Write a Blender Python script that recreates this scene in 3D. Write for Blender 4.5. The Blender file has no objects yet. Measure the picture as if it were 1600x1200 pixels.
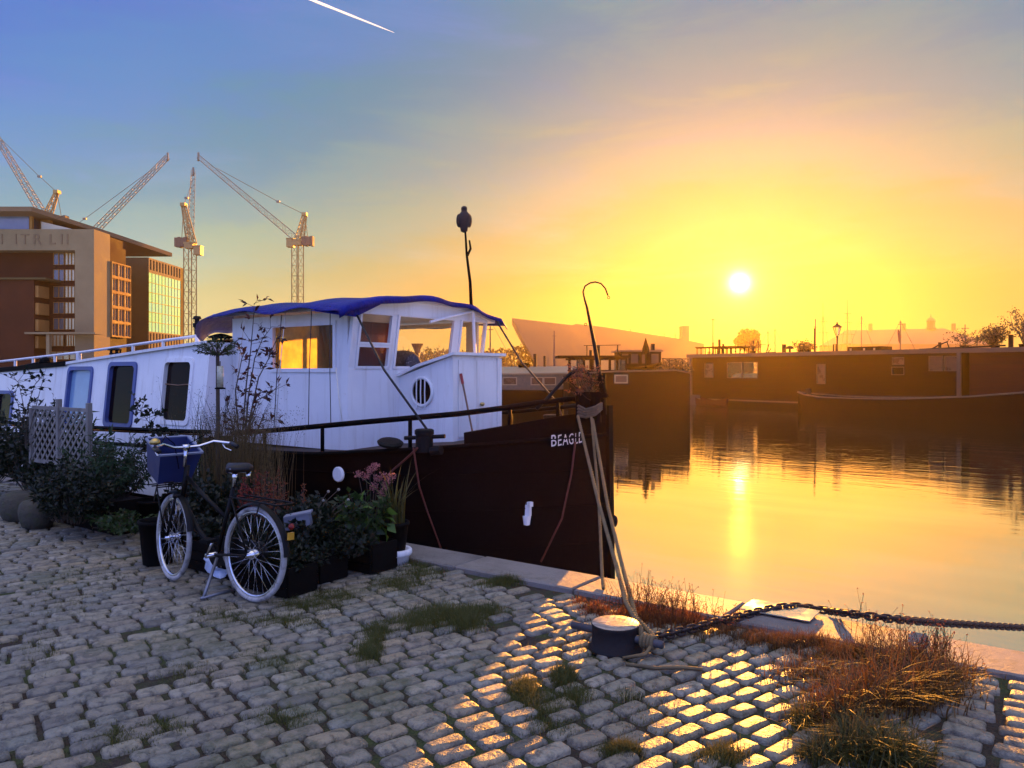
import bpy, math, random
import numpy as np
from mathutils import Vector, Matrix

random.seed(7)
RNG = np.random.default_rng(11)
scene = bpy.context.scene
COL = scene.collection
R = math.radians

# ------------------------------------------------------------------ camera
CAMY, EYE, FPX = -5.56, 1.68, 1220.0          # camera stands on the quay; focal length in pixels of the 1600 px photograph
TH = math.atan2(0.585, 0.811)
SN, CS = math.sin(TH), math.cos(TH)
cam_d = bpy.data.cameras.new('camera')
cam = bpy.data.objects.new('camera', cam_d); COL.objects.link(cam)
cam.location = (0, CAMY, EYE); cam.rotation_euler = (R(90), 0, TH)
cam_d.sensor_width = 36; cam_d.lens = 36 * FPX / 1600; cam_d.shift_y = -20 / 1600
cam_d.clip_start = 0.05; cam_d.clip_end = 40000
scene.camera = cam
scene.view_settings.view_transform = 'Standard'; scene.view_settings.look = 'None'
scene.view_settings.exposure = 1.5; scene.view_settings.gamma = 1.0
scene.view_settings.use_curve_mapping = False
scene.render.engine = 'CYCLES'
scene.cycles.use_denoising = True
scene.cycles.max_bounces = 8; scene.cycles.transparent_max_bounces = 24
scene.cycles.volume_bounces = 0
scene.cycles.sample_clamp_indirect = 4.0

# ------------------------------------------------------------------ sky and sun
SUN_EL = R(6.2)
sun_h = Vector((-0.3346, 0.9424, 0)).normalized()
SUN_DIR = Vector((sun_h.x * math.cos(SUN_EL), sun_h.y * math.cos(SUN_EL), math.sin(SUN_EL)))
world = bpy.data.worlds.new('World'); scene.world = world; world.use_nodes = True
wn, wl = world.node_tree.nodes, world.node_tree.links
wn.clear()
def WN(t, **kw):
    n = wn.new(t)
    for k, v in kw.items(): setattr(n, k, v)
    return n
def wmath(op, a, b=None, clamp=False):
    n = WN('ShaderNodeMath', operation=op, use_clamp=clamp)
    for i, x in enumerate((a, b)):
        if x is None: continue
        if isinstance(x, (int, float)): n.inputs[i].default_value = x
        else: wl.new(x, n.inputs[i])
    return n.outputs[0]
tc = WN('ShaderNodeTexCoord')
nrm = WN('ShaderNodeVectorMath', operation='NORMALIZE'); wl.new(tc.outputs['Generated'], nrm.inputs[0])
sep = WN('ShaderNodeSeparateXYZ'); wl.new(nrm.outputs[0], sep.inputs[0])
dt = WN('ShaderNodeVectorMath', operation='DOT_PRODUCT'); wl.new(nrm.outputs[0], dt.inputs[0]); dt.inputs[1].default_value = SUN_DIR
dh = WN('ShaderNodeVectorMath', operation='DOT_PRODUCT'); wl.new(nrm.outputs[0], dh.inputs[0]); dh.inputs[1].default_value = sun_h
gam = wmath('MULTIPLY', wmath('ARCCOSINE', wmath('MINIMUM', wmath('MAXIMUM', dt.outputs['Value'], -1.0), 1.0)), 57.2958)
zc = wmath('MAXIMUM', sep.outputs['Z'], 0.0)
elev = wmath('MULTIPLY', wmath('ARCSINE', wmath('MINIMUM', zc, 1.0)), 57.2958)
hl = wmath('SQRT', wmath('MAXIMUM', wmath('SUBTRACT', 1.0, wmath('MULTIPLY', zc, zc)), 1e-4))
caz = wmath('DIVIDE', dh.outputs['Value'], hl)
f_az = wmath('ADD', 1.0, wmath('MULTIPLY', wmath('SUBTRACT', 1.0, caz), 3.4))
# thin high cloud makes the bands uneven
mp = WN('ShaderNodeMapping'); mp.inputs['Scale'].default_value = (1.5, 1.5, 7.0); mp.inputs['Rotation'].default_value = (0.18, 0.1, 0.3)
wl.new(nrm.outputs[0], mp.inputs[0])
cn = WN('ShaderNodeTexNoise'); cn.inputs['Scale'].default_value = 2.2; cn.inputs['Detail'].default_value = 9; cn.inputs['Roughness'].default_value = 0.62
cn.inputs['Distortion'].default_value = 0.6
wl.new(mp.outputs[0], cn.inputs['Vector'])
cl = wmath('SUBTRACT', cn.outputs[0], 0.5)
q = wmath('MULTIPLY', wmath('MULTIPLY', elev, f_az), wmath('ADD', 1.0, wmath('MULTIPLY', cl, 0.85)))
q = wmath('ADD', q, wmath('MULTIPLY', wmath('SUBTRACT', 1.0, caz), 13.0))
ramp = WN('ShaderNodeValToRGB'); wl.new(wmath('DIVIDE', q, 100.0, True), ramp.inputs[0])
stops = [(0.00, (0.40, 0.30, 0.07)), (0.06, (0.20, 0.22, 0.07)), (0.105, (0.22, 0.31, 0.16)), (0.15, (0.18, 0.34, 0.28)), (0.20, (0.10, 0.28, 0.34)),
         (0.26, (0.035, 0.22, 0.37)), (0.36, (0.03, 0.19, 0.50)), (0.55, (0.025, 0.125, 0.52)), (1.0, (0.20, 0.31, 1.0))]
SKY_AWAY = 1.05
cr = ramp.color_ramp
cr.interpolation = 'EASE'
cr.elements[0].position = 0; cr.elements[0].color = stops[0][1] + (1,)
cr.elements[1].position = 1; cr.elements[1].color = stops[-1][1] + (1,)
for p_, c_ in stops[1:-1]:
    e = cr.elements.new(p_); e.color = c_ + (1,)
SKY_K = 3.54                                    # colours above are as they look at exposure +1.5; Background strength is 0.1
sky = WN('ShaderNodeTexSky', sky_type='NISHITA'); sky.sun_disc = False; sky.sun_elevation = SUN_EL
sky.sun_rotation = math.atan2(sun_h.x, sun_h.y); sky.air_density = 1.2; sky.dust_density = 2.0
def vscale(v, k):
    n = WN('ShaderNodeVectorMath', operation='SCALE'); wl.new(v, n.inputs[0])
    if isinstance(k, (int, float)): n.inputs['Scale'].default_value = k
    else: wl.new(k, n.inputs['Scale'])
    return n.outputs[0]
def vadd(a, b):
    n = WN('ShaderNodeVectorMath', operation='ADD'); wl.new(a, n.inputs[0]); wl.new(b, n.inputs[1]); return n.outputs[0]
def vcol(c):
    n = WN('ShaderNodeCombineXYZ')
    for i in range(3): n.inputs[i].default_value = c[i]
    return n.outputs[0]
# the half of the sky away from the sun is raised to a brighter blue that fills the shade
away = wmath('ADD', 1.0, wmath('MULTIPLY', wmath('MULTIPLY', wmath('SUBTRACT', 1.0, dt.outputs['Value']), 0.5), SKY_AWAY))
# towards the zenith an unseen pale veil is added to light the ground
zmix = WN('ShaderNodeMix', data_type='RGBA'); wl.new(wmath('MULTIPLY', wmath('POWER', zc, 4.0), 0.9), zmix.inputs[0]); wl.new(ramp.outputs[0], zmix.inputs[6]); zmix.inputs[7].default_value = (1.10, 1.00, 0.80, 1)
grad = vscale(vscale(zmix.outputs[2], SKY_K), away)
grad = vadd(grad, vscale(vcol((0.8, 0.78, 0.62)), wmath('MULTIPLY', wmath('POWER', wmath('MAXIMUM', cl, 0.0), 1.6), 2.0)))
def glow(width, pw):
    return wmath('POWER', 2.71828, wmath('MULTIPLY', wmath('POWER', wmath('DIVIDE', gam, width), pw), -1.0))
grad = vadd(grad, vscale(vcol((1.0, 0.60, 0.10)), wmath('MULTIPLY', glow(9.0, 1.5), 0.05)))
grad = vadd(grad, vscale(vcol((1.0, 0.82, 0.40)), wmath('MULTIPLY', glow(2.2, 1.3), 1.2)))
grad = vadd(grad, vscale(vcol((1.0, 0.9, 0.6)), wmath('MULTIPLY', glow(0.26, 1.0), 60.0)))
# pale peach belt low down, away from the sun
grad = vadd(grad, vscale(vcol((0.46, 0.36, 0.20)), wmath('MULTIPLY', wmath('MULTIPLY', wmath('MINIMUM', wmath('MULTIPLY', wmath('SUBTRACT', 1.0, caz), 4.0), 1.0), wmath('POWER', 2.71828, wmath('MULTIPLY', elev, -0.14))), 6.0)))
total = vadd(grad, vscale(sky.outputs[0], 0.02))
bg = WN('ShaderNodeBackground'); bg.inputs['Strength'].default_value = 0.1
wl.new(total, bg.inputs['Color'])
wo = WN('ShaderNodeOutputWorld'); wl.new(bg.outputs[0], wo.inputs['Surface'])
world.cycles.sampling_method = 'MANUAL'; world.cycles.sample_map_resolution = 1024

sun_d = bpy.data.lights.new('sun', 'SUN'); sun_d.energy = 5.0; sun_d.angle = R(0.5); sun_d.color = (1.0, 0.385, 0.05)
sun = bpy.data.objects.new('sun', sun_d); COL.objects.link(sun)
LAMP_EL = R(5.4)                                # lamp set lower than the visible sun to weaken its glint on the water
LAMP_DIR = Vector((sun_h.x * math.cos(LAMP_EL), sun_h.y * math.cos(LAMP_EL), math.sin(LAMP_EL)))
sun.rotation_euler = LAMP_DIR.to_track_quat('Z', 'Y').to_euler(); sun.location = (0, 0, 30)

# ------------------------------------------------------------------ measured points: photograph pixel + known distance or plane -> place
def at(u, v, Z):
    X = (u - 800) / FPX * Z
    return Vector((-SN * Z + CS * X, CAMY + CS * Z + SN * X, EYE - (v - 580) / FPX * Z))
def col(u, Z, z):
    p = at(u, 580, Z); p.z = z; return p
def ground(u, v, z=0.0):
    return at(u, v, (EYE - z) * FPX / (v - 580))
def onY(u, v, Y):
    a = (u - 800) / FPX
    return at(u, v, (Y - CAMY) / (CS + a * SN))
def onX(u, v, X):
    a = (u - 800) / FPX
    return at(u, v, X / (-SN + a * CS))
def to_px(P):
    P = np.asarray(P, float); x, y, z = P[..., 0], P[..., 1] - CAMY, P[..., 2] - EYE
    Z = -SN * x + CS * y; X = CS * x + SN * y
    Zs = np.where(Z > 0.05, Z, 0.05)
    return 800 + FPX * X / Zs, 580 - FPX * z / Zs, Z

# ------------------------------------------------------------------ mesh helpers
class MB:
    def __init__(s): s.v = []; s.f = []
    def add(s, vs, fs):
        o = len(s.v); s.v.extend([tuple(p) for p in vs]); s.f.extend([tuple(i + o for i in f) for f in fs]); return s
    def box(s, c, d, rz=0.0, M=None):
        hx, hy, hz = d[0] / 2, d[1] / 2, d[2] / 2
        pts = [Vector((x, y, z)) for z in (-hz, hz) for y in (-hy, hy) for x in (-hx, hx)]
        if M is None: M = Matrix.Rotation(rz, 3, 'Z')
        c = Vector(c)
        return s.add([M @ p + c for p in pts], [(0, 2, 3, 1), (4, 5, 7, 6), (0, 1, 5, 4), (2, 6, 7, 3), (0, 4, 6, 2), (1, 3, 7, 5)])
    def bb(s, x0, x1, y0, y1, z0, z1):
        return s.box(((x0 + x1) / 2, (y0 + y1) / 2, (z0 + z1) / 2), (abs(x1 - x0), abs(y1 - y0), abs(z1 - z0)))
    def beam(s, p, q, w, h=None, up=(0, 0, 1)):
        p, q = Vector(p), Vector(q); h = h or w; d = (q - p)
        if d.length < 1e-6: return s
        L = d.length; d.normalize(); u = Vector(up)
        if abs(d.dot(u)) > 0.98: u = Vector((1, 0, 0))
        a = d.cross(u).normalized(); b = a.cross(d).normalized()
        M = Matrix((d, a, b)).transposed()
        return s.box((p + q) / 2, (L, w, h), M=M)
    def tube(s, pts, r, n=8, caps=True, closed=False):
        pts = [Vector(p) for p in pts]; N = len(pts)
        rs = r if isinstance(r, (list, tuple)) else [r] * N
        t0 = (pts[1] - pts[0]).normalized()
        up = Vector((0, 0, 1)) if abs(t0.z) < 0.9 else Vector((1, 0, 0))
        a = t0.cross(up).normalized(); V = []
        for i in range(N):
            if closed: t = pts[(i + 1) % N] - pts[i - 1]
            else: t = pts[min(i + 1, N - 1)] - pts[max(i - 1, 0)]
            if t.length < 1e-9: t = t0
            t = t.normalized(); a = (a - t * a.dot(t))
            a = a.normalized() if a.length > 1e-6 else t.orthogonal().normalized()
            b = t.cross(a)
            for k in range(n):
                an = 2 * math.pi * k / n
                V.append(pts[i] + (a * math.cos(an) + b * math.sin(an)) * rs[i])
        F = []
        for i in range(N if closed else N - 1):
            j = (i + 1) % N
            for k in range(n):
                F.append((i * n + k, i * n + (k + 1) % n, j * n + (k + 1) % n, j * n + k))
        if caps and not closed:
            F.append(tuple(reversed(range(n)))); F.append(tuple((N - 1) * n + k for k in range(n)))
        return s.add(V, F)
    def lathe(s, prof, c=(0, 0, 0), n=20, M=None, caps=True):
        c = Vector(c); V = []; F = []; m = len(prof)
        for r_, z_ in prof:
            for k in range(n):
                an = 2 * math.pi * k / n
                p = Vector((r_ * math.cos(an), r_ * math.sin(an), z_))
                V.append((M @ p if M else p) + c)
        for i in range(m - 1):
            for k in range(n):
                F.append((i * n + k, i * n + (k + 1) % n, (i + 1) * n + (k + 1) % n, (i + 1) * n + k))
        if caps:
            F.append(tuple(reversed(range(n)))); F.append(tuple((m - 1) * n + k for k in range(n)))
        return s.add(V, F)
    def extrude(s, poly, vec):
        poly = [Vector(p) for p in poly]; vec = Vector(vec); n = len(poly)
        V = poly + [p + vec for p in poly]
        F = [tuple(reversed(range(n))), tuple(range(n, 2 * n))]
        for k in range(n): F.append((k, (k + 1) % n, n + (k + 1) % n, n + k))
        return s.add(V, F)
    def ball(s, c, r, nu=10, nv=7, M=None):
        r = (r, r, r) if isinstance(r, (int, float)) else r
        V = []; F = []; c = Vector(c)
        for j in range(nv + 1):
            t = math.pi * j / nv
            for i in range(nu):
                a = 2 * math.pi * i / nu
                p = Vector((r[0] * math.sin(t) * math.cos(a), r[1] * math.sin(t) * math.sin(a), r[2] * math.cos(t)))
                V.append((M @ p if M else p) + c)
        for j in range(nv):
            for i in range(nu):
                F.append((j * nu + i, (j + 1) * nu + i, (j + 1) * nu + (i + 1) % nu, j * nu + (i + 1) % nu))
        return s.add(V, F)
    def grid(s, P):
        P = [[Vector(p) for p in row] for row in P]; m, n = len(P), len(P[0])
        return s.add([p for row in P for p in row], [(i * n + j, i * n + j + 1, (i + 1) * n + j + 1, (i + 1) * n + j) for i in range(m - 1) for j in range(n - 1)])
    def wall(s, o, ax, ay, nr, xs, ys, holes, th):
        """panel with rectangular holes: xs, ys extents, holes (x0,x1,y0,y1) in panel coordinates"""
        o, ax, ay, nr = Vector(o), Vector(ax), Vector(ay), Vector(nr)
        X = sorted(set([xs[0], xs[1]] + [h[0] for h in holes] + [h[1] for h in holes]))
        Y = sorted(set([ys[0], ys[1]] + [h[2] for h in holes] + [h[3] for h in holes]))
        X = [x for x in X if xs[0] - 1e-6 <= x <= xs[1] + 1e-6]; Y = [y for y in Y if ys[0] - 1e-6 <= y <= ys[1] + 1e-6]
        def solid(i, j):
            if i < 0 or j < 0 or i >= len(X) - 1 or j >= len(Y) - 1: return False
            cx, cy = (X[i] + X[i + 1]) / 2, (Y[j] + Y[j + 1]) / 2
            return not any(h[0] < cx < h[1] and h[2] < cy < h[3] for h in holes)
        def P(x, y, t): return o + ax * x + ay * y - nr * t
        for i in range(len(X) - 1):
            for j in range(len(Y) - 1):
                if not solid(i, j): continue
                a, b, c, d = X[i], X[i + 1], Y[j], Y[j + 1]
                s.add([P(a, c, 0), P(b, c, 0), P(b, d, 0), P(a, d, 0)], [(0, 1, 2, 3)])
                s.add([P(a, c, th), P(b, c, th), P(b, d, th), P(a, d, th)], [(3, 2, 1, 0)])
                for (di, dj, e) in ((-1, 0, ((a, c), (a, d))), (1, 0, ((b, d), (b, c))), (0, -1, ((b, c), (a, c))), (0, 1, ((a, d), (b, d)))):
                    if not solid(i + di, j + dj):
                        (x0, y0), (x1, y1) = e
                        s.add([P(x0, y0, 0), P(x1, y1, 0), P(x1, y1, th), P(x0, y0, th)], [(0, 1, 2, 3)])
        return s
    def frame(s, o, ax, ay, nr, x0, x1, y0, y1, w, th, proud=0.0):
        o, ax, ay, nr = Vector(o), Vector(ax), Vector(ay), Vector(nr)
        return s.wall(o + nr * proud, ax, ay, nr, (x0 - w, x1 + w), (y0 - w, y1 + w), [(x0, x1, y0, y1)], th)
    def build(s, name, m, parent=None, smooth=False, local=False):
        off = Vector((0, 0, 0))
        if parent is not None and not local:
            p = parent
            while p is not None: off += p.location; p = p.parent
        me = bpy.data.meshes.new(name)
        me.from_pydata([(v[0] - off.x, v[1] - off.y, v[2] - off.z) for v in s.v], [], s.f)
        if smooth: me.polygons.foreach_set('use_smooth', [True] * len(me.polygons))
        me.materials.append(m)
        o = bpy.data.objects.new(name, me); COL.objects.link(o)
        if parent is not None: o.parent = parent
        return o

def mesh_np(name, V, F, m, parent=None, smooth=False, local=False):
    """V (n,3) array, F (k,3) or (k,4) array"""
    V = np.asarray(V, np.float64); F = np.asarray(F, np.int32); k = F.shape[1]
    if parent is not None and not local:
        off = Vector((0, 0, 0)); p = parent
        while p is not None: off += p.location; p = p.parent
        V = V - np.array(off)
    me = bpy.data.meshes.new(name)
    me.vertices.add(len(V)); me.vertices.foreach_set('co', V.astype(np.float32).ravel())
    me.loops.add(F.size); me.loops.foreach_set('vertex_index', F.ravel())
    me.polygons.add(len(F)); me.polygons.foreach_set('loop_start', np.arange(len(F), dtype=np.int32) * k)
    if smooth: me.polygons.foreach_set('use_smooth', np.ones(len(F), bool))
    me.update(calc_edges=True); me.validate()
    me.materials.append(m)
    o = bpy.data.objects.new(name, me); COL.objects.link(o)
    if parent is not None: o.parent = parent
    return o

def tag(o, label=None, cat=None, group=None, kind=None):
    if label: o['label'] = label
    if cat: o['category'] = cat
    if group: o['group'] = group
    if kind: o['kind'] = kind
    return o
def thing(name, label, cat, loc=(0, 0, 0), rz=0.0, group=None):
    o = bpy.data.objects.new(name, None); COL.objects.link(o); o.empty_display_size = 0.2
    o.location = loc; o.rotation_euler = (0, 0, rz)
    return tag(o, label, cat, group)
def dup_tree(o, loc, rz=None, label=None, group=None):
    c = o.copy(); COL.objects.link(c); c.location = loc
    if rz is not None: c.rotation_euler = (0, 0, rz)
    if label: c['label'] = label
    if group: c['group'] = group
    for ch in list(o.children):
        d = ch.copy(); COL.objects.link(d); d.parent = c
        for g in list(ch.children):
            e = g.copy(); COL.objects.link(e); e.parent = d
    return c

# ------------------------------------------------------------------ materials
class NT:
    def __init__(s, name):
        s.m = bpy.data.materials.new(name); s.m.use_nodes = True
        s.n, s.l = s.m.node_tree.nodes, s.m.node_tree.links; s.n.clear()
        s.out = s.n.new('ShaderNodeOutputMaterial')
    def node(s, t, **kw):
        n = s.n.new(t)
        for k, v in kw.items():
            if k in ('ins',):
                for a, b in v.items(): s.set(n, a, b)
            else: setattr(n, k, v)
        return n
    def set(s, n, a, b):
        if isinstance(b, bpy.types.NodeSocket): s.l.new(b, n.inputs[a])
        else: n.inputs[a].default_value = b
    def math(s, op, a, b=0.0, clamp=False):
        n = s.node('ShaderNodeMath', operation=op, use_clamp=clamp); s.set(n, 0, a); s.set(n, 1, b); return n.outputs[0]
    def noise(s, vec, scale, detail=4, rough=0.55, dist=0.0):
        n = s.node('ShaderNodeTexNoise'); s.set(n, 'Scale', scale); s.set(n, 'Detail', detail); s.set(n, 'Roughness', rough); s.set(n, 'Distortion', dist)
        if vec is not None: s.l.new(vec, n.inputs['Vector'])
        return n.outputs[0]
    def mix(s, f, a, b, mode='MIX'):
        n = s.node('ShaderNodeMix', data_type='RGBA', blend_type=mode)
        s.set(n, 0, f)
        for i, c in ((6, a), (7, b)):
            if isinstance(c, tuple) and len(c) == 3: c = c + (1,)
            s.set(n, i, c)
        return n.outputs[2]
    def ramp(s, f, stops, interp='LINEAR'):
        n = s.node('ShaderNodeValToRGB'); s.l.new(f, n.inputs[0]); r = n.color_ramp; r.interpolation = interp
        def c4(c): return tuple(c) + (1,) if len(c) == 3 else tuple(c)
        r.elements[0].position, r.elements[0].color = stops[0][0], c4(stops[0][1])
        r.elements[1].position, r.elements[1].color = stops[-1][0], c4(stops[-1][1])
        for p, c in stops[1:-1]:
            e = r.elements.new(p); e.color = c4(c)
        return n.outputs[0]
    def rng(s, x, a, b, c, d):
        n = s.node('ShaderNodeMapRange'); s.l.new(x, n.inputs[0])
        for i, v in enumerate((a, b, c, d)): n.inputs[i + 1].default_value = v
        return n.outputs[0]
    def pos(s): return s.node('ShaderNodeNewGeometry').outputs['Position']
    def obj(s): return s.node('ShaderNodeTexCoord').outputs['Object']
    def mapping(s, vec, scale=(1, 1, 1), rot=(0, 0, 0)):
        n = s.node('ShaderNodeMapping'); s.l.new(vec, n.inputs[0]); n.inputs['Scale'].default_value = scale; n.inputs['Rotation'].default_value = rot
        return n.outputs[0]
    def bump(s, h, strength=0.3, dist=0.01, nrm=None):
        n = s.node('ShaderNodeBump'); n.inputs['Strength'].default_value = strength; n.inputs['Distance'].default_value = dist
        s.l.new(h, n.inputs['Height'])
        if nrm is not None: s.l.new(nrm, n.inputs['Normal'])
        return n.outputs[0]
    def bsdf(s, color, rough=0.6, metal=0.0, spec=0.5, nrm=None, **kw):
        n = s.node('ShaderNodeBsdfPrincipled')
        if isinstance(color, tuple) and len(color) == 3: color = color + (1,)
        s.set(n, 'Base Color', color); s.set(n, 'Roughness', rough); s.set(n, 'Metallic', metal); s.set(n, 'Specular IOR Level', spec)
        if nrm is not None: s.l.new(nrm, n.inputs['Normal'])
        for k, v in kw.items(): s.set(n, k, v)
        return n
    def fin(s, sh):
        s.l.new(sh if isinstance(sh, bpy.types.NodeSocket) else sh.outputs[0], s.out.inputs['Surface']); return s.m

MATS = {}
def pm(name, c, rough=0.6, metal=0.0, var=0.3, scale=5.0, bump=0.15, bscale=60.0, spec=0.5, c2=None, c2amt=0.5, stretch=(1, 1, 1), bdist=0.004):
    """painted or plain material: base colour with uneven wear, a second colour in patches, fine relief"""
    if name in MATS: return MATS[name]
    t = NT(name); P = t.mapping(t.obj(), stretch)
    n1 = t.noise(P, scale, 5, 0.6)
    lo = tuple(x * (1 - var) for x in c); hi = tuple(min(1, x * (1 + var * 0.6)) for x in c)
    colr = t.ramp(n1, [(0.3, lo), (0.7, hi)])
    if c2 is not None:
        n2 = t.noise(P, scale * 2.3, 7, 0.65, 0.4)
        colr = t.mix(t.rng(n2, 1 - c2amt, 1 - c2amt + 0.18, 0, 1), colr, c2)
    n3 = t.noise(P, bscale, 4, 0.6)
    rg = t.rng(n1, 0.3, 0.7, max(0.03, rough - 0.1), min(1, rough + 0.1))
    MATS[name] = t.fin(t.bsdf(colr, rg, metal, spec, t.bump(n3, bump, bdist)))
    return MATS[name]

def foliage(name, c1, c2, trans=0.35, rough=0.55, tcol=None):
    if name in MATS: return MATS[name]
    t = NT(name)
    g = t.node('ShaderNodeNewGeometry'); rnd = g.outputs['Random Per Island']
    n1 = t.noise(t.obj(), 3.0, 3)
    f = t.math('ADD', t.math('MULTIPLY', rnd, 0.65), t.math('MULTIPLY', n1, 0.35))
    c = t.ramp(f, [(0.2, c1), (0.75, c2)])
    p = t.bsdf(c, rough, 0, 0.35)
    tr = t.node('ShaderNodeBsdfTranslucent')
    s_ = t.mix(0.5, c, tcol or tuple(min(1, x * 1.8) for x in c2))
    t.l.new(s_, tr.inputs['Color'])
    mx = t.node('ShaderNodeMixShader'); mx.inputs[0].default_value = trans
    t.l.new(p.outputs[0], mx.inputs[1]); t.l.new(tr.outputs[0], mx.inputs[2])
    MATS[name] = t.fin(mx); return MATS[name]

def thin_glass(name, tint=(0.9, 0.92, 0.9), dirt=0.06, dcol=(0.6, 0.55, 0.4), refl=1.0):
    if name in MATS: return MATS[name]
    t = NT(name)
    tr = t.node('ShaderNodeBsdfTransparent'); tr.inputs[0].default_value = tint + (1,)
    gl = t.node('ShaderNodeBsdfGlossy'); gl.inputs['Roughness'].default_value = 0.03
    fr = t.node('ShaderNodeFresnel'); fr.inputs[0].default_value = 1.5
    mx = t.node('ShaderNodeMixShader'); t.l.new(t.math('MULTIPLY', fr.outputs[0], refl), mx.inputs[0])
    t.l.new(tr.outputs[0], mx.inputs[1]); t.l.new(gl.outputs[0], mx.inputs[2])
    tl = t.node('ShaderNodeBsdfTranslucent'); tl.inputs[0].default_value = dcol + (1,)
    m2 = t.node('ShaderNodeMixShader')
    n = t.noise(t.obj(), 4.0, 5, 0.6)
    t.l.new(t.rng(n, 0.3, 0.75, dirt * 0.6, dirt * 1.5), m2.inputs[0])
    t.l.new(mx.outputs[0], m2.inputs[1]); t.l.new(tl.outputs[0], m2.inputs[2])
    MATS[name] = t.fin(m2); return MATS[name]

# ------------------------------------------------------------------ vegetation arrays
def rnd_dirs(n, zmin=-1.0, zmax=1.0):
    z = RNG.uniform(zmin, zmax, n); a = RNG.uniform(0, 2 * np.pi, n); r = np.sqrt(np.maximum(0, 1 - z * z))
    return np.stack([r * np.cos(a), r * np.sin(a), z], 1)
def leaves(C, A, L, W, fold=0.12):
    """pointed leaves: base C, axis A, length L, width W -> V, F(tris)"""
    C = np.asarray(C, float); A = np.asarray(A, float); n = len(C)
    A = A / np.linalg.norm(A, axis=1, keepdims=True)
    L = np.broadcast_to(L, (n,))[:, None]; W = np.broadcast_to(W, (n,))[:, None]
    t = rnd_dirs(n); S = np.cross(A, t); S /= np.maximum(1e-6, np.linalg.norm(S, axis=1, keepdims=True)); N = np.cross(S, A)
    up = N[:, 2] < 0; N[up] *= -1
    b = C; mid = C + A * L * 0.45; tip = C + A * L * 0.98 - N * L * 0.12
    l = mid + S * W / 2 + N * W * fold; r = mid - S * W / 2 + N * W * fold; m0 = mid
    V = np.stack([b, l, tip, r, m0], 1).reshape(-1, 3)
    F = np.array([[0, 1, 4], [1, 2, 4], [0, 4, 3], [4, 2, 3]])
    return V, (np.arange(n)[:, None, None] * 5 + F[None]).reshape(-1, 3)
def blades(P, H, W, lean, az=None, segs=3):
    """grass blades from roots P"""
    P = np.asarray(P, float); n = len(P)
    H = np.broadcast_to(H, (n,)); W = np.broadcast_to(W, (n,)); lean = np.broadcast_to(lean, (n,))
    if az is None: az = RNG.uniform(0, 2 * np.pi, n)
    D = np.stack([np.cos(az), np.sin(az), np.zeros(n)], 1); fa = az + RNG.uniform(0.8, 2.3, n)
    S = np.stack([np.cos(fa), np.sin(fa), np.zeros(n)], 1)
    rows = []
    for i in range(segs + 1):
        t = i / segs
        c = P + D * (H * lean * t ** 1.8)[:, None]; c[:, 2] += H * (t - 0.25 * lean * t ** 2.5)
        w = W * (1 - t) ** 0.7 * 0.5
        if i < segs: rows += [c - S * w[:, None], c + S * w[:, None]]
        else: rows += [c]
    V = np.stack(rows, 1).reshape(-1, 3); k = 2 * segs + 1
    f = []
    for i in range(segs - 1): a = 2 * i; f += [[a, a + 1, a + 3], [a, a + 3, a + 2]]
    a = 2 * (segs - 1); f.append([a, a + 1, a + 2])
    return V, (np.arange(n)[:, None, None] * k + np.array(f)[None]).reshape(-1, 3)
def cat(parts):
    Vs, Fs, o = [], [], 0
    for V, F in parts: Vs.append(V); Fs.append(F + o); o += len(V)
    return np.concatenate(Vs), np.concatenate(Fs)
def in_ball(c, r, n, shell=0.0):
    d = rnd_dirs(n); k = (shell + (1 - shell) * RNG.uniform(0, 1, n)) ** (1 / 3)
    return np.array(c) + d * k[:, None] * np.array(r), d
# ------------------------------------------------------------------ air, water, land
t = NT('haze_air')
vol = t.node('ShaderNodeVolumePrincipled')
vol.inputs['Color'].default_value = (1.0, 0.74, 0.30, 1); vol.inputs['Density'].default_value = 0.00019; vol.inputs['Anisotropy'].default_value = 0.77
t.l.new(vol.outputs[0], t.out.inputs['Volume'])
o = MB().bb(-640, 480, -70, 575, -5.2, 66).build('haze', t.m); tag(o, kind='stuff')

WATER_Z = -1.2
t = NT('canal_water')
P = t.pos()
ROTW = (0, 0, 0.45)
n1 = t.noise(t.mapping(P, (0.45, 1.6, 1), ROTW), 0.8, 3, 0.5, 0.4)
n2 = t.noise(t.mapping(P, (1.0, 2.6, 1), (0, 0, 0.62)), 1.7, 3, 0.5, 0.3)
n3 = t.noise(t.mapping(P, (1.2, 2.2, 1), (0, 0, 0.3)), 6.0, 2, 0.5)
sy = t.node('ShaderNodeSeparateXYZ'); t.l.new(P, sy.inputs[0]); ruf = t.rng(sy.outputs['Y'], 8.0, 26.0, 0.0, 1.0)   # calm under the quay, ruffled farther out
h = t.math('ADD', t.math('MULTIPLY', n1, t.math('ADD', t.math('MULTIPLY', ruf, 1.0), 0.4)), t.math('ADD', t.math('MULTIPLY', n2, t.math('ADD', t.math('MULTIPLY', ruf, 0.75), 0.035)), t.math('MULTIPLY', n3, 0.012)))
bw = t.bump(h, 0.5, 0.018)
gl = t.node('ShaderNodeBsdfGlossy'); gl.inputs['Roughness'].default_value = 0.045; t.l.new(bw, gl.inputs['Normal'])
n4 = t.noise(t.mapping(P, (0.25, 0.9, 1), ROTW), 0.35, 3, 0.5, 0.6)
t.l.new(t.ramp(n4, [(0.35, (0.92, 0.87, 0.72)), (0.65, (1.0, 0.96, 0.80))]), gl.inputs['Color'])
df = t.bsdf((0.05, 0.04, 0.02), 0.6, 0, 0.0)
w = t.node('ShaderNodeMixShader'); w.inputs[0].default_value = 0.88; t.l.new(df.outputs[0], w.inputs[1]); t.l.new(gl.outputs[0], w.inputs[2])
mw = t.fin(w)
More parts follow.
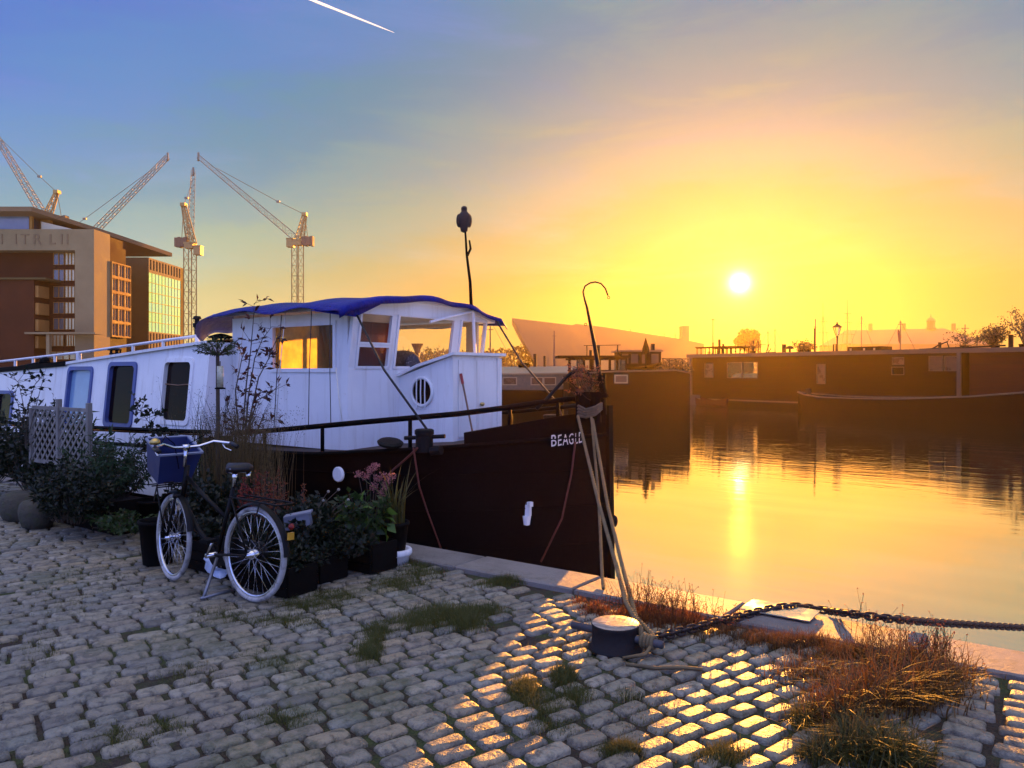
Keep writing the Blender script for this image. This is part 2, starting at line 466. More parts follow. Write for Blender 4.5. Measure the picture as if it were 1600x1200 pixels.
o = MB().add([(-630, -0.02, WATER_Z), (470, -0.02, WATER_Z), (470, 565, WATER_Z), (-630, 565, WATER_Z)], [(0, 1, 2, 3)]).build('water', mw); tag(o, kind='structure')

# ------------------------------------------------------------------ quay: soil sheet, wall, kerb stones, cobbles
t = NT('joint_soil'); P = t.pos()
nb = t.noise(P, 1.1, 4, 0.6); nf = t.noise(P, 55, 4, 0.7); nm = t.noise(P, 7, 4, 0.6)
soil = t.ramp(nf, [(0.3, (0.012, 0.009, 0.006)), (0.7, (0.055, 0.040, 0.026))])
moss = t.ramp(nf, [(0.3, (0.018, 0.03, 0.008)), (0.7, (0.06, 0.075, 0.02))])
mk = t.rng(t.math('ADD', t.math('MULTIPLY', nb, 0.6), t.math('MULTIPLY', nm, 0.5)), 0.5, 0.62, 0, 1)
vor = t.node('ShaderNodeTexVoronoi'); t.l.new(P, vor.inputs['Vector']); vor.inputs['Scale'].default_value = 90
hh = t.math('ADD', t.math('MULTIPLY', vor.outputs['Distance'], -0.6), nf)
m_soil = t.fin(t.bsdf(t.mix(mk, soil, moss), 0.9, 0, 0.3, t.bump(hh, 0.9, 0.012)))
quay = MB().add([(-90, -60, -0.026), (60, -60, -0.026), (60, -0.44, -0.026), (-90, -0.44, -0.026)], [(0, 1, 2, 3)]).build('quay', m_soil)
tag(quay, kind='structure')
m_qwall = pm('quay_wall_brick', (0.10, 0.075, 0.06), 0.85, var=0.4, scale=3, bump=0.6, bscale=14, c2=(0.03, 0.04, 0.025), bdist=0.02)
MB().bb(-90, 60, -0.4, -0.03, -4.0, -0.13).build('quay_wall', m_qwall, quay)
t = NT('kerb_granite'); P = t.pos()
g = t.node('ShaderNodeNewGeometry').outputs['Random Per Island']; oi = t.node('ShaderNodeObjectInfo').outputs['Random']
nf = t.noise(P, 160, 3, 0.7); nb = t.noise(P, 2.2, 6, 0.65)
c = t.ramp(nf, [(0.3, (0.11, 0.10, 0.085)), (0.7, (0.25, 0.225, 0.185))])
c = t.mix(t.rng(nb, 0.42, 0.68, 0, 0.75), c, (0.07, 0.055, 0.035)); c = t.mix(t.rng(t.noise(P, 9.0, 6, 0.7, 0.6), 0.56, 0.66, 0, 0.7), c, (0.055, 0.05, 0.025))
c = t.mix(0.22, c, t.ramp(oi, [(0.2, (0.2, 0.2, 0.21)), (0.8, (0.4, 0.36, 0.32))]))
m_kerb = t.fin(t.bsdf(c, 0.62, 0, 0.3, t.bump(t.math('ADD', t.math('MULTIPLY', nf, 0.5), t.math('ADD', nb, t.noise(P, 14, 5, 0.7))), 1.0, 0.014)))
def kerb_mesh(L):
    mb = MB(); b = 0.012; x0, x1, y0, y1 = -L / 2 + 0.007, L / 2 - 0.007, -0.45, 0.0
    ring = lambda i, z: [(x0 + i, y0 + i, z), (x1 - i, y0 + i, z), (x1 - i, y1 - i, z), (x0 + i, y1 - i, z)]
    V = ring(0, -0.30) + ring(0, -b + 0.018) + ring(b, 0.018)
    F = [(3, 2, 1, 0), (8, 9, 10, 11)]
    for k in range(2):
        for i in range(4): F.append((k * 4 + i, k * 4 + (i + 1) % 4, k * 4 + 4 + (i + 1) % 4, k * 4 + 4 + i))
    mb.add(V, F); return mb
kproto = kerb_mesh(1.18).build('kerb_stone', m_kerb, quay, local=True)
x = -21.4; i = 0
while x < 9:
    k = kproto if i == 0 else kproto.copy()
    if i: COL.objects.link(k); k.parent = quay
    k.location = (x, RNG.uniform(-0.006, 0.006), RNG.uniform(-0.006, 0.006)); k.rotation_euler = (RNG.uniform(-0.008, 0.008), 0, RNG.uniform(-0.003, 0.003))
    x += 1.18; i += 1

t = NT('cobble_stone'); g = t.node('ShaderNodeNewGeometry'); P = g.outputs['Position']
oi = t.node('ShaderNodeObjectInfo').outputs['Random']
rs = t.math('FRACT', t.math('ADD', g.outputs['Random Per Island'], oi))
base = t.ramp(rs, [(0.0, (0.16, 0.15, 0.115)), (0.18, (0.35, 0.315, 0.21)), (0.34, (0.22, 0.21, 0.16)), (0.5, (0.37, 0.305, 0.18)), (0.62, (0.27, 0.245, 0.17)), (0.74, (0.29, 0.245, 0.165)), (0.86, (0.23, 0.235, 0.18)), (1.0, (0.43, 0.385, 0.27))])
nf = t.noise(P, 70, 5, 0.7); nm = t.noise(P, 16, 5, 0.65, 0.5); nl = t.noise(P, 0.9, 3)
base = t.mix(t.rng(nf, 0.35, 0.7, 0.0, 0.55), t.mix(1.0, base, (0.62, 0.62, 0.62), 'MULTIPLY'), base)
base = t.mix(t.rng(nm, 0.47, 0.64, 0, 0.8), base, (0.045, 0.042, 0.033))
base = t.mix(t.rng(t.math('ADD', nl, t.math('MULTIPLY', nm, 0.35)), 0.72, 0.85, 0, 0.55), base, (0.085, 0.095, 0.03))
vor = t.node('ShaderNodeTexVoronoi'); t.l.new(P, vor.inputs['Vector']); vor.inputs['Scale'].default_value = 48
pit = t.rng(vor.outputs['Distance'], 0.0, 0.35, -1.0, 0.0)
hh = t.math('ADD', t.math('ADD', t.math('MULTIPLY', nm, 1.5), t.math('MULTIPLY', nf, 0.55)), t.math('MULTIPLY', pit, t.rng(nm, 0.35, 0.6, 0.0, 0.5)))
m_cob = t.fin(t.bsdf(base, t.rng(nf, 0.3, 0.7, 0.38, 0.58), 0, 0.55, t.bump(hh, 0.9, 0.015)))

def cobble_variant(L, W):
    V = []; hl, hw = L / 2, W / 2; n = 8
    sh = [(1, -.72), (1, .72), (.86, 1), (-.86, 1), (-1, .72), (-1, -.72), (-.86, -1), (.86, -1)]
    ring = [(a * hl + RNG.uniform(-.003, .003), b * hw + RNG.uniform(-.003, .003)) for a, b in sh]
    for ins, z, jz in ((0, -.06, 0), (.0015, -.013, .002), (.008, -.003, .0015), (.022, .001, .0018)):
        for x, y in ring:
            V.append((math.copysign(max(0, abs(x) - ins), x), math.copysign(max(.004, abs(y) - ins), y), z + RNG.uniform(-jz, jz)))
    F = []
    for r_ in range(3):
        for k in range(n):
            a, b, c, d = r_ * n + k, r_ * n + (k + 1) % n, (r_ + 1) * n + (k + 1) % n, (r_ + 1) * n + k
            F += [(a, b, c), (a, c, d)]
    o_ = 3 * n; F += [(o_, o_ + 1, o_ + 7), (o_ + 1, o_ + 2, o_ + 7), (o_ + 2, o_ + 6, o_ + 7), (o_ + 2, o_ + 3, o_ + 6), (o_ + 3, o_ + 4, o_ + 6), (o_ + 4, o_ + 5, o_ + 6)]
    return np.array(V), np.array(F)
VAR = []
for i in range(30):
    L = RNG.uniform(0.165, 0.225); W = RNG.uniform(0.102, 0.112)
    V, F = cobble_variant(L, W)
    me = bpy.data.meshes.new('cobble'); me.from_pydata(V.tolist(), [], F.tolist())
    me.polygons.foreach_set('use_smooth', [True] * len(me.polygons)); me.materials.append(m_cob)
    VAR.append((L, W, V, F, me))
stones = []                                    # x, y, angle, variant, z, tilt x, tilt y
def lay(ang, box, keep, pitch, gap, jit=0.2):
    d = np.array([math.cos(ang), math.sin(ang)]); e = np.array([-d[1], d[0]])
    cs = [np.dot((x, y), d) for x in box[:2] for y in box[2:]]; ct = [np.dot((x, y), e) for x in box[:2] for y in box[2:]]
    tt = min(ct)
    while tt < max(ct):
        s = min(cs) - RNG.uniform(0, jit); wob = RNG.uniform(0, 6)
        while s < max(cs):
            vi = int(RNG.integers(len(VAR))); L = VAR[vi][0]
            p = d * (s + L / 2) + e * (tt + 0.012 * math.sin(s * 1.3 + wob * 0.2) + RNG.normal(0, 0.003))
            if keep(p[0], p[1], L) and RNG.uniform() > 0.012:
                stones.append((p[0], p[1], ang + RNG.normal(0, 0.025) + (math.pi if RNG.uniform() < .5 else 0), vi, RNG.normal(-0.002, 0.003), RNG.normal(0, 0.014), RNG.normal(0, 0.020)))
            s += L + gap * RNG.uniform(0.75, 1.5)
        tt += pitch * RNG.uniform(0.98, 1.03)
ANG = math.atan2(0.957, 0.29)
lay(ANG, (-17, -0.5, -5.5, -0.5), lambda x, y, L: -17 < x < -0.53 and -5.4 < y < -0.45 - 0.1 * abs(math.sin(ANG)), 0.119, 0.014)
lay(R(1), (-0.43, 5, -5.5, -0.5), lambda x, y, L: -0.53 + L / 2 < x < 5 and -5.4 < y < -0.52, 0.128, 0.022, 0.02)
st = np.array([(s[0], s[1]) for s in stones])
uu, vv, ZZ = to_px(np.stack([st[:, 0], st[:, 1], np.zeros(len(st))], 1))
vis = (ZZ > 0.5) & (uu > -20) & (uu < 1620) & (vv > 700) & (vv < 1215)
hid = (uu > 190) & (uu < 660) & (vv < 880)
score = np.where(vis, np.where(hid, 0.2, 1.0) / np.maximum(ZZ, 0.5) ** 3, 0)
order = np.argsort(-score); singles = set(order[:296].tolist())
# stones towards the sunny end lie farther apart, with gravel between them
shrink = 1 - (0.015 + 0.075 * np.clip((st[:, 0] + 4.4) / 2.0, 0, 1)) * RNG.uniform(.5, 1.6, len(st))
Vs, Fs, off = [], [], 0
for i, (x, y, a, vi, z, tx, ty) in enumerate(stones):
    L, W, V, F, me = VAR[vi]
    if i in singles:
        ob = bpy.data.objects.new('cobble', me); COL.objects.link(ob); ob.parent = quay
        ob.location = (x, y, z); ob.rotation_euler = (tx, ty, a); ob.scale = (shrink[i], shrink[i] * .97, 1)
    else:
        M = np.array(Matrix.Rotation(a, 3, 'Z') @ Matrix.Rotation(ty, 3, 'Y') @ Matrix.Rotation(tx, 3, 'X'))
        Vs.append((V * np.array([shrink[i], shrink[i] * .97, 1])) @ M.T + np.array([x, y, z])); Fs.append(F + off); off += len(V)
o = mesh_np('cobbles', np.concatenate(Vs), np.concatenate(Fs), m_cob, quay, True); tag(o, kind='stuff')

# flat metal plate lying on the kerb
m_plate = pm('polished_plate', (0.82, 0.82, 0.80), 0.12, 1.0, var=0.12, scale=6, bump=0.05, bscale=25, bdist=0.002)
mb = MB().bb(-1.89, -1.42, -0.24, 0.035, 0.026, 0.034)
pl = mb.build('cover_plate', m_plate); tag(pl, 'polished flat metal plate lying across the granite kerb', 'plate')
o = MB().bb(-1.86, -1.45, -0.2, 0.0, 0.019, 0.0258).build('underside_pad', pm('rubber_dark', (0.02, 0.02, 0.02), 0.8), pl)

# ------------------------------------------------------------------ far land and far buildings
m_land = pm('far_land', (0.08, 0.07, 0.055), 0.95, scale=0.05)
def cambox(mb, X0, X1, Z0, Z1, z0, z1):
    c = Vector((0, CAMY, 0)) + Vector((-SN, CS, 0)) * ((Z0 + Z1) / 2) + Vector((CS, SN, 0)) * ((X0 + X1) / 2); c.z = (z0 + z1) / 2
    return mb.box(c, (X1 - X0, Z1 - Z0, z1 - z0), rz=TH)
def cw(X, Z, z):
    return Vector((0, CAMY, 0)) + Vector((-SN, CS, 0)) * Z + Vector((CS, SN, 0)) * X + Vector((0, 0, z))
tag(cambox(MB(), -300, -36, 146, 500, -3, -0.25).build('far_quay', m_land), kind='structure')
tag(cambox(MB(), -36, 270, 300, 500, -3, 0.6).build('far_shore', m_land), kind='structure')

# library: masonry block with deep canopy roof
lib = thing('library_building', 'large stone library block with deep sloping canopy roof and green glass flank', 'building', cw(-83, 155, -0.25))
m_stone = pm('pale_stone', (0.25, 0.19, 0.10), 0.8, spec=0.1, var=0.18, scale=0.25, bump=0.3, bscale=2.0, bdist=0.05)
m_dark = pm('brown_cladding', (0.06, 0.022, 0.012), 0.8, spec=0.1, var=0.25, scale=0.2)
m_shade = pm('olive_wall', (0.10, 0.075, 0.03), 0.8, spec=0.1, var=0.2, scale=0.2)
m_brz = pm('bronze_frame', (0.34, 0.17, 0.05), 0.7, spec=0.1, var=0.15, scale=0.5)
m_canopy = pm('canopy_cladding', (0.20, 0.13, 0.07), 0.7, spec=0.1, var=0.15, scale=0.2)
m_gls = pm('facade_glass', (0.10, 0.12, 0.12), 0.08, 0.0, var=0.2, scale=0.3, spec=1.0)
t = NT('green_glass'); oi = t.node('ShaderNodeObjectInfo').outputs['Random']
gg = t.bsdf(t.ramp(oi, [(0, (0.02, 0.78, 0.55)), (1, (0.10, 0.85, 0.34))]), 0.6, 0.0, 0.05); m_green = t.fin(gg)
m_pgl = pm('penthouse_glass', (0.10, 0.15, 0.22), 0.15, 0.0, var=0.2, scale=0.2, spec=1.0)
m_cream = pm('cream_pane', (0.55, 0.46, 0.26), 0.2, 0.2, var=0.1, scale=0.5, spec=0.9)
ax, az_ = Vector((CS, SN, 0)), Vector((0, 0, 1)); fw = Vector((-SN, CS, 0))
def lib_x(u, Z): return (u - 800) / FPX * Z
def lib_z(v, Z): return EYE - (v - 580) / FPX * Z
# front wall (faces the camera) with the tall recess and window stack
Zf = 155.0; top = lib_z(358, Zf); bot = -0.25
rec = (-140.0, lib_x(117, Zf), bot, lib_z(391, Zf))
mb = MB(); mb.wall(cw(0, Zf, 0), ax, az_, -fw, (-150, -83), (bot, top), [rec], 3.0)
mb.build('front_wall', m_stone, lib)
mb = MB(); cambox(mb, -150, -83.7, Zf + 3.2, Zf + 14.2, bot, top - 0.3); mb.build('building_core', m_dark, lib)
# recess back wall windows, five storeys of paired panes
def win_obj(name, fm, pmat, c0, c1, Z, z0, z1, fw_=0.18, dep=0.25, bars=1):
    mb = MB(); o_ = cw(0, Z, 0)
    holes = []
    n = bars + 1; wd = (c1 - c0) / n
    for k in range(n): holes.append((c0 + k * wd + fw_ / 2, c0 + (k + 1) * wd - fw_ / 2, z0 + fw_ / 2, z1 - fw_ / 2))
    mb.wall(o_, ax, az_, -fw, (c0, c1), (z0, z1), holes, dep)
    w_ = mb.build(name, fm, lib)
    for h_ in holes:
        MB().add([o_ + ax * h_[0] + az_ * h_[2] + fw * 0.12, o_ + ax * h_[1] + az_ * h_[2] + fw * 0.12, o_ + ax * h_[1] + az_ * h_[3] + fw * 0.12, o_ + ax * h_[0] + az_ * h_[3] + fw * 0.12], [(0, 1, 2, 3)]).build('pane', pmat, w_)
    return w_
for (v0, v1) in ((395, 414), (421, 439), (447, 465), (472, 490), (497, 515)):
    Z = Zf + 2.9
    win_obj('window', m_brz, m_gls, lib_x(83, Z), lib_x(100, Z), Z, lib_z(v1, Z), lib_z(v0, Z), bars=1)
    win_obj('window', m_brz, m_cream, lib_x(101.5, Z), lib_x(117, Z), Z - 0.1, lib_z(v1, Z), lib_z(v0, Z), bars=2)
for (u0, u1, v0, v1) in ((77, 99, 523, 541), (103, 118, 523, 541), (78, 118, 549, 562)):
    Z = Zf + 2.7; win_obj('window', m_brz, m_cream, lib_x(u0, Z), lib_x(u1, Z), Z, lib_z(v1, Z), lib_z(v0, Z), bars=3)
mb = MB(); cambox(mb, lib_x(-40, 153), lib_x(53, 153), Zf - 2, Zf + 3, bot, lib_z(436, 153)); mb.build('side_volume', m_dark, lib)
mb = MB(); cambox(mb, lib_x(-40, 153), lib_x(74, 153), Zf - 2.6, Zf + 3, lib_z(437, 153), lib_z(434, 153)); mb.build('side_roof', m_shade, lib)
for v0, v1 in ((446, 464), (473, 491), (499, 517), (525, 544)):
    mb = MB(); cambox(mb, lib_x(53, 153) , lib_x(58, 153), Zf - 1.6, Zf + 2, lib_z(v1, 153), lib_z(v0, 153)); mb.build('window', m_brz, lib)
mb = MB(); cambox(mb, lib_x(40, 152), lib_x(150, 152), Zf - 3.4, Zf - 0.2, lib_z(522, 152), lib_z(519, 152)); mb.build('entrance_canopy', m_stone, lib)
mb = MB(); cambox(mb, lib_x(72, 152), lib_x(77, 152), Zf - 3.0, Zf - 2.2, bot, lib_z(522, 152)); mb.build('pillar', m_stone, lib)
# letters in relief high on the stone (only strokes can be read in the photograph)
def text_mesh(body, size, extr):
    cu = bpy.data.curves.new('txt', 'FONT'); cu.body = body; cu.size = size; cu.extrude = extr; cu.resolution_u = 3
    to = bpy.data.objects.new('txt', cu); COL.objects.link(to)
    dg = bpy.context.evaluated_depsgraph_get(); dg.update()
    me = bpy.data.meshes.new_from_object(to.evaluated_get(dg))
    V = np.array([v.co[:] for v in me.vertices]); F = [tuple(p.vertices) for p in me.polygons]
    bpy.data.objects.remove(to); bpy.data.curves.remove(cu); bpy.data.meshes.remove(me)
    return V, F
m_lett = pm('relief_shade', (0.175, 0.125, 0.062), 0.8, var=0.18, scale=0.25)  # darker than the wall: the letters' shadows are put into the colour
for ch, u0, in (('I', 0), ('I', 22), ('T', 32), ('R', 51), ('L', 76), ('I', 93.5), ('I', 102.5)):
    V, F = text_mesh(ch, 2.95, 0.06)
    mb = MB(); base = cw(lib_x(u0, Zf), Zf - 0.06, lib_z(381.5, Zf))
    mb.add([base + ax * v[0] + az_ * v[1] + fw * v[2] for v in V], F); mb.build('letter', m_lett, lib)
# lit side of the corner pier, window bay, olive wall, glass flank
mb = MB(); cambox(mb, -84.0, -82.98, Zf + 0.01, 161.2, bot, top - 0.02); mb.build('corner_pier', m_stone, lib)
def sidewall(name, X, Z0, Z1, z0, z1, holes, m, th=0.6):
    mb = MB(); mb.wall(cw(X, 0, 0), fw, az_, ax, (Z0, Z1), (z0, z1), holes, th); return mb.build(name, m, lib)
zt = lib_z(408, 161); zb = lib_z(526, 161); bay = []
ZA, ZB = 161.25, 169.3
for r_ in range(5):
    for k in range(3):
        a0 = ZA + 0.15 + (ZB - ZA) * k / 3; a1 = ZA + (ZB - ZA) * (k + 1) / 3 - 0.15
        b0 = zb + (zt - zb) * r_ / 5 + 0.25; b1 = zb + (zt - zb) * (r_ + 1) / 5 - 0.25
        bay.append((a0, a1, b0, b1))
sidewall('bay_wall', -82.6, ZA, ZB, zb, zt, bay, m_brz)
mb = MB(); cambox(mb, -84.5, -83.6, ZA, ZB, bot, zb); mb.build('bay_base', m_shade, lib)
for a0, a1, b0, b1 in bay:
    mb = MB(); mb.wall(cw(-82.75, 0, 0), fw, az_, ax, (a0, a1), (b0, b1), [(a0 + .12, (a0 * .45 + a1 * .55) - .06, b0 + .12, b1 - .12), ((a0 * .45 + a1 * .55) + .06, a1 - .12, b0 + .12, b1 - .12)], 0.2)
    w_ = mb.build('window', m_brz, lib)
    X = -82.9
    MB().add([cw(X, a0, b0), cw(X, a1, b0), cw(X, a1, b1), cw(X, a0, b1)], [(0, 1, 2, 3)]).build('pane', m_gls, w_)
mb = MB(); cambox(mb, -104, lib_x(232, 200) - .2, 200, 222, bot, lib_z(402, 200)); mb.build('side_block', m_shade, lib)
XG = lib_x(232, 200); gz1 = lib_z(425, 200); gz0 = lib_z(518, 200); Z0, Z1 = 200.2, 219.5
NP, NR = 10, 6
holes = [(Z0 + (Z1 - Z0) * k / NP + .05, Z0 + (Z1 - Z0) * (k + 1) / NP - .05, gz0 + (gz1 - gz0) * r_ / NR + .06, gz0 + (gz1 - gz0) * (r_ + 1) / NR - .06) for k in range(NP) for r_ in range(NR)]
sidewall('glass_grid', XG, Z0, Z1, gz0, gz1, holes, pm('mullion', (0.05, 0.07, 0.04), 0.6, 0.0, spec=0.1), 0.09)
pme = None
for a0, a1, b0, b1 in holes:
    if pme is None:
        ob = MB().add([cw(XG - .07, a0, b0), cw(XG - .07, a1, b0), cw(XG - .07, a1, b1), cw(XG - .07, a0, b1)], [(0, 1, 2, 3)]).build('pane', m_green, lib); pme = ob; ref = (a0, b0)
    else:
        ob = pme.copy(); COL.objects.link(ob); ob.parent = lib; ob.location = fw * (a0 - ref[0]) + az_ * (b0 - ref[1])
holes = [(Z0 + (Z1 - Z0) * (k + .3) / 11, Z0 + (Z1 - Z0) * (k + .85) / 11, gz1 + .7, lib_z(403, 200) - .3) for k in range(11)]
sidewall('top_louvre', XG, Z0, Z1, gz1, lib_z(402, 200), holes, m_stone, 0.5)
holes = [(Z0 + (Z1 - Z0) * (k + .3) / 11, Z0 + (Z1 - Z0) * (k + .8) / 11, bot, gz0 - .3) for k in range(11)]
sidewall('ground_colonnade', XG, Z0, Z1, bot, gz0, holes, m_stone, 0.5)
# canopy roof
A = cw(-93.5, 152, 33.45); A.z = lib_z(330, 152); B = cw(lib_x(185, 172), 172, lib_z(373, 172)); C_ = cw(lib_x(269, 190), 190, lib_z(401, 190))
A2 = cw(-152, 152, A.z); C2 = cw(-150, 205, C_.z + 2)
mb = MB(); poly = [A2, A, B, C_, C2]
mb.extrude(poly, (0, 0, 0.9)); mb.build('canopy_roof', m_canopy, lib)
mb = MB(); cambox(mb, -150, lib_x(47, Zf + 1), Zf + 0.6, Zf + 20, top - 0.2, lib_z(334, Zf)); mb.build('penthouse', m_pgl, lib)
mb = MB(); mb.extrude([cw(lib_x(64, Zf + 2), Zf + 2, top), cw(lib_x(125, Zf + 2), Zf + 2, top), cw(lib_x(64, Zf + 2), Zf + 2, lib_z(343, Zf))], fw * 6); mb.build('penthouse_side', m_cream, lib)
mb = MB()
for k in range(6):
    mb.beam(cw(lib_x(-10 + k * 8, 154), 157, A.z + .9), cw(lib_x(-10 + k * 8, 154), 157, A.z + 1.9), 0.06)
mb.beam(cw(lib_x(-12, 154), 157, A.z + 1.9), cw(lib_x(28, 154), 157, A.z + 1.9), 0.07); mb.build('roof_railing', m_shade, lib)
mb = MB(); cambox(mb, lib_x(44, Zf), lib_x(48, Zf), Zf + .4, Zf + 1, top - .2, lib_z(334, Zf)); cambox(mb, lib_x(48, Zf), lib_x(64, Zf), Zf + 3, Zf + 4, top - .2, lib_z(336, Zf)); mb.build('penthouse_frame', m_brz, lib)

# ------------------------------------------------------------------ luffing tower cranes
m_crane = pm('crane_orange', (0.42, 0.28, 0.09), 0.55, 0.2, var=0.2, scale=0.3)
m_jib = pm('crane_grey', (0.22, 0.19, 0.13), 0.5, 0.3, var=0.2, scale=0.3)
m_cwt = pm('crane_weight', (0.20, 0.13, 0.07), 0.8, var=0.2, scale=0.4)
def lattice(mb, p, q, w, n, ch=0.14, br=0.06, taper=1.0, tri=False):
    p, q = Vector(p), Vector(q); d = (q - p).normalized()
    u_ = Vector((0, 0, 1)) if abs(d.z) < 0.9 else Vector((1, 0, 0))
    a = d.cross(u_).normalized(); b = a.cross(d).normalized()
    sg = [(-1, -1), (1, -1), (1, 1), (-1, 1)] if not tri else [(-1, -0.6), (1, -0.6), (0, 1)]
    def c(i, k):
        f = i / n; ww = w * (1 + (taper - 1) * f) / 2
        return p.lerp(q, f) + a * sg[k][0] * ww + b * sg[k][1] * ww
    m = len(sg)
    for k in range(m): mb.beam(c(0, k), c(n, k), ch)
    for i in range(n):
        for k in range(m):
            k2 = (k + 1) % m
            mb.beam(c(i, k), c(i, k2), br)
            mb.beam(c(i, k) if i % 2 else c(i, k2), c(i + 1, k2) if i % 2 else c(i + 1, k), br)
    return mb
def crane(label, Zc, um, v_slew, v_base, jtip, afr, cwt, cab, yaw=0.0, mw_=2.1, foot=True, depth_tip=0.0, cable_pt=None, atw=1.2):
    """measured in the photograph, built at distance Zc; depth_tip swings the jib tip away from the viewer"""
    base = col(um, Zc, -0.3)
    g_ = thing('tower_crane', label, 'crane', base, 0, 'tower cranes beyond the library')
    S_ = lambda u, v, dz=0.0: at(u, v, Zc + dz)
    slew = S_(um, v_slew)
    mb = lattice(MB(), base, slew, mw_, max(6, int((slew.z - base.z) / 2.6)), 0.19, 0.08); mb.build('mast', m_crane, g_)
    mb = MB(); mb.box(slew + Vector((0, 0, .4)), (2.1, 2.1, 1.0), TH); mb.box(slew + Vector((0, 0, 1.2)), (2.6, 2.0, .5), TH); mb.build('slewing_ring', m_crane, g_)
    c0 = S_(*cab); mb = MB(); mb.box(c0, (1.7, 2.0, 2.1), TH); mb.box(c0 + Vector((0, 0, 1.15)), (1.9, 2.2, .15), TH); mb.build('cab', m_crane, g_)
    w0 = S_(*cwt); mb = MB()
    for k in range(4): mb.box(w0 + ax * (k - 1.5) * 0.75, (0.68, 1.9, 2.2 + .3 * (k % 2)), TH)
    mb.beam(slew + Vector((0, 0, 1.2)), w0 + Vector((0, 0, -0.8)), 0.5); mb.build('counterweight', m_cwt, g_)
    at_ = S_(*afr); mb = lattice(MB(), slew + Vector((0, 0, 1)) + ax * 0.4, at_, 1.7, 7, 0.22, 0.11, 0.45)
    mb.beam(at_, w0 + Vector((0, 0, 1)), 0.12); mb.box(at_, (1.2, 1.6, .8), TH); mb.build('a_frame', m_crane, g_)
    tip = S_(jtip[0], jtip[1], depth_tip); jb = slew + Vector((0, 0, 1.4))
    mb = lattice(MB(), jb, tip, 1.6, 22, 0.14, 0.06, 0.6); mb.box(tip, (0.5, 1.6, 1.9), TH + .4)
    mb.build('jib', m_jib, g_)
    cp = jb.lerp(tip, 0.82) + Vector((0, 0, 1))
    mb = MB(); mb.tube([at_, at_.lerp(cp, 0.33) + Vector((0, 0, -.3)), cp], 0.075, 4); mb.box(at_.lerp(cp, 0.3) + Vector((0, 0, -.3)), (.9, .5, .5), TH); mb.build('luffing_cable', m_jib, g_)
    return g_
crane('tower crane with long jib reaching up left and square counterweight', 203, 465, 383, 478, (310, 245), (476, 335), (481, 377), (454, 380))
crane('tower crane seen end on with its jib pointing away, beside the library canopy', 193, 297, 388, 520, (302, 268), (287, 320), (284, 379), (310, 392), depth_tip=20)
crane('tower crane behind the stone roof with jib leaning up right to a hook tip', 210, 118, 400, 420, (262, 245), (88, 372), (84, 400), (126, 400))
crane('tower crane behind the roof with its jib leaning out of the picture', 199, 70, 348, 420, (-18, 193), (89, 300), (96, 345), (60, 350))

# ------------------------------------------------------------------ far skyline to the right
m_far = pm('far_copper', (0.085, 0.085, 0.05), 0.7, var=0.15, scale=0.05)
m_far2 = pm('far_masonry', (0.15, 0.10, 0.06), 0.85, var=0.2, scale=0.05)
m_mast = pm('mast_wood', (0.07, 0.05, 0.035), 0.7)
Zn = 330
g_ = thing('museum_building', 'green copper building shaped like a ship bow rising over the water', 'building', col(930, Zn, 0.5))
poly = [at(u, v, Zn) for u, v in ((800, 497), (894, 508), (900, 506), (944, 511), (1066, 530), (1100, 537), (1100, 583), (846, 583), (826, 548))]
MB().extrude(poly, fw * 45 ).build('hull_body', m_far, g_)
MB().extrude([at(u, v, Zn + 3) for u, v in ((1066, 509), (1077, 509), (1077, 534), (1066, 532))], fw * 6).build('tower', m_far, g_)
for u, v, h_ in ((985, 518, 1.6), (1038, 524, 1.4), (1055, 527, 2.0)):
    MB().beam(at(u, v + 2, Zn + 4), at(u, v - h_ * 3, Zn + 4), 0.25).build('roof_mast', m_far, g_)
Zm = 420
g_ = thing('maritime_museum', 'wide old warehouse with hipped roof and small cupola, faint in the haze', 'building', col(1430, Zm, 0.5))
mb = MB(); mb.extrude([at(u, v, Zm) for u, v in ((1326, 584), (1548, 584), (1548, 538), (1326, 538))], fw * 40); mb.build('wall', m_far2, g_)
mb = MB(); T0 = [at(1324, 538, Zm - .5), at(1550, 538, Zm - .5)]; T1 = [x_ + fw * 41 for x_ in T0]
tz = lib_z(513, Zm); rl, rr = at(1346, 513, Zm) + fw * 20, at(1508, 510, Zm) + fw * 20
mb.add([T0[0], T0[1], T1[1], T1[0], rl, rr], [(0, 1, 5, 4), (2, 3, 4, 5), (1, 2, 5), (3, 0, 4)]); mb.build('roof', m_far2, g_)
cb = at(1454.5, 511, Zm + 19)
mb = MB(); mb.lathe([(2.6, 0), (2.6, 1.2), (2.1, 1.2), (2.1, 4.2), (2.5, 4.4), (2.4, 5.0), (1.6, 6.3), (0.5, 7.0), (0.25, 7.4), (0.12, 9.0)], cb - Vector((0, 0, 1.5)), 8); mb.build('cupola', m_far2, g_)
for u in (1360, 1412, 1490): MB().box(at(u, 511, Zm + 18), (1.6, 1.6, 4), TH).build('chimney', m_far2, g_)
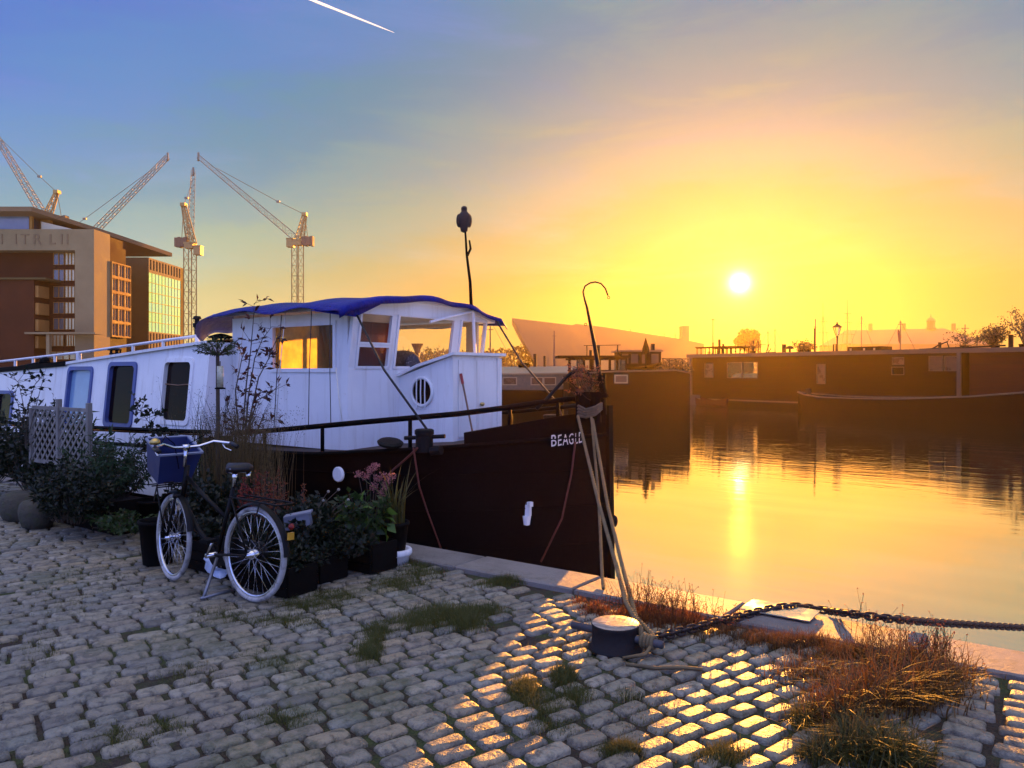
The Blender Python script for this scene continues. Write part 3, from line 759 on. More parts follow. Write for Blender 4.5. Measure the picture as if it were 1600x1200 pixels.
def tall_ship(label, u, vt, Z, yards, hull=True):
    b = col(u, Z, WATER_Z); g_ = thing('tall_ship', label, 'ship', b, 0, 'tall ships in the haze')
    L = 26
    mb = MB(); prof = [(-L / 2, 0.2), (-L / 2, 5.0), (-L / 4, 3.6), (L / 4, 3.4), (L / 2, 4.6), (L / 2 - 2, 0.2)]
    mb.extrude([b + ax * x_ + Vector((0, 0, z_)) - fw * 3 for x_, z_ in prof], fw * 6); mb.build('hull', m_mast, g_)
    tp = at(u, vt, Z); mb = MB(); mb.tube([b + Vector((0, 0, 2)), b.lerp(tp, .6), tp], [0.5, 0.35, 0.12], 6)
    for f in yards: p_ = b.lerp(tp, f); mb.beam(p_ - ax * 5 * (1.2 - f), p_ + ax * 5 * (1.2 - f), 0.22)
    mb.tube([b - ax * 5 + Vector((0, 0, 3)), b.lerp(tp, .85)], 0.1, 3); mb.tube([b + ax * 5 + Vector((0, 0, 3)), b.lerp(tp, .85)], 0.1, 3)
    p_ = b.lerp(tp, .42); mb.box(p_, (2.6, 2.6, 0.9), TH); mb.build('mast', m_mast, g_)
tall_ship('tall ship whose thin mast stands left of the street lamp', 1286, 474, 400, (0.42, 0.6, 0.75))
tall_ship('tall ship with the highest mast, right of the street lamp', 1324, 468, 395, (0.42, 0.55, 0.7, 0.82))

# trees along the far shore: one mass, plus the two crowns that stand out
m_ftree = foliage('far_tree_leaf', (0.035, 0.045, 0.02), (0.07, 0.08, 0.03), 0.3)
m_bark = pm('bark', (0.06, 0.045, 0.03), 0.9, scale=6, bump=0.5, bscale=20, bdist=0.02)
cs, ax_, ls = [], [], []
def crown_pts(c, r, n, size):
    P_, d_ = in_ball(c, r, n, 0.25); k = rnd_dirs(n) * 0.8 + d_ * 0.6
    cs.append(P_); ax_.append(k); ls.append(RNG.uniform(.7, 1.3, n) * size)
for k in range(80):
    u = RNG.uniform(470, 1720); Z = RNG.uniform(345, 440)
    if 800 < u < 1095 and Z > 320: continue
    hgt = RNG.uniform(5, 10) if u > 860 else RNG.uniform(7, 12)
    if 1120 < u < 1330: hgt *= 1.15
    r_ = RNG.uniform(3.5, 7)
    crown_pts(col(u, Z, 0.5 + hgt * .55), (r_, r_, hgt * .55), 130, 1.7)
for u, v in ((590, 552), (610, 548), (640, 552), (672, 553), (700, 550), (790, 547), (806, 544), (820, 540), (832, 536)):
    Z = 352; tp = at(u, v, Z); crown_pts((tp.x, tp.y, tp.z * .55), (7, 7, tp.z * .5), 260, 1.5)
V, F = leaves(np.concatenate(cs), np.concatenate(ax_), np.concatenate(ls), np.concatenate(ls) * .7)
tag(mesh_np('distant_trees', V, F, m_ftree), kind='stuff')
def round_tree(label, u, vt, vb, wpx, Z, n, size, zb=0.5, mat=None, name='round_tree', group=None):
    b = col(u, Z, zb); g_ = thing(name, label, 'tree', b, 0, group); s_ = Z / FPX
    tz = EYE - (vt - 580) * s_; bz = EYE - (vb - 580) * s_; r_ = wpx * s_ / 2
    mb = MB(); mb.tube([b, Vector((b.x, b.y, bz * .6)), Vector((b.x + .2, b.y, (bz + tz) / 2))], [r_ * .09, r_ * .07, r_ * .03], 7)
    for k in range(6):
        a = k * 1.05; mb.tube([Vector((b.x, b.y, bz * .7 + k * .1 * r_)), b + Vector((math.cos(a) * r_ * .7, math.sin(a) * r_ * .7, (bz * .4 + tz * .6) - b.z))], [r_ * .04, r_ * .01], 5)
    mb.build('trunk', m_bark, g_)
    cc, aa = [], []
    for k in range(26):
        d = rnd_dirs(1)[0]; ctr = np.array([b.x, b.y, (tz + bz) / 2]) + d * np.array([r_, r_, (tz - bz) / 2]) * RNG.uniform(.35, .78)
        P_, d_ = in_ball(ctr, np.array([r_, r_, (tz - bz) / 2]) * .33, n // 26, 0.2); cc.append(P_); aa.append(rnd_dirs(len(P_)) + d_ * .5)
    V, F = leaves(np.concatenate(cc), np.concatenate(aa), size, size * .6); mesh_np('crown', V, F, mat or m_ftree, g_)
    return g_
round_tree('big round crowned tree fading into the golden haze', 1171, 511, 552, 46, 300, 2600, 1.1)
# ------------------------------------------------------------------ houseboats across the water
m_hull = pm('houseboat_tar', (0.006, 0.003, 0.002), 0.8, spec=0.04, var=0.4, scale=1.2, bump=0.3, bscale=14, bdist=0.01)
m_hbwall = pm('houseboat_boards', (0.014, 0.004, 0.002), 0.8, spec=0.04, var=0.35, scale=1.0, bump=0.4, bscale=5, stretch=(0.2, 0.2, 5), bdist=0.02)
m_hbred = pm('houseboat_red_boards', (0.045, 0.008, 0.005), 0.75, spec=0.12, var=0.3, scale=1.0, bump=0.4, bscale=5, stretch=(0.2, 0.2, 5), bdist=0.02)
m_roofl = pm('roof_felt', (0.10, 0.07, 0.04), 0.55, var=0.2, scale=1.0)
m_trim = pm('boat_trim', (0.065, 0.036, 0.015), 0.5, var=0.2, scale=2.0)
m_white_far = pm('cream_trim', (0.26, 0.2, 0.1), 0.5, var=0.15, scale=2.0)
m_dim = pm('curtained_pane', (0.10, 0.045, 0.015), 0.3, 0, var=0.3, scale=1.5, spec=0.3)
m_cloth = pm('gold_cloth', (0.62, 0.42, 0.16), 0.9, var=0.25, scale=3, bump=0.6, bscale=6, bdist=0.05)
m_clear = thin_glass('clear_pane', (0.92, 0.93, 0.92), 0.05)
m_iron = pm('black_iron', (0.006, 0.006, 0.006), 0.6, 0.0, spec=0.15, var=0.3, scale=4, bump=0.2, bscale=40)
def hbZ(u): return 1 / (0.01479 + (u - 1080) / 520 * 0.00658)
P0 = col(1080, hbZ(1080), WATER_Z); P1 = col(1600, hbZ(1600), WATER_Z)
hx = (P1 - P0).normalized(); hn = Vector((hx.y, -hx.x, 0))
if hn.dot(fw) > 0: hn = -hn
def hbx(u):
    return (col(u, hbZ(u), WATER_Z) - P0).dot(hx)
def hbz(u, v): return EYE - (v - 580) / FPX * hbZ(u) - WATER_Z
def hb(x, y, z): return P0 + hx * x - hn * y + Vector((0, 0, z))
def hbbox(mb, x0, x1, y0, y1, z0, z1):
    M = Matrix((hx, -hn, Vector((0, 0, 1)))).transposed()
    return mb.box(hb((x0 + x1) / 2, (y0 + y1) / 2, (z0 + z1) / 2), (x1 - x0, y1 - y0, z1 - z0), M=M)
RT = 4.28; UP = Vector((0, 0, 1))
def houseboat(label, x0, x1, wins, group='houseboats across the water', wmat=None):
    g_ = thing('houseboat', label, 'houseboat', hb((x0 + x1) / 2, 2.5, 0), 0, group)
    near = []; 
    for k in wins: near.append(k[:4])
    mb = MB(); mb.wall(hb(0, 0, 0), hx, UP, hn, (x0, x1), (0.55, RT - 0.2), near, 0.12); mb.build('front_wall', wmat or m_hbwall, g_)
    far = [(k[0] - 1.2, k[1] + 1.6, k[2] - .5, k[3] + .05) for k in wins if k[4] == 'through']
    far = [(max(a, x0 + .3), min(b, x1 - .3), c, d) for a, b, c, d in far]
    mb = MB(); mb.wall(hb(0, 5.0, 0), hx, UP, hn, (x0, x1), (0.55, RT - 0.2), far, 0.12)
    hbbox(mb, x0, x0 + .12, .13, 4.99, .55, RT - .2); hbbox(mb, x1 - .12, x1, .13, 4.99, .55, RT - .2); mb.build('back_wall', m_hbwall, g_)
    mb = MB(); hbbox(mb, x0 - .25, x1 + .25, -.35, 5.4, RT - .2, RT - .02); mb.build('roof', m_roofl, g_)
    mb = MB(); hbbox(mb, x0 - .28, x1 + .28, -.42, -.352, RT - .24, RT + .05); mb.build('roof_edge', m_trim, g_)
    mb = MB(); hbbox(mb, x0 - .15, x1 + .15, -.2, 5.2, -1.0, .55); mb.build('pontoon', m_hull, g_)
    mb = MB(); hbbox(mb, x0 - .15, x1 + .15, -.30, -.2, .46, .57); mb.build('fender_rail', m_trim, g_)
    for (a, b, c, d, kd, bars) in wins:
        hs = [(a + (b - a) * i / bars + .05, a + (b - a) * (i + 1) / bars - .05, c + .05, d - .05) for i in range(bars)]
        mb = MB(); mb.wall(hb(0, -.03, 0), hx, UP, hn, (a, b), (c, d), hs, 0.12); w_ = mb.build('window', m_trim, g_)
        for h_ in hs:
            MB().add([hb(h_[0], .05, h_[2]), hb(h_[1], .05, h_[2]), hb(h_[1], .05, h_[3]), hb(h_[0], .05, h_[3])], [(0, 1, 2, 3)]).build('pane', m_clear if kd == 'through' else m_dim, w_)
    return g_
W_ = lambda u0, u1, v0, v1, kd, bars=1: (hbx(u0), hbx(u1), hbz((u0 + u1) / 2, v1), hbz((u0 + u1) / 2, v0), kd, bars)
xs_ = hbx(1503)
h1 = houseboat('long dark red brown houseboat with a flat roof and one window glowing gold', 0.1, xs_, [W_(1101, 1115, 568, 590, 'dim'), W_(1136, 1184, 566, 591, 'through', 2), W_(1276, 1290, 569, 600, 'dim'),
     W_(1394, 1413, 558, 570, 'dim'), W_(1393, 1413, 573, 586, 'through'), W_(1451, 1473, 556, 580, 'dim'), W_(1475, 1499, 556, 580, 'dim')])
mb = MB()
for k in range(3): mb.ball(hb(hbx(1146 + k * 9), .9, hbz(1160, 590) + .02), (.75, .4, .36), 10, 6)
tag(mb.build('cushions', m_cloth, None, True), 'gold lit cushions piled inside the glowing houseboat window', 'cushions')
mb = MB(); hbbox(mb, xs_ - .1, xs_ + .14, -.5, -.36, .3, RT - .24); mb.build('corner_post', m_trim, h1)
mb = MB(); hbbox(mb, .15, .4, -.45, -.3, .3, RT - .24); mb.build('corner_post', m_trim, h1)
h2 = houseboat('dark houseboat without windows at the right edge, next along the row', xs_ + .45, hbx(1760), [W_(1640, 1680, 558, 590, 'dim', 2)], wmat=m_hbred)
# roof clutter of the long houseboat: parts fixed to it
mb = MB(); zt_ = RT - .02
for k in range(9):
    x_ = hbx(1082) + (hbx(1134) - hbx(1082)) * k / 8
    for y_ in (.6, 3.0): mb.beam(hb(x_, y_, zt_), hb(x_, y_, zt_ + .62), .07)
for y_ in (.6, 3.0): mb.beam(hb(hbx(1081), y_, zt_ + .62), hb(hbx(1135), y_, zt_ + .62), .1)
hbbox(mb, hbx(1080), hbx(1136), .5, 3.1, zt_ + .64, zt_ + .72); mb.build('roof_pergola', m_hbwall, h1)
def chim(u, h_, r_=.12, cap=False, y=1.5):
    mb = MB(); c = hb(hbx(u), y, zt_); mb.tube([c, c + UP * h_], r_, 8)
    if cap: mb.lathe([(.02, .32), (.2, .27), (.34, .12), (.34, .06), (.1, .04)], c + UP * (h_ - .1), 10)
    return mb.build('chimney', m_iron, h1)
chim(1096, 1.1, .07); chim(1106, 1.35, .11); chim(1112, .95, .1); chim(1207, .75, .17); chim(1216, .42, .08, True); chim(1255, 1.9, .07); chim(1451, .55, .1); chim(1563, .9, .14)
mb = MB()
for u, h_ in ((1174, 1.1), (1177, .7), (1184, .8), (1187, .45)): mb.beam(hb(hbx(u), 1, zt_), hb(hbx(u) + (.35 if u > 1180 else -.1), 1, zt_ + h_), .05)
mb.beam(hb(hbx(1173), 1, zt_ + .06), hb(hbx(1200), 1, zt_ + .12), .09); mb.beam(hb(hbx(1174), 1, zt_ + .75), hb(hbx(1185), 1, zt_ + .75), .04); mb.build('deck_chair_frame', m_iron, h1)
mb = MB(); hbbox(mb, hbx(1300), hbx(1352), 2.0, 3.6, zt_, zt_ + .42); mb.build('roof_box', m_hbwall, h1)
mb = MB()
for u in (1304, 1325, 1341): mb = MB(); hbbox(mb, hbx(u), hbx(u + 3), 1.97, 1.995, zt_ + .12, zt_ + .3); mb.build('skylight', m_white_far, h1)
mb = MB(); mb.tube([hb(hbx(1288), 1.2, zt_), hb(hbx(1288), 1.2, zt_ + .62), hb(hbx(1292), 1.2, zt_ + .62), hb(hbx(1292), 1.2, zt_)], .05, 6); mb.build('roof_hoop', m_iron, h1)
mb = MB(); mb.tube([hb(hbx(1440), 1, zt_), hb(hbx(1455), 1, zt_ + .35), hb(hbx(1468), 1, zt_ + .55), hb(hbx(1472), 1, zt_ + .1)], .05, 5); mb.tube([hb(hbx(1425), 1, zt_ + .08), hb(hbx(1560), 1, zt_ + .22)], .06, 5); mb.build('roof_pole', m_iron, h1)
# bushes growing in tubs on the roofs
m_bush = foliage('dark_bush', (0.02, 0.022, 0.012), (0.05, 0.045, 0.02), 0.25)
def roof_plant(label, u, wid, hgt, n, leaf, name='potted_shrub', cat_='shrub', twig=False, y=1.6):
    b = hb(hbx(u), y, zt_); g_ = thing(name, label, cat_, b, 0, 'shrubs on the houseboat roofs')
    mb = MB(); mb.lathe([(.22, 0), (.28, .3), (.25, .3)], b, 10); mb.build('tub', m_hull, g_)
    mb = MB(); cc, aa = [], []
    nb = 7 if not twig else 22
    for k in range(nb):
        d = rnd_dirs(1, .25, .95)[0]; e = np.array(b) + np.array([0, 0, .3]) + d * np.array([wid * .55, wid * .55, hgt * .95]); s_ = np.array(b) + np.array([0, 0, .25 + RNG.uniform(0, .35) * hgt])
        md = (s_ + e) / 2 + rnd_dirs(1)[0] * wid * .08
        mb.tube([s_, md, e], [.035, .02, .008], 4)
        for f in np.linspace(.3, 1, max(2, n // nb // 4)):
            p_ = s_ + (e - s_) * f; P_ = p_ + rnd_dirs(4) * wid * (.06 if twig else .16); cc.append(P_); aa.append(rnd_dirs(4))
    mb.build('branch', m_bark, g_)
    V, F = leaves(np.concatenate(cc), np.concatenate(aa), leaf, leaf * .55); mesh_np('foliage', V, F, m_bush, g_)
    return g_
roof_plant('bare little tree in a tub on the long houseboat roof', 1157, 1.3, 1.15, 10, .05, twig=True)
roof_plant('low row of shrubs behind the chimney on the long houseboat roof', 1232, 1.6, .75, 260, .18)
roof_plant('small round shrub beside the low row on the houseboat roof', 1243, 1.1, .55, 200, .16)
roof_plant('wide spreading shrub left of the dense bush on the roof', 1489, 2.2, 1.0, 420, .13)
roof_plant('dense dark bush on the roof left of the sparse tree', 1537, 2.4, 1.25, 1500, .15)
roof_plant('sparse leaning tree with scattered leaves at the right edge', 1582, 3.0, 2.7, 800, .13, 'sparse_tree', 'tree', True)
# barge moored in front
def long_hull(name, label, pts_top, v_water_u, dy0, wid, m, rim, cat_='barge', group=None):
    pass
g_ = thing('moored_barge', 'low black barge with pointed bow lying in front of the right houseboats', 'barge', hb(hbx(1500), -4, 0))
def mbZ(u): return hbZ(u) - 5.0
top_l = [(1246, 613), (1256, 617), (1280, 621), (1330, 623), (1400, 624), (1470, 622), (1520, 620), (1600, 614), (1700, 606)]
T = [at(u, v, mbZ(u)) for u, v in top_l]
nearw = [Vector((p.x, p.y, WATER_Z - .4)) + (hx * .5 if i == 0 else Vector()) for i, p in enumerate(T)]
farT = [p - hn * (0.05 + min(3.6, 3.6 * (i / 2.2))) for i, p in enumerate(T)]
farw = [Vector((p.x, p.y, WATER_Z - .4)) for p in farT]
mb = MB(); mb.grid([nearw, T]); mb.grid([farw, farT]); mb.build('hull', m_hull, g_)
mb = MB(); mb.grid([[p - UP * .18 for p in T], [p - UP * .18 for p in farT]]); mb.build('deck', m_hbwall, g_)
mb = MB(); mb.tube([p + UP * .03 for p in T], .055, 6); mb.tube([p + UP * .03 for p in farT], .055, 6); mb.build('gunwale', m_trim, g_)
mb = MB(); c = T[1] - hn * .5; mb.box(c + UP * .2, (.3, .3, .5)); mb.build('bitt', m_iron, g_)
g_ = thing('rowing_boat', 'small red rowing boat beside the long houseboat hull', 'boat', hb(hbx(1124), -1.2, 0))
mb = MB(); a0, a1 = hbx(1104), hbx(1150); rows = []
for i in range(9):
    f = i / 8; x_ = a0 + (a1 - a0) * f; w_ = .62 * math.sin(math.pi * min(1, .12 + f * .85)) ** .6; sh = .45 + .25 * abs(f - .5) ** 1.5 * 2.8
    rows.append([hb(x_, -1.1 + s_ * w_ * k, z_) for s_, k, z_ in ((-1, 1, sh), (-1, .8, .1), (0, .1, -.12), (1, .8, .1), (1, 1, sh))])
mb.grid(rows); mb.build('hull', pm('red_boat', (0.05, 0.006, 0.004), 0.7, spec=.1), g_)
mb = MB(); hbbox(mb, a0 + 1, a0 + 1.2, -1.55, -.65, .38, .42); hbbox(mb, a0 + 1.9, a0 + 2.1, -1.5, -.7, .38, .42); mb.build('thwart', m_trim, g_)

# ------------------------------------------------------------------ two barges beyond the bow
def pb(mb, u0, u1, v0, v1, Z, d):
    p, q = at(u0, v1, Z), at(u1, v0, Z); c = (p + q) / 2 + fw * d / 2
    return mb.box(c, (abs((q - p).dot(ax)), d, abs(q.z - p.z)), rz=TH)
ZA_ = 53.0
g_ = thing('barge', 'long houseboat barge with white framed windows seen beyond the bow', 'barge', col(850, ZA_, WATER_Z))
tl = [(700, 607), (760, 609), (850, 610), (930, 606), (952, 600)]
mb = MB(); T = [at(u, v, ZA_) for u, v in tl]; B_ = [Vector((p.x, p.y, WATER_Z - .3)) for p in T]; B_[-1] -= ax * .4
T2 = [p + fw * 4.5 for p in T]; T2[-1] = T[-1] + fw * 1.5 - ax * .2; B2 = [Vector((p.x, p.y, WATER_Z - .3)) for p in T2]
mb.grid([B_, T]); mb.grid([T, T2]); mb.grid([T2, B2]); mb.grid([[T[0], B_[0]], [T2[0], B2[0]]]); mb.grid([[T[-1], B_[-1]], [T2[-1], B2[-1]]]); mb.build('hull', m_hull, g_)
mb = MB(); holes = []
oA = cw(0, ZA_ + .5, 0); Zc_ = ZA_ + .5
for u0, u1 in ((786, 807), (830, 848), (850, 868), (880, 897), (899, 905)): holes.append((lib_x(u0, Zc_), lib_x(u1, Zc_), lib_z(601, Zc_), lib_z(590, Zc_)))
mb.wall(oA, ax, UP, -fw, (lib_x(640, Zc_), lib_x(908, Zc_)), (lib_z(613, Zc_), lib_z(584, Zc_)), holes, .1); pb(mb, 640, 906, 585, 613, Zc_ + .15, 3.2); mb.build('cabin_wall', pm('olive_cabin', (0.10, 0.085, 0.05), .6), g_)
for h_ in holes:
    mb = MB(); mb.frame(oA, ax, UP, -fw, h_[0] + .03, h_[1] - .03, h_[2] + .03, h_[3] - .03, .07, .06, .04); w_ = mb.build('window', m_white_far, g_)
    MB().add([oA + ax * h_[0] + UP * h_[2] + fw * .05, oA + ax * h_[1] + UP * h_[2] + fw * .05, oA + ax * h_[1] + UP * h_[3] + fw * .05, oA + ax * h_[0] + UP * h_[3] + fw * .05], [(0, 1, 2, 3)]).build('pane', m_dim, w_)
mb = MB(); e0, e1 = at(640, 584, Zc_ - .15), at(908, 582, Zc_ - .15)
r0, r1 = at(640, 574, Zc_ + 1.8), at(905, 572, Zc_ + 1.8)
mb.grid([[e0, e1], [r0, r1]]); mb.grid([[e0 - UP * .1, e1 - UP * .1], [e0, e1]]); mb.grid([[r0, r1], [r0 + fw * 1.8 - UP * .5, r1 + fw * 1.8 - UP * .5]]); mb.build('cabin_roof', m_white_far, g_)
mb = MB()
for u, v0, r_ in ((836, 553, .12), (851, 556, .09)): b = at(u, 573, Zc_ + 1.2); MB().tube([b, at(u, v0, Zc_ + 1.2)], r_, 8).build('chimney', m_iron, g_)
mb = MB(); b = at(866, 573, Zc_ + 2.5); mb.tube([b, at(866, 517, Zc_ + 2.5)], [.06, .03], 6); mb.beam(at(863, 525, Zc_ + 2.5), at(869, 525, Zc_ + 2.5), .04); mb.build('mast', m_mast, g_)
mb = MB()
for u, w_ in ((814, 7), (824, 6), (819, 8)): MB().ball(at(u, 571, Zc_ + 1.6), (w_ * .03, .25, .2), 8, 5).build('roof_bundle', m_hull, g_)
ZB_ = 46.5
g_ = thing('old_barge', 'dark barge with wooden wheelhouse, chimneys and one pale framed hull window', 'barge', col(1000, ZB_, WATER_Z))
tl = [(888, 588), (920, 583), (960, 581), (1020, 580), (1056, 579), (1078, 583)]
T = [at(u, v, ZB_) for u, v in tl]; B_ = [Vector((p.x, p.y, WATER_Z - .3)) for p in T]
T2 = [p + fw * 4.6 for p in T]; B2 = [Vector((p.x, p.y, WATER_Z - .3)) for p in T2]
mb = MB(); mb.grid([B_, T]); mb.grid([T, T2]); mb.grid([T2, B2]); mb.grid([[T[0], B_[0]], [T2[0], B2[0]]]); mb.grid([[T[-1], B_[-1]], [T2[-1], B2[-1]]]); mb.build('hull', m_hull, g_)
mb = MB(); mb.tube([p - fw * .03 + UP * .02 for p in T], .05, 5); mb.build('gunwale', m_trim, g_)
oB = cw(0, ZB_ - .03, 0); mb = MB(); mb.frame(oB, ax, UP, -fw, lib_x(962, ZB_), lib_x(979, ZB_), lib_z(597, ZB_), lib_z(587.5, ZB_), .08, .05, .01); w_ = mb.build('window', m_white_far, g_)
MB().add([oB + ax * lib_x(u, ZB_) + UP * lib_z(v, ZB_) for u, v in ((962, 597), (979, 597), (979, 587.5), (962, 587.5))], [(0, 1, 2, 3)]).build('pane', m_dim, w_)
Zw = ZB_ + 1.2; oB = cw(0, Zw, 0); hs = []
for u0, u1 in ((892, 911), (914, 921), (928, 937), (939, 951), (955, 963), (966, 977)): hs.append((lib_x(u0, Zw), lib_x(u1, Zw), lib_z(578, Zw), lib_z(562, Zw)))
for off_, nm in ((0, 'wheelhouse_wall'), (2.4, 'wheelhouse_back_wall')):
    mb = MB(); mb.wall(oB + fw * off_, ax, UP, -fw, (lib_x(888, Zw), lib_x(980, Zw)), (lib_z(584, Zw), lib_z(559, Zw)), hs if not off_ else [(h_[0] - .5, h_[1] - .2, h_[2] - .3, h_[3]) for h_ in hs[:1]] + [(h_[0] - .3, h_[1] - .1, h_[2] - .3, h_[3]) for h_ in hs[2:]], .08); mb.build(nm, m_hbwall, g_)
for h_ in hs:
    MB().add([oB + ax * h_[0] + UP * h_[2] + fw * .04, oB + ax * h_[1] + UP * h_[2] + fw * .04, oB + ax * h_[1] + UP * h_[3] + fw * .04, oB + ax * h_[0] + UP * h_[3] + fw * .04], [(0, 1, 2, 3)]).build('window_pane', m_clear, g_)
mb = MB(); pb(mb, 872, 986, 555.5, 559, Zw - .3, 3.2); mb.build('wheelhouse_roof', m_hbwall, g_)
mb = MB(); pb(mb, 968, 1033, 549, 582, Zw + .6, 2.4); mb.build('deckhouse', m_hbwall, g_)
mb = MB(); pb(mb, 965, 1036, 547, 549.4, Zw + .3, 3.0); mb.build('deckhouse_roof', m_roofl, g_)
mb = MB()
for u0, u1 in ((972, 982), (986, 997), (1003, 1010), (1018, 1029)): mb = MB(); pb(mb, u0, u1, 553, 568, Zw + .57, .02); mb.build('deckhouse_panel', m_trim, g_)
mb = MB()
for u, v0, r_ in ((923, 547, .1), (934, 540, .16), (1020, 537, .14)): MB().tube([at(u, 566 if u < 960 else 550, Zw + 1), at(u, v0, Zw + 1)], r_, 8).build('chimney', m_iron, g_)
mb = MB(); mb.beam(at(912, 540, Zw), at(970, 539, Zw), .04); mb.beam(at(917, 540, Zw), at(917, 556, Zw), .05); mb.beam(at(965, 539, Zw), at(965, 556, Zw), .05); mb.build('awning_frame', m_iron, g_)
mb = MB(); mb.lathe([(.25, 0), (.22, .35), (.02, 1.0)], at(1009, 554, Zw - .5), 8); mb.tube([at(1009, 580, Zw - .5), at(1009, 552, Zw - .5)], .05, 6); mb.build('folded_parasol', m_hull, g_)
b = at(1052, 582, ZB_ + 1.0); gd = thing('deck_plants', 'dark tangle of plants growing on the deck of the dark barge', 'plants', b)
cc = []
for u, v, r_ in ((1036, 576, .55), (1048, 570, .7), (1060, 572, .65), (1070, 577, .45)): cc.append(in_ball(at(u, v, ZB_ + 1.0), (r_, .6, r_ * .6), 240, .1)[0])
cc = np.concatenate(cc); V, F = leaves(cc, rnd_dirs(len(cc)), .16, .08); mesh_np('foliage', V, F, m_bush, gd)
mb = MB()
for u in (1036, 1048, 1060, 1070): mb.tube([at(u, 583, ZB_ + 1.0), at(u + 1, 573, ZB_ + 1.0)], .03, 5)
mb.build('stem', m_bark, gd)
mb = MB(); mb.grid([[at(980, 577, Zw - .4), at(1035, 566, Zw - .4)], [at(980, 580, Zw + 1), at(1035, 571, Zw + 1)]]); mb.build('sloping_hatch', m_roofl, g_)
mb = MB()
for k, (u, v) in enumerate(((1036, 560), (1046, 560), (1056, 560), (1066, 561), (1075, 561))): mb.beam(at(u, 582, ZB_ + 1), at(u, v, ZB_ + 1), .05)
mb.beam(at(1034, 560, ZB_ + 1), at(1077, 561, ZB_ + 1), .05); mb.build('deck_railing', m_iron, g_)

# jetty behind the houseboats with the street lamp; small sailing boats beyond
Zj = 68.0
m_jetty = pm('jetty_timber', (0.05, 0.04, 0.03), .9)
tag(cambox(MB(), 6, 60, Zj - 1.2, Zj + 1.5, WATER_Z - .5, -.35).build('jetty', m_jetty), kind='structure')
b = col(1308, Zj, -.35); g_ = thing('street_lamp', 'old fashioned street lamp with a tapering glass lantern above the houseboat roof', 'street lamp', b)
s_ = Zj / FPX; top = at(1308, 505, Zj); mb = MB()
mb.lathe([(.2, 0), (.2, .5), (.12, .6), (.085, 1.6), (.07, 3.2), (.065, top.z - b.z - 1.25), (.13, top.z - b.z - 1.2), (.05, top.z - b.z - 1.12)], b, 10); mb.build('post', m_iron, g_)
mb = MB(); lz = at(1308, 528, Zj).z; lt = at(1308, 510.5, Zj).z
mb.ball((b.x, b.y, lz + .1), .1, 8, 6)
ln = MB()
for k in range(4):
    a = TH + math.pi / 4 + k * math.pi / 2
    d = Vector((math.cos(a), math.sin(a), 0)); ln.beam(Vector((b.x, b.y, lz + .2)) + d * .14, Vector((b.x, b.y, lt - .05)) + d * .36, .035)
ln.v += []; lan = ln.build('lantern_frame', m_iron, g_)
mb.lathe([(.44, 0), (.40, .06), (.16, .22), (.10, .24), (.10, .30), (.04, .36), (.05, .42), (.01, .5)], (b.x, b.y, lt - .05), 8); mb.build('lantern_cap', m_iron, g_)
mb = MB(); mb.lathe([(.12, .22), (.32, lt - lz - .06)], (b.x, b.y, lz), 4, Matrix.Rotation(TH + math.pi / 4, 3, 'Z'), caps=False); mb.build('lantern_glass', m_clear, g_)
def sail_boat(label, u, vt, Z, cross=None, stays=True, flag=False, rz=0.0):
    b = col(u, Z, WATER_Z); g_ = thing('sailing_boat', label, 'sailboat', b, 0, 'masts of boats behind the houseboats'); L = 9
    rows = []
    for i in range(7):
        f = i / 6; x_ = -L / 2 + L * f; w_ = 1.3 * math.sin(math.pi * (.15 + .85 * f)) ** .7 if f < 1 else .05
        rows.append([b + ax * x_ + fw * (s_ * w_) + UP * z_ for s_, z_ in ((-1, 1.0), (-.8, .1), (0, -.4), (.8, .1), (1, 1.0))])
    mb = MB(); mb.grid(rows); mb.build('hull', m_hull, g_)
    mb = MB(); mb.box(b + UP * 1.0, (3.4, 1.5, .7), TH); mb.build('cabin', m_hbwall, g_)
    tp = at(u, vt, Z); mb = MB(); mb.tube([b + UP, tp], [.11, .06], 6)
    if cross:
        for v, wpx in cross: mb.beam(at(u - wpx, v, Z), at(u + wpx, v, Z), .07)
    mb.build('mast', m_mast, g_)
    mb = MB(); mb.beam(b + UP * 2, b + UP * 2.2 - ax * 3.6, .12); mb.build('boom', m_mast, g_)
    if stays:
        mb = MB(); mb.tube([tp, b + ax * 4.2 + UP], .025, 3); mb.tube([tp, b - ax * 4.2 + UP], .025, 3); mb.build('stay', m_mast, g_)
    if flag:
        fb = at(u - 4, 513, Z); mb = MB(); mb.grid([[fb + ax * (k * .12) - UP * (j * .32 + k * .16) + fw * math.sin(k + j) * .1 for k in range(4)] for j in range(6)]); mb.build('flag', pm('flag_cloth', (0.12, 0.02, 0.02), .8), g_)
    return g_
sail_boat('slim pole with a short crossbar left of the round tree', 1114, 498, 105, [(499.5, 3.5)], False)
sail_boat('thin mast just right of the round tree', 1200, 517, 120, None, True)
sail_boat('second thin mast right of the round tree, with a lowered sail', 1211, 514, 128, None, True)
sail_boat('mast with a ball and crossbar left of the street lamp', 1274, 498, 100, [(511, 3.5), (501, 1)], False)
sail_boat('bare mast between the two tall ships and the museum roof', 1346, 494, 130, [(505, 2)], True)
sail_boat('mast with a drooping flag in front of the museum roof', 1407, 501, 98, [(507, 4)], True, True)
sail_boat('mast with spreader arms right of the museum cupola', 1508, 507, 100, [(513, 6)], False)
sail_boat('mast with rigging seen past the wheelhouse window', 766, 500, 90, [(515, 5)], True)

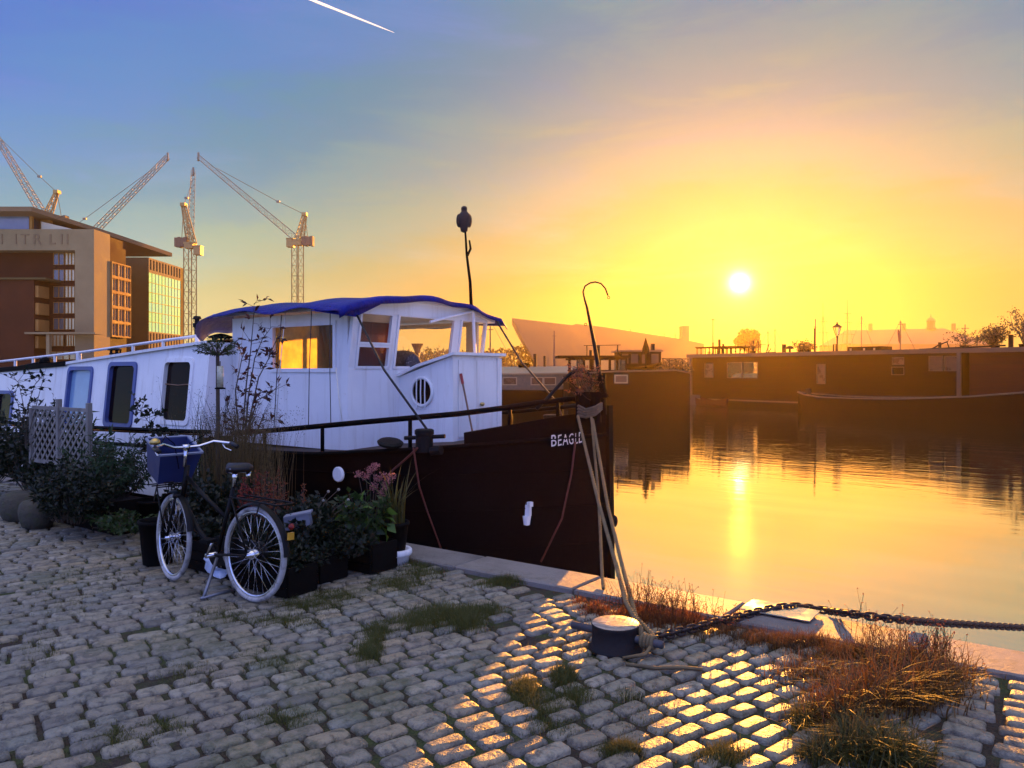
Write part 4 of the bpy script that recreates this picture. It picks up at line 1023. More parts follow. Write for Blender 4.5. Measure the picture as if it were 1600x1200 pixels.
# vapour trail high in the sky
t = NT('ice_cloud'); em = t.bsdf((0.95, 0.95, 0.95), 1.0, 0, 0.0)
tl_ = t.node('ShaderNodeBsdfTranslucent'); tl_.inputs[0].default_value = (1, 1, 1, 1); mx = t.node('ShaderNodeMixShader'); mx.inputs[0].default_value = .6
t.l.new(em.outputs[0], mx.inputs[1]); t.l.new(tl_.outputs[0], mx.inputs[2]); m_ice = t.fin(mx)
a0, a1 = at(300, -75, 12000), at(616, 51, 12000)
mb = MB(); N = 24; mb.tube([a0.lerp(a1, i / N) for i in range(N + 1)], [max(3, 34 * (1 - i / N) ** .5 * (1 + .12 * math.sin(i * 2.1))) for i in range(N + 1)], 8)
tag(mb.build('vapour_trail', m_ice, None, True), 'straight white vapour trail high in the blue sky', 'vapour trail')
# ------------------------------------------------------------------ the moored barge alongside the quay
t = NT('boat_white'); P = t.obj()
n1 = t.noise(P, 1.3, 5, .6); n2 = t.noise(t.mapping(P, (6, 6, .5)), 1.6, 5, .65); n3 = t.noise(P, 9, 5, .7)
c = t.ramp(n1, [(.3, (.70, .71, .72)), (.7, (.82, .82, .81))])
c = t.mix(t.rng(n2, .52, .78, 0, .5), c, (.40, .35, .28)); c = t.mix(t.rng(n3, .68, .76, 0, .5), c, (.5, .42, .33))
m_wh = t.fin(t.bsdf(c, .42, 0, .5, t.bump(t.math('ADD', n1, t.math('MULTIPLY', n3, .3)), .25, .02)))
t = NT('boat_black'); P = t.obj()
n1 = t.noise(P, 2.0, 6, .65); n2 = t.noise(P, 12, 5, .7)
c = t.ramp(n1, [(.35, (.002, .002, .002)), (.75, (.005, .0045, .004))]); c = t.mix(t.rng(n2, .66, .76, 0, .4), c, (.025, .012, .008))
m_bl = t.fin(t.bsdf(c, t.rng(n1, .3, .7, .55, .75), 0, .04, t.bump(t.math('ADD', n1, t.math('MULTIPLY', n2, .3)), .35, .012)))
m_deck = pm('deck_paint', (.03, .018, .012), .8, var=.3, scale=3, bump=.3, bscale=30)
m_wood = pm('varnished_wood', (.20, .10, .04), .4, var=.4, scale=3, bump=.2, bscale=30, stretch=(1, 1, .15))
m_int = pm('interior_panel', (.55, .42, .15), .6, var=.3, scale=2)
m_bluef = pm('blue_frame', (.06, .09, .26), .45, var=.3, scale=3)
m_dkglass = pm('dark_window', (.008, .004, .004), .12, 0, var=.5, scale=2, bump=.02, spec=.06)
m_bpane = pm('pale_blue_pane', (.22, .36, .52), .15, 0, var=.15, scale=2, bump=.02, spec=.7)  # pane in a pale blue tone
m_brass = pm('brass', (.5, .36, .12), .3, 1.0)
m_tarp_c = None
t = NT('blue_tarpaulin'); P = t.obj(); n1 = t.noise(P, 2.2, 5, .6, .8); n2 = t.noise(P, 9, 4, .6)
tp_ = t.bsdf(t.ramp(n1, [(.3, (.002, .004, .10)), (.7, (.005, .012, .26))]), .5, 0, .2, t.bump(t.math('ADD', t.math('ADD', n1, t.math('MULTIPLY', n2, .5)), t.math('MULTIPLY', t.noise(t.mapping(P, (1, 5, 1), (0, 0, .5)), 3.0, 5, .7, 1.2), .8)), .9, .06))
m_tarp = t.fin(tp_)
BX = Vector((-9, 2.2, 0))
barge = thing('barge', 'moored black and white motor barge with wheelhouse under a blue tarpaulin', 'barge', (-9.0, 2.2, WATER_Z))
CY, HB, XS, XB = 2.2, 1.9, -4.25, -7.4
def hbw(x):
    if x <= XB: return HB * min(1.0, max(0.05, 1 - max(0, (-21 - x) / 6) ** 2.2))
    tt = min(1, (x - XB) / (XS - XB)); return HB * (1 - tt ** 2.5) ** .95
def sheer(x):
    return float(np.interp(x, [-27, -20, -14, -10, -7, -5.5, -4.25], [.72, .55, .58, .66, .75, .87, .98]))
def bulw(x): return float(np.interp(x, [-5.32, -5.0, -4.7, -4.25], [1.02, 1.09, 1.16, 1.26]))
xs1 = list(np.linspace(-27, XB, 14)) + [XB + (XS - XB) * math.sin(math.pi / 2 * i / 22) for i in range(1, 23)]
def hull_side(sg, z0f, z1f, xl, tw=.0):
    rows = []
    for x_ in xl:
        w_ = hbw(x_); z0, z1 = z0f(x_), z1f(x_); row = []
        for k in range(6):
            f = k / 5; z_ = z0 + (z1 - z0) * f
            ww = w_ * (1 - .06 * max(0, (0.6 - z_)) * (1 if x_ > XB else .25)) + .03 * (z_ - .6)
            row.append((x_ + .035 * (.9 - z_) * max(0, (x_ - XB) / (XS - XB)), CY + sg * max(.0, ww), z_))
        rows.append(row)
    return rows
mb = MB()
for sg in (-1, 1): mb.grid(hull_side(sg, lambda x: -2.0, sheer, xs1))
mb.build('hull', m_bl, barge, True)
mb = MB(); mb.grid([[(x_, CY - hbw(x_) * .985, sheer(x_) - .03), (x_, CY, sheer(x_) + .01), (x_, CY + hbw(x_) * .985, sheer(x_) - .03)] for x_ in xs1]); mb.build('deck', m_deck, barge)
mb = MB(); xb = [x_ for x_ in np.linspace(-5.32, XS, 18)]
xb = [XS - (XS + 5.32) * (1 - math.sin(math.pi / 2 * i / 17)) for i in range(18)]
for sg in (-1, 1):
    mb.grid(hull_side(sg, lambda x: sheer(x) - .02, bulw, xb))
    mb.grid([[(p[0] - .02, p[1] - sg * .05, p[2]) for p in r_] for r_ in hull_side(sg, lambda x: sheer(x) - .02, bulw, xb)])
    mb.grid([[(x_, CY + sg * (hbw(x_) + .01), bulw(x_) + .004), (x_ - .02, CY + sg * max(0, hbw(x_) - .055), bulw(x_) + .004)] for x_ in xb])
mb.build('bulwark', m_bl, barge, True)
mb = MB()
for sg in (-1, 1):
    mb.tube([(x_, CY + sg * (hbw(x_) + .015), sheer(x_) - .01) for x_ in xs1], .028, 6)
for zz in (.52, .12, -.3):
    mb.tube([(x_ + .035 * (.9 - zz) * max(0, (x_ - XB) / (XS - XB)), CY - hbw(x_) * (1 - .06 * max(0, .6 - zz) * (1 if x_ > XB else .25)) - .03 * (zz - .6) - .002, zz + .25 * (sheer(x_) - .66)) for x_ in xs1 if hbw(x_) > .04 and x_ > -9.2], .007, 5)
mb.build('rubbing_strake', m_bl, barge, True)
mb = MB(); mb.beam((XS + .02, CY, -2), (XS - .03, CY, 1.30), .09, .10); mb.build('stem_post', m_bl, barge)
# white side of the after part
mb = MB(); mb.grid([[(x_, CY - hbw(x_) - .012, -.45), (x_, CY - hbw(x_) - .012, sheer(x_) + .16)] for x_ in np.linspace(-25, -9.25, 10)]); mb.build('white_strake', m_wh, barge)
def railz(x): return sheer(x) + .20
def cab_top(x): return float(np.interp(x, [-25, -14.3, -9.9, -9.3], [1.45, 1.74, 2.04, 2.07]))
def cab_y(z): return .42 + .10 * (z - .75)
xw0 = -9.38; xstep = onY(103, 600, .5).x
wins = []
def aft_wall():
    # leaning wall with rounded window openings; windows: centre u,v measured
    spec = []
    for (ul, ur, vt, vb, u_m) in ((255, 300, 562, 661, 277), (170, 212, 568, 665, 191), (107, 144, 575, 672, 125), (-3, 24, 612, 668, 10), (-75, -38, 590, 668, -56), (-150, -105, 596, 668, -130)):
        xl, xr = onY(ul, 615, .5).x, onY(ur, 615, .5).x
        z1 = onY(u_m, vt, .55).z; z0 = onY(u_m, vb, .47).z; spec.append((xl, xr, z0, z1))
    return spec
spec = aft_wall()
xs_a = sorted(set([xw0, xstep, -25.0] + [s_[0] for s_ in spec] + [s_[1] for s_ in spec] + list(np.linspace(-25, xw0, 12))))
mb = MB()
def in_hole(x, z): return any(a < x < b and c < z < d for a, b, c, d in spec)
for i in range(len(xs_a) - 1):
    x0, x1 = xs_a[i], xs_a[i + 1]; xm = (x0 + x1) / 2
    zs = [railz(xm) - .03] + sorted([z for a, b, c, d in spec if a < xm < b for z in (c, d)]) + [cab_top(xm)]
    for k in range(len(zs) - 1):
        if in_hole(xm, (zs[k] + zs[k + 1]) / 2): continue
        za0 = railz(x0) - .03 if k == 0 else zs[k]; za1 = railz(x1) - .03 if k == 0 else zs[k]
        zb0 = cab_top(x0) if k == len(zs) - 2 else zs[k + 1]; zb1 = cab_top(x1) if k == len(zs) - 2 else zs[k + 1]
        mb.add([(x0, cab_y(za0), za0), (x1, cab_y(za1), za1), (x1, cab_y(zb1), zb1), (x0, cab_y(zb0), zb0)], [(0, 1, 2, 3)])
mb.grid([[(x_, 3.85, railz(x_)), (x_, 3.72, cab_top(x_))] for x_ in (-25, -14.3, -9.9, xw0)])
mb.add([(xw0, cab_y(.8), .8), (xw0, 3.85, .8), (xw0, 3.72, 2.07), (xw0, cab_y(2.07), 2.07)], [(0, 1, 2, 3)])
mb.build('cabin_wall', m_wh, barge)
mb = MB(); xr = [-25, -20, -16, xstep]
mb.grid([[(x_, cab_y(2) - .06, cab_top(x_) - .04), (x_, cab_y(2) - .05, cab_top(x_) + .04), (x_, 1.3, cab_top(x_) + .12), (x_, CY, cab_top(x_) + .15), (x_, 3.1, cab_top(x_) + .12), (x_, 3.8, cab_top(x_) + .02)] for x_ in xr]); mb.build('after_roof', m_bl, barge)
mb = MB(); xr = [xstep, -12, -10.5, xw0]
mb.grid([[(x_, cab_y(2) - .05, cab_top(x_) - .015), (x_, cab_y(2) - .05, cab_top(x_) + .025), (x_, 1.3, cab_top(x_) + .09), (x_, CY, cab_top(x_) + .11), (x_, 3.1, cab_top(x_) + .09), (x_, 3.8, cab_top(x_) + .02)] for x_ in xr]); mb.build('cabin_roof', m_wh, barge)
mb = MB(); mb.tube([(x_, cab_y(1) - .03, railz(x_)) for x_ in np.linspace(-25, -9.2, 12)], .03, 6); mb.build('side_rail', m_bl, barge)
def rr_pts(x0, x1, z0, z1, r_, n=4, dy=0.0):
    pts = []
    for cx, cz, a0 in ((x1 - r_, z1 - r_, 0), (x0 + r_, z1 - r_, 90), (x0 + r_, z0 + r_, 180), (x1 - r_, z0 + r_, 270)):
        for k in range(n + 1):
            a = R(a0 + 90 * k / n); x_, z_ = cx + r_ * math.cos(a), cz + r_ * math.sin(a); pts.append(Vector((x_, cab_y(z_) + dy, z_)))
    return pts
for i, (a, b, c, d) in enumerate(spec):
    r_ = .09; out = rr_pts(a - .025, b + .025, c - .025, d + .025, r_, 4, -.022); inn = rr_pts(a + .035, b - .035, c + .035, d - .035, r_ * .8, 4, -.024); inb = rr_pts(a + .035, b - .035, c + .035, d - .035, r_ * .8, 4, .05); ob_ = rr_pts(a - .025, b + .025, c - .025, d + .025, r_, 4, .01)
    n = len(out); mb = MB(); mb.add(out + inn + inb + ob_, [(k, (k + 1) % n, n + (k + 1) % n, n + k) for k in range(n)] + [(n + k, n + (k + 1) % n, 2 * n + (k + 1) % n, 2 * n + k) for k in range(n)] + [(3 * n + k, 3 * n + (k + 1) % n, (k + 1) % n, k) for k in range(n)])
    w_ = mb.build('window', m_wh if i == 0 else m_bluef, barge)
    MB().add([(a, cab_y(c) + .035, c), (b, cab_y(c) + .035, c), (b, cab_y(d) + .035, d), (a, cab_y(d) + .035, d)], [(0, 1, 2, 3)]).build('pane', m_bpane if i == 2 else m_dkglass, w_)
    if i == 0: MB().tube([(a + .03, cab_y(1.52) + .015, 1.5), ((a + b) / 2, cab_y(1.5) + .015, 1.485), (b - .03, cab_y(1.5) + .015, 1.505)], .008, 4).build('curtain_wire', m_wood, w_)
# white railing along the roof
mb = MB(); ry = 2.6
def rail_pt(u, v): return onY(u, v, ry)
rp = [rail_pt(u, v) for u, v in ((-120, 581), (0, 565), (130, 550), (250, 533), (308, 525))]
mb.tube(rp, .03, 6)
for u, v in ((-60, 573), (24, 562), (52, 559), (86, 555), (123, 551), (208, 539), (255, 532)):
    p = rail_pt(u, v); mb.tube([p, (p.x, p.y, cab_top(p.x) + .05)], .035 if u != 123 else .06, 6)
p = rp[-1]; mb.tube([p + Vector((0, 0, .04)), (p.x, p.y, cab_top(p.x) + .05)], .04, 8); mb.build('roof_railing', m_wh, barge)
mb = MB(); mb.lathe([(.05, 0), (.05, .12), (.075, .13), (.075, .2), (.045, .21), (.045, .27), (.08, .28), (.06, .33)], p + Vector((0, 0, .03)), 10); mb.build('rail_lamp', m_iron, barge)
def stove(u, v, y, h_, r_):
    p = onY(u, v, y); mb = MB(); zb = cab_top(p.x)
    mb.tube([(p.x, p.y, zb), (p.x, p.y, p.z - h_)], r_ * .7, 10); mb.lathe([(r_ * .8, -h_), (r_, -h_), (r_, -h_ * .75), (r_ * .8, -h_ * .75)], p, 12)
    for k in range(5):
        a = k * 2 * math.pi / 5; d = Vector((math.cos(a), math.sin(a), 0)) * r_ * .85; mb.beam(p + d + Vector((0, 0, -h_ * .8)), p + d + Vector((0, 0, -h_ * .3)), r_ * .22)
    mb.lathe([(r_ * 1.25, -h_ * .35), (r_ * 1.3, -h_ * .2), (r_ * .5, 0), (.01, .01)], p, 12); mb.build('stove_pipe', m_iron, barge)
stove(180, 544, 1.8, .12, .1); stove(345, 522, 1.1, .17, .13)
mb = MB(); p = onY(82, 575, 1.2)
mb.tube([onY(30, 577, 1.0), onY(60, 571, 1.1), p, onY(100, 573, 1.0)], .07, 8); mb.ball(onY(72, 566, 1.1), (.16, .12, .1), 8, 6); mb.build('rolled_cover', m_bl, barge)
# ---- wheelhouse
WY0, WY1, WX0, WX1 = .9, 3.45, -9.4, -7.1
ex = Vector((1, 0, 0)); ey = Vector((0, 1, 0)); ez = Vector((0, 0, 1))
eave = 2.40
sx0, sx1 = onY(426, 540, WY0).x, onY(523, 540, WY0).x; sz0, sz1 = onY(470, 578, WY0).z, onY(500, 506, WY0).z
mb = MB(); mb.wall((0, WY0, 0), ex, ez, -ey, (WX0, WX1), (.72, eave), [(sx0, sx1, sz0, sz1)], .05)
mb.build('wheelhouse_side', m_wh, barge)
mb = MB(); mb.wall((0, WY1, 0), ex, ez, ey, (WX0, WX1), (.72, eave), [(-9.32, -8.84, 1.5, 2.34), (-8.77, -7.3, 1.5, 2.34)], .05)
mb.build('wheelhouse_side', m_wh, barge)
fy = lambda u: onX(u, 540, WX1).y
fz0, fz1 = onX(600, 574, WX1).z, onX(600, 492, WX1).z
fw_spec = [(fy(555), fy(604), onX(580, 537, WX1).z, fz1), (fy(555), fy(604), fz0, onX(580, 541, WX1).z), (fy(614), fy(701), fz0, onX(660, 500, WX1).z + .03), (fy(712), fy(750), fz0, onX(730, 504, WX1).z + .02)]
def lean(v): return (v[0] + .15 * max(0, v[2] - 1.66), v[1], v[2])
mb = MB(); mb.wall((WX1, 0, 0), ey, ez, ex, (WY0 + .002, WY1 - .002), (.72, 2.42), fw_spec, .05); mb.v = [lean(v) for v in mb.v]; mb.build('wheelhouse_front', m_wh, barge)
mb = MB(); mb.wall((WX0, 0, 0), ey, ez, -ex, (WY0 + .052, WY1 - .052), (.72, 2.4), [(1.06, 1.45, 2.06, 2.24), (1.58, 1.9, 2.06, 2.24), (2.0, 2.3, 2.06, 2.24), (2.5, 3.2, 1.2, 2.24)], .05); mb.build('wheelhouse_back', m_int, barge)
mb = MB(); mb.bb(WX0 + .06, WX1 - .06, WY0 + .06, WY1 - .06, .9, .95); mb.bb(WX1 - .45, WX1 - .08, WY0 + .08, WY1 - .08, 1.55, 1.6); mb.bb(WX1 - .12, WX1 - .07, WY0 + .08, WY1 - .08, .96, 1.55); mb.bb(WX0 + .08, WX0 + .5, 1.2, 1.9, .96, 1.7); mb.build('wheelhouse_interior', m_wood, barge)
mb = MB(); mb.bb(-7.7, -7.3, .97, 1.0, 1.62, 2.3); mb.bb(-7.32, -7.2, .98, 1.75, 1.62, 2.3); mb.build('curtain', pm('red_curtain', (.16, .035, .02), .9, var=.4, scale=6, stretch=(6, 6, .4)), barge)
m_wglass = thin_glass('wheelhouse_glass', (.9, .9, .86), .05, (.6, .5, .3)); m_dusty = thin_glass('dusty_glass', (.66, .60, .36), .5, (.95, .75, .25))
mb = MB(); mb.frame((0, WY0, 0), ex, ez, -ey, sx0 + .02, sx1 - .02, sz0 + .02, sz1 - .02, .05, .06, .018); w_ = mb.build('window', m_wh, barge)
MB().add([(sx0, WY0 + .03, sz0), (sx1, WY0 + .03, sz0), (sx1, WY0 + .03, sz1), (sx0, WY0 + .03, sz1)], [(0, 1, 2, 3)]).build('pane', m_dusty, w_)
for k, h_ in enumerate(fw_spec):
    mb = MB(); mb.frame((WX1, 0, 0), ey, ez, ex, h_[0] + .015, h_[1] - .015, h_[2] + .015, h_[3] - .015, .035, .05, .015); mb.v = [lean(v) for v in mb.v]; w_ = mb.build('window', m_wh, barge)
    mb = MB(); mb.add([lean(v) for v in ((WX1 - .03, h_[0], h_[2]), (WX1 - .03, h_[1], h_[2]), (WX1 - .03, h_[1], h_[3]), (WX1 - .03, h_[0], h_[3]))], [(0, 1, 2, 3)]); mb.build('pane', m_wglass, w_)
# cambered roof with white fascia
def camber(y): return eave + .035 + .19 * max(0, 1 - ((y - 2.12) / 1.5) ** 2)
ys = list(np.linspace(.74, 3.62, 15))
mb = MB(); xr = [-9.62, -6.93]
mb.grid([[(x_, y_, camber(y_)) for y_ in ys] for x_ in xr]); mb.grid([[(x_, y_, camber(y_) - .05) for y_ in ys] for x_ in xr])
for x_ in xr: mb.grid([[(x_, y_, camber(y_) - .05) for y_ in ys], [(x_, y_, camber(y_)) for y_ in ys]])
for y_ in (ys[0], ys[-1]): mb.add([(xr[0], y_, camber(y_) - .05), (xr[1], y_, camber(y_) - .05), (xr[1], y_, camber(y_)), (xr[0], y_, camber(y_))], [(0, 1, 2, 3)])
mb.build('wheelhouse_roof', m_wh, barge)
mb = MB(); mb.grid([[(WX1 + .13, y_, 2.40), (WX1 + .13, y_, camber(y_) - .052)] for y_ in np.linspace(WY0 + .02, WY1 - .02, 12)]); mb.build('header_board', m_wh, barge); mb = MB(); mb.grid([[(WX0, y_, 2.38), (WX0, y_, camber(y_) - .052)] for y_ in np.linspace(WY0 + .02, WY1 - .02, 12)]); mb.build('header_board', m_wh, barge)
# roof post, strut and thin mast
mb = MB(); p0 = onX(742, 553, -6.9); p1 = onX(739, 486, -6.9); mb.tube([p0, p1], .025, 8); mb.tube([p1, onX(672, 503, -6.92)], .018, 6); mb.build('roof_prop', m_wh, barge)
p0 = onX(737, 484, -7.0); p1 = at(727, 360, p0.y * 0 + (-SN * p0.x + CS * (p0.y - CAMY)))
mb = MB(); mb.tube([p0 - ez * .08, p0.lerp(p1, .35) + Vector((.012, 0, 0)), p0.lerp(p1, .7) - Vector((.01, 0, 0)), p1], [.026, .022, .017, .014], 6)
q1 = p0.lerp(p1, .68); mb.tube([q1, q1 + Vector((.045, .02, .1)), q1 + Vector((.03, .01, .22))], [.02, .018, .012], 6); mb.build('thin_mast', m_bl, barge)
# companionway box with sloping lid
bx0, bx1, by0, by1 = WX1 + .002, -6.2, 1.78, 2.76
zl0, zl1 = onY(612, 589, by0).z, onY(709, 556, by0).z
pz = onY(660, 612, by0); pr = .165
mb = MB()
nseg = 28; cir = [(pz.x + pr * math.cos(2 * math.pi * k / nseg), pz.z + pr * math.sin(2 * math.pi * k / nseg)) for k in range(nseg)]
def edge_pt(k):                              # outline of the side panel seen from the porthole centre
    a = 2 * math.pi * k / nseg; dx, dz = math.cos(a), math.sin(a); best = 9
    for (x0, z0, x1, z1) in ((bx0, .72, bx1, .72), (bx1, .72, bx1, zl1), (bx1, zl1, bx0, zl0), (bx0, zl0, bx0, .72)):
        ex_, ez_ = x1 - x0, z1 - z0; den = dx * ez_ - dz * ex_
        if abs(den) < 1e-9: continue
        tt = ((x0 - pz.x) * ez_ - (z0 - pz.z) * ex_) / den; s_ = ((x0 - pz.x) * dz - (z0 - pz.z) * dx) / den
        if tt > 0 and -1e-6 <= s_ <= 1 + 1e-6: best = min(best, tt)
    return (pz.x + dx * best, pz.z + dz * best)
outl = [edge_pt(k) for k in range(nseg)]
for (cx, cz) in ((bx0, .72), (bx1, .72), (bx1, zl1), (bx0, zl0)):
    k = min(range(nseg), key=lambda k: (outl[k][0] - cx) ** 2 + (outl[k][1] - cz) ** 2); outl[k] = (cx, cz)
mb.add([(x_, by0, z_) for x_, z_ in cir] + [(x_, by0, z_) for x_, z_ in outl], [(k, (k + 1) % nseg, nseg + (k + 1) % nseg, nseg + k) for k in range(nseg)])
mb.add([(bx1, by0, .72), (bx1, by1, .72), (bx1, by1, zl1), (bx1, by0, zl1)], [(0, 1, 2, 3)]); mb.add([(bx0, by1, .72), (bx1, by1, .72), (bx1, by1, zl1), (bx0, by1, zl0)], [(0, 1, 2, 3)])
mb.build('companionway', m_wh, barge)
mb = MB(); lidp = [(bx0, zl0 + .0), ((bx0 + bx1) / 2 - .1, (zl0 + zl1) / 2 - .005), (bx1 + .06, zl1 + .012)]
for a, b in zip(lidp[:-1], lidp[1:]): mb.add([(a[0], by0 - .05, a[1]), (b[0], by0 - .05, b[1]), (b[0], by1 + .06, b[1]), (a[0], by1 + .06, a[1]), (a[0], by0 - .05, a[1] + .035), (b[0], by0 - .05, b[1] + .035), (b[0], by1 + .06, b[1] + .035), (a[0], by1 + .06, a[1] + .035)], [(0, 1, 2, 3), (4, 5, 6, 7), (0, 1, 5, 4), (3, 2, 6, 7), (0, 3, 7, 4), (1, 2, 6, 5)])
mb.build('companionway_lid', m_wh, barge)
dy = onX(743, 610, bx1).y
for a, b in ((by0 + .10, dy - .004), (dy + .004, by1 - .10)):
    d_ = MB().bb(bx1 + .001, bx1 + .022, a, b, .86, zl1 - .05).build('door', m_wh, barge)
    if a > dy: MB().ball((bx1 + .045, a + .08, onX(755, 631, bx1).z), (.03, .035, .025), 8, 6).build('door_knob', m_brass, d_)
MB().bb(bx1 + .001, bx1 + .03, by1 - .09, by1 + .002, .8, zl1 - .02).build('door_post', m_wh, barge)
MB().bb(bx1 + .001, bx1 + .016, by0 - .004, by0 + .09, .8, zl1 - .02).build('door_post', m_wh, barge)
mb = MB()
for k in range(nseg):
    pass
mb.tube([(x_, by0 - .012, z_) for x_, z_ in [(pz.x + (pr + .012) * math.cos(2 * math.pi * k / 24), pz.z + (pr + .012) * math.sin(2 * math.pi * k / 24)) for k in range(24)]], .022, 6, closed=True)
pw = mb.build('porthole', m_wh, barge, True)
MB().add([(pz.x + (pr + .005) * math.cos(2 * math.pi * k / 20), by0 + .03, pz.z + (pr + .005) * math.sin(2 * math.pi * k / 20)) for k in range(20)], [tuple(range(20))]).build('porthole_glass', m_dkglass, pw)
mb = MB()
for dx_ in (-.07, 0, .07): mb.tube([(pz.x + dx_, by0 - .03, pz.z - .19), (pz.x + dx_, by0 - .035, pz.z), (pz.x + dx_, by0 - .03, pz.z + .16)], .008, 5); mb.tube([(pz.x + dx_, by0 - .025, pz.z - .2), (pz.x + dx_ - .02, by0 - .02, pz.z - .225), (pz.x + dx_ - .03, by0 - .02, pz.z - .2)], .006, 4)
mb.build('porthole_guard', m_wh, pw)
# ---- deck rails
def rail_path(sg):
    pts = []
    for x_, z_ in ((-8.6, .90), (-8.18, .935), (-7.5, 1.0), (-6.87, 1.065), (-6.3, 1.125), (-5.82, 1.175), (-5.4, 1.22), (-5.0, 1.285), (-4.75, 1.335), (-4.55, 1.37), (-4.42, 1.385), (-4.36, 1.39)): pts.append(Vector((x_, CY + sg * max(.12, hbw(x_) - .05), z_)))
    return pts
for sg in (-1, 1):
    mb = MB(); pts = rail_path(sg); mb.tube(pts, .03, 8)
    for x_ in (-7.95, -6.93, -5.85, -4.98, -4.62):
        z_ = float(np.interp(x_, [p.x for p in pts], [p.z for p in pts])); y_ = float(np.interp(x_, [p.x for p in pts], [p.y for p in pts]))
        mb.tube([(x_, y_, z_), (x_, y_, (sheer(x_) if x_ < -5.3 else bulw(x_)) - .03)], .022, 8)
    mb.build('deck_rail', m_bl, barge, True)
Zb = 8.62
mb = MB(); mb.tube([at(u, v, Zb + dz) for u, v, dz in ((838, 639, -.1), (853, 625, -.06), (872, 604, 0), (886, 588, 0), (899, 579, 0), (910, 578, 0), (919, 584, 0), (925, 595, 0), (923, 608, 0), (915, 615, 0), (906, 613, 0), (902, 604, 0))], .021, 8); mb.build('bow_loop', m_iron, barge, True)
# samson post, cleats and lashings at the bow
mb = MB(); b0 = at(921, 640, 8.5)
for u, v0, v1, r_ in ((912, 612, 660, .085), (930, 612, 660, .07), (943, 585, 648, .035)): mb.tube([at(u, v1, 8.52), at(u - 1, v0, 8.52)], [r_, r_ * .95], 8)
mb.beam(at(899, 622, 8.5), at(948, 617, 8.5), .06); mb.beam(at(938, 588, 8.5), at(944, 618, 8.5), .05); mb.build('samson_post', m_bl, barge)
mb = MB()
for k in range(4): mb.tube([at(903, 634 + k * 5, 8.44), at(915, 640 + k * 4, 8.36), at(930, 636 + k * 4, 8.38), at(940, 630 + k * 3, 8.48)], .016, 6)
mb.build('rope_lashing', pm('old_rope', (.11, .075, .04), .9, var=.4, scale=20, bump=.8, bscale=120), barge, True)
def deck_bollard(u, vt, Y, zb, r_, cross=True, nm='deck_bollard'):
    p = onY(u, vt, Y); mb = MB(); mb.lathe([(r_, zb - p.z), (r_ * .96, -.05), (r_ * 1.08, -.045), (r_ * 1.08, 0), (r_ * .9, .012)], p, 16)
    if cross: mb.tube([p + Vector((-.21, -.08, -.09)), p + Vector((.22, .08, -.06))], .022, 8); mb.tube([p + Vector((.1, 0, -.22)), p + Vector((.22, .02, -.2))], .05, 8)
    return mb.build(nm, m_iron, barge)
deck_bollard(663, 672, .62, .82, .095); deck_bollard(862, 649, 3.2, .85, .11)
p = onY(610, 691, .55); mb = MB(); Mt = Matrix.Rotation(.22, 3, 'Y') @ Matrix.Rotation(.1, 3, 'X')
mb.lathe([(.0, -.035), (.13, -.03), (.145, 0), (.12, .02), (0, .035)], p, 18, Mt); mb.tube([p, (p.x + .02, p.y + .02, .8)], .05, 8); mb.build('mushroom_vent', m_iron, barge)
# tall hooked rod at the bow
mb = MB(); Zr = 8.75; rod = [(941, 612, .026), (935, 575, .024), (929, 540, .022), (922, 505, .018), (917, 480, .014), (913, 466, .010), (911, 456, .009), (914, 447, .009), (922, 442, .009), (930, 440.5, .009), (939, 443, .009), (946, 451, .009), (950, 462, .009)]
mb.tube([at(u, v, Zr) for u, v, r_ in rod], [r_ for u, v, r_ in rod], 7); mb.tube([at(951 + 2 * math.cos(a), 465 + 2 * math.sin(a), Zr) for a in np.linspace(0, 6.28, 10)[:-1]], .004, 5, closed=True)
mb.tube([at(915 + 2 * math.cos(a), 507 + 2 * math.sin(a), Zr) for a in np.linspace(0, 6.28, 10)[:-1]], .004, 5, closed=True); mb.build('hooked_rod', m_iron, barge, True)
# round ports and fittings on the black side
def on_hull(u, v, dy=0.0):
    """nearest point of the near hull side on the line of sight"""
    a = (u - 800) / FPX; best = None
    for Z in np.linspace(6.5, 16, 3000):
        p = at(u, v, Z); yn = CY - hbw(p.x) * (1 - .06 * max(0, .6 - p.z) * (1 if p.x > XB else .25)) - .03 * (p.z - .6)
        if p.x < XS and p.y >= yn: return at(u, v, Z - dy)
    return at(u, v, 8.5)
p = on_hull(530, 741, .01); mb = MB(); mb.lathe([(.0, .03), (.075, .03), (.085, .02), (.085, 0)], p, 20, Matrix.Rotation(R(90), 3, 'X')); mb.build('hull_port', m_wh, barge)
p = on_hull(823, 797, .01); mb = MB(); mb.box(p, (.10, .04, .12)); mb.box(p + Vector((-.05, -.01, .06)), (.09, .04, .05), .3); mb.box(p + Vector((.05, -.01, .07)), (.05, .05, .05), -.3); mb.lathe([(.05, -.06), (.035, -.16), (.0, -.17)], p, 8); mb.build('hawse_fitting', m_wh, barge)
p = at(964, 826, 8.9); mb = MB(); mb.ball((XS + .05, CY + .02, .0), (.05, .04, .07), 8, 6); mb.build('stem_ring', m_iron, barge)
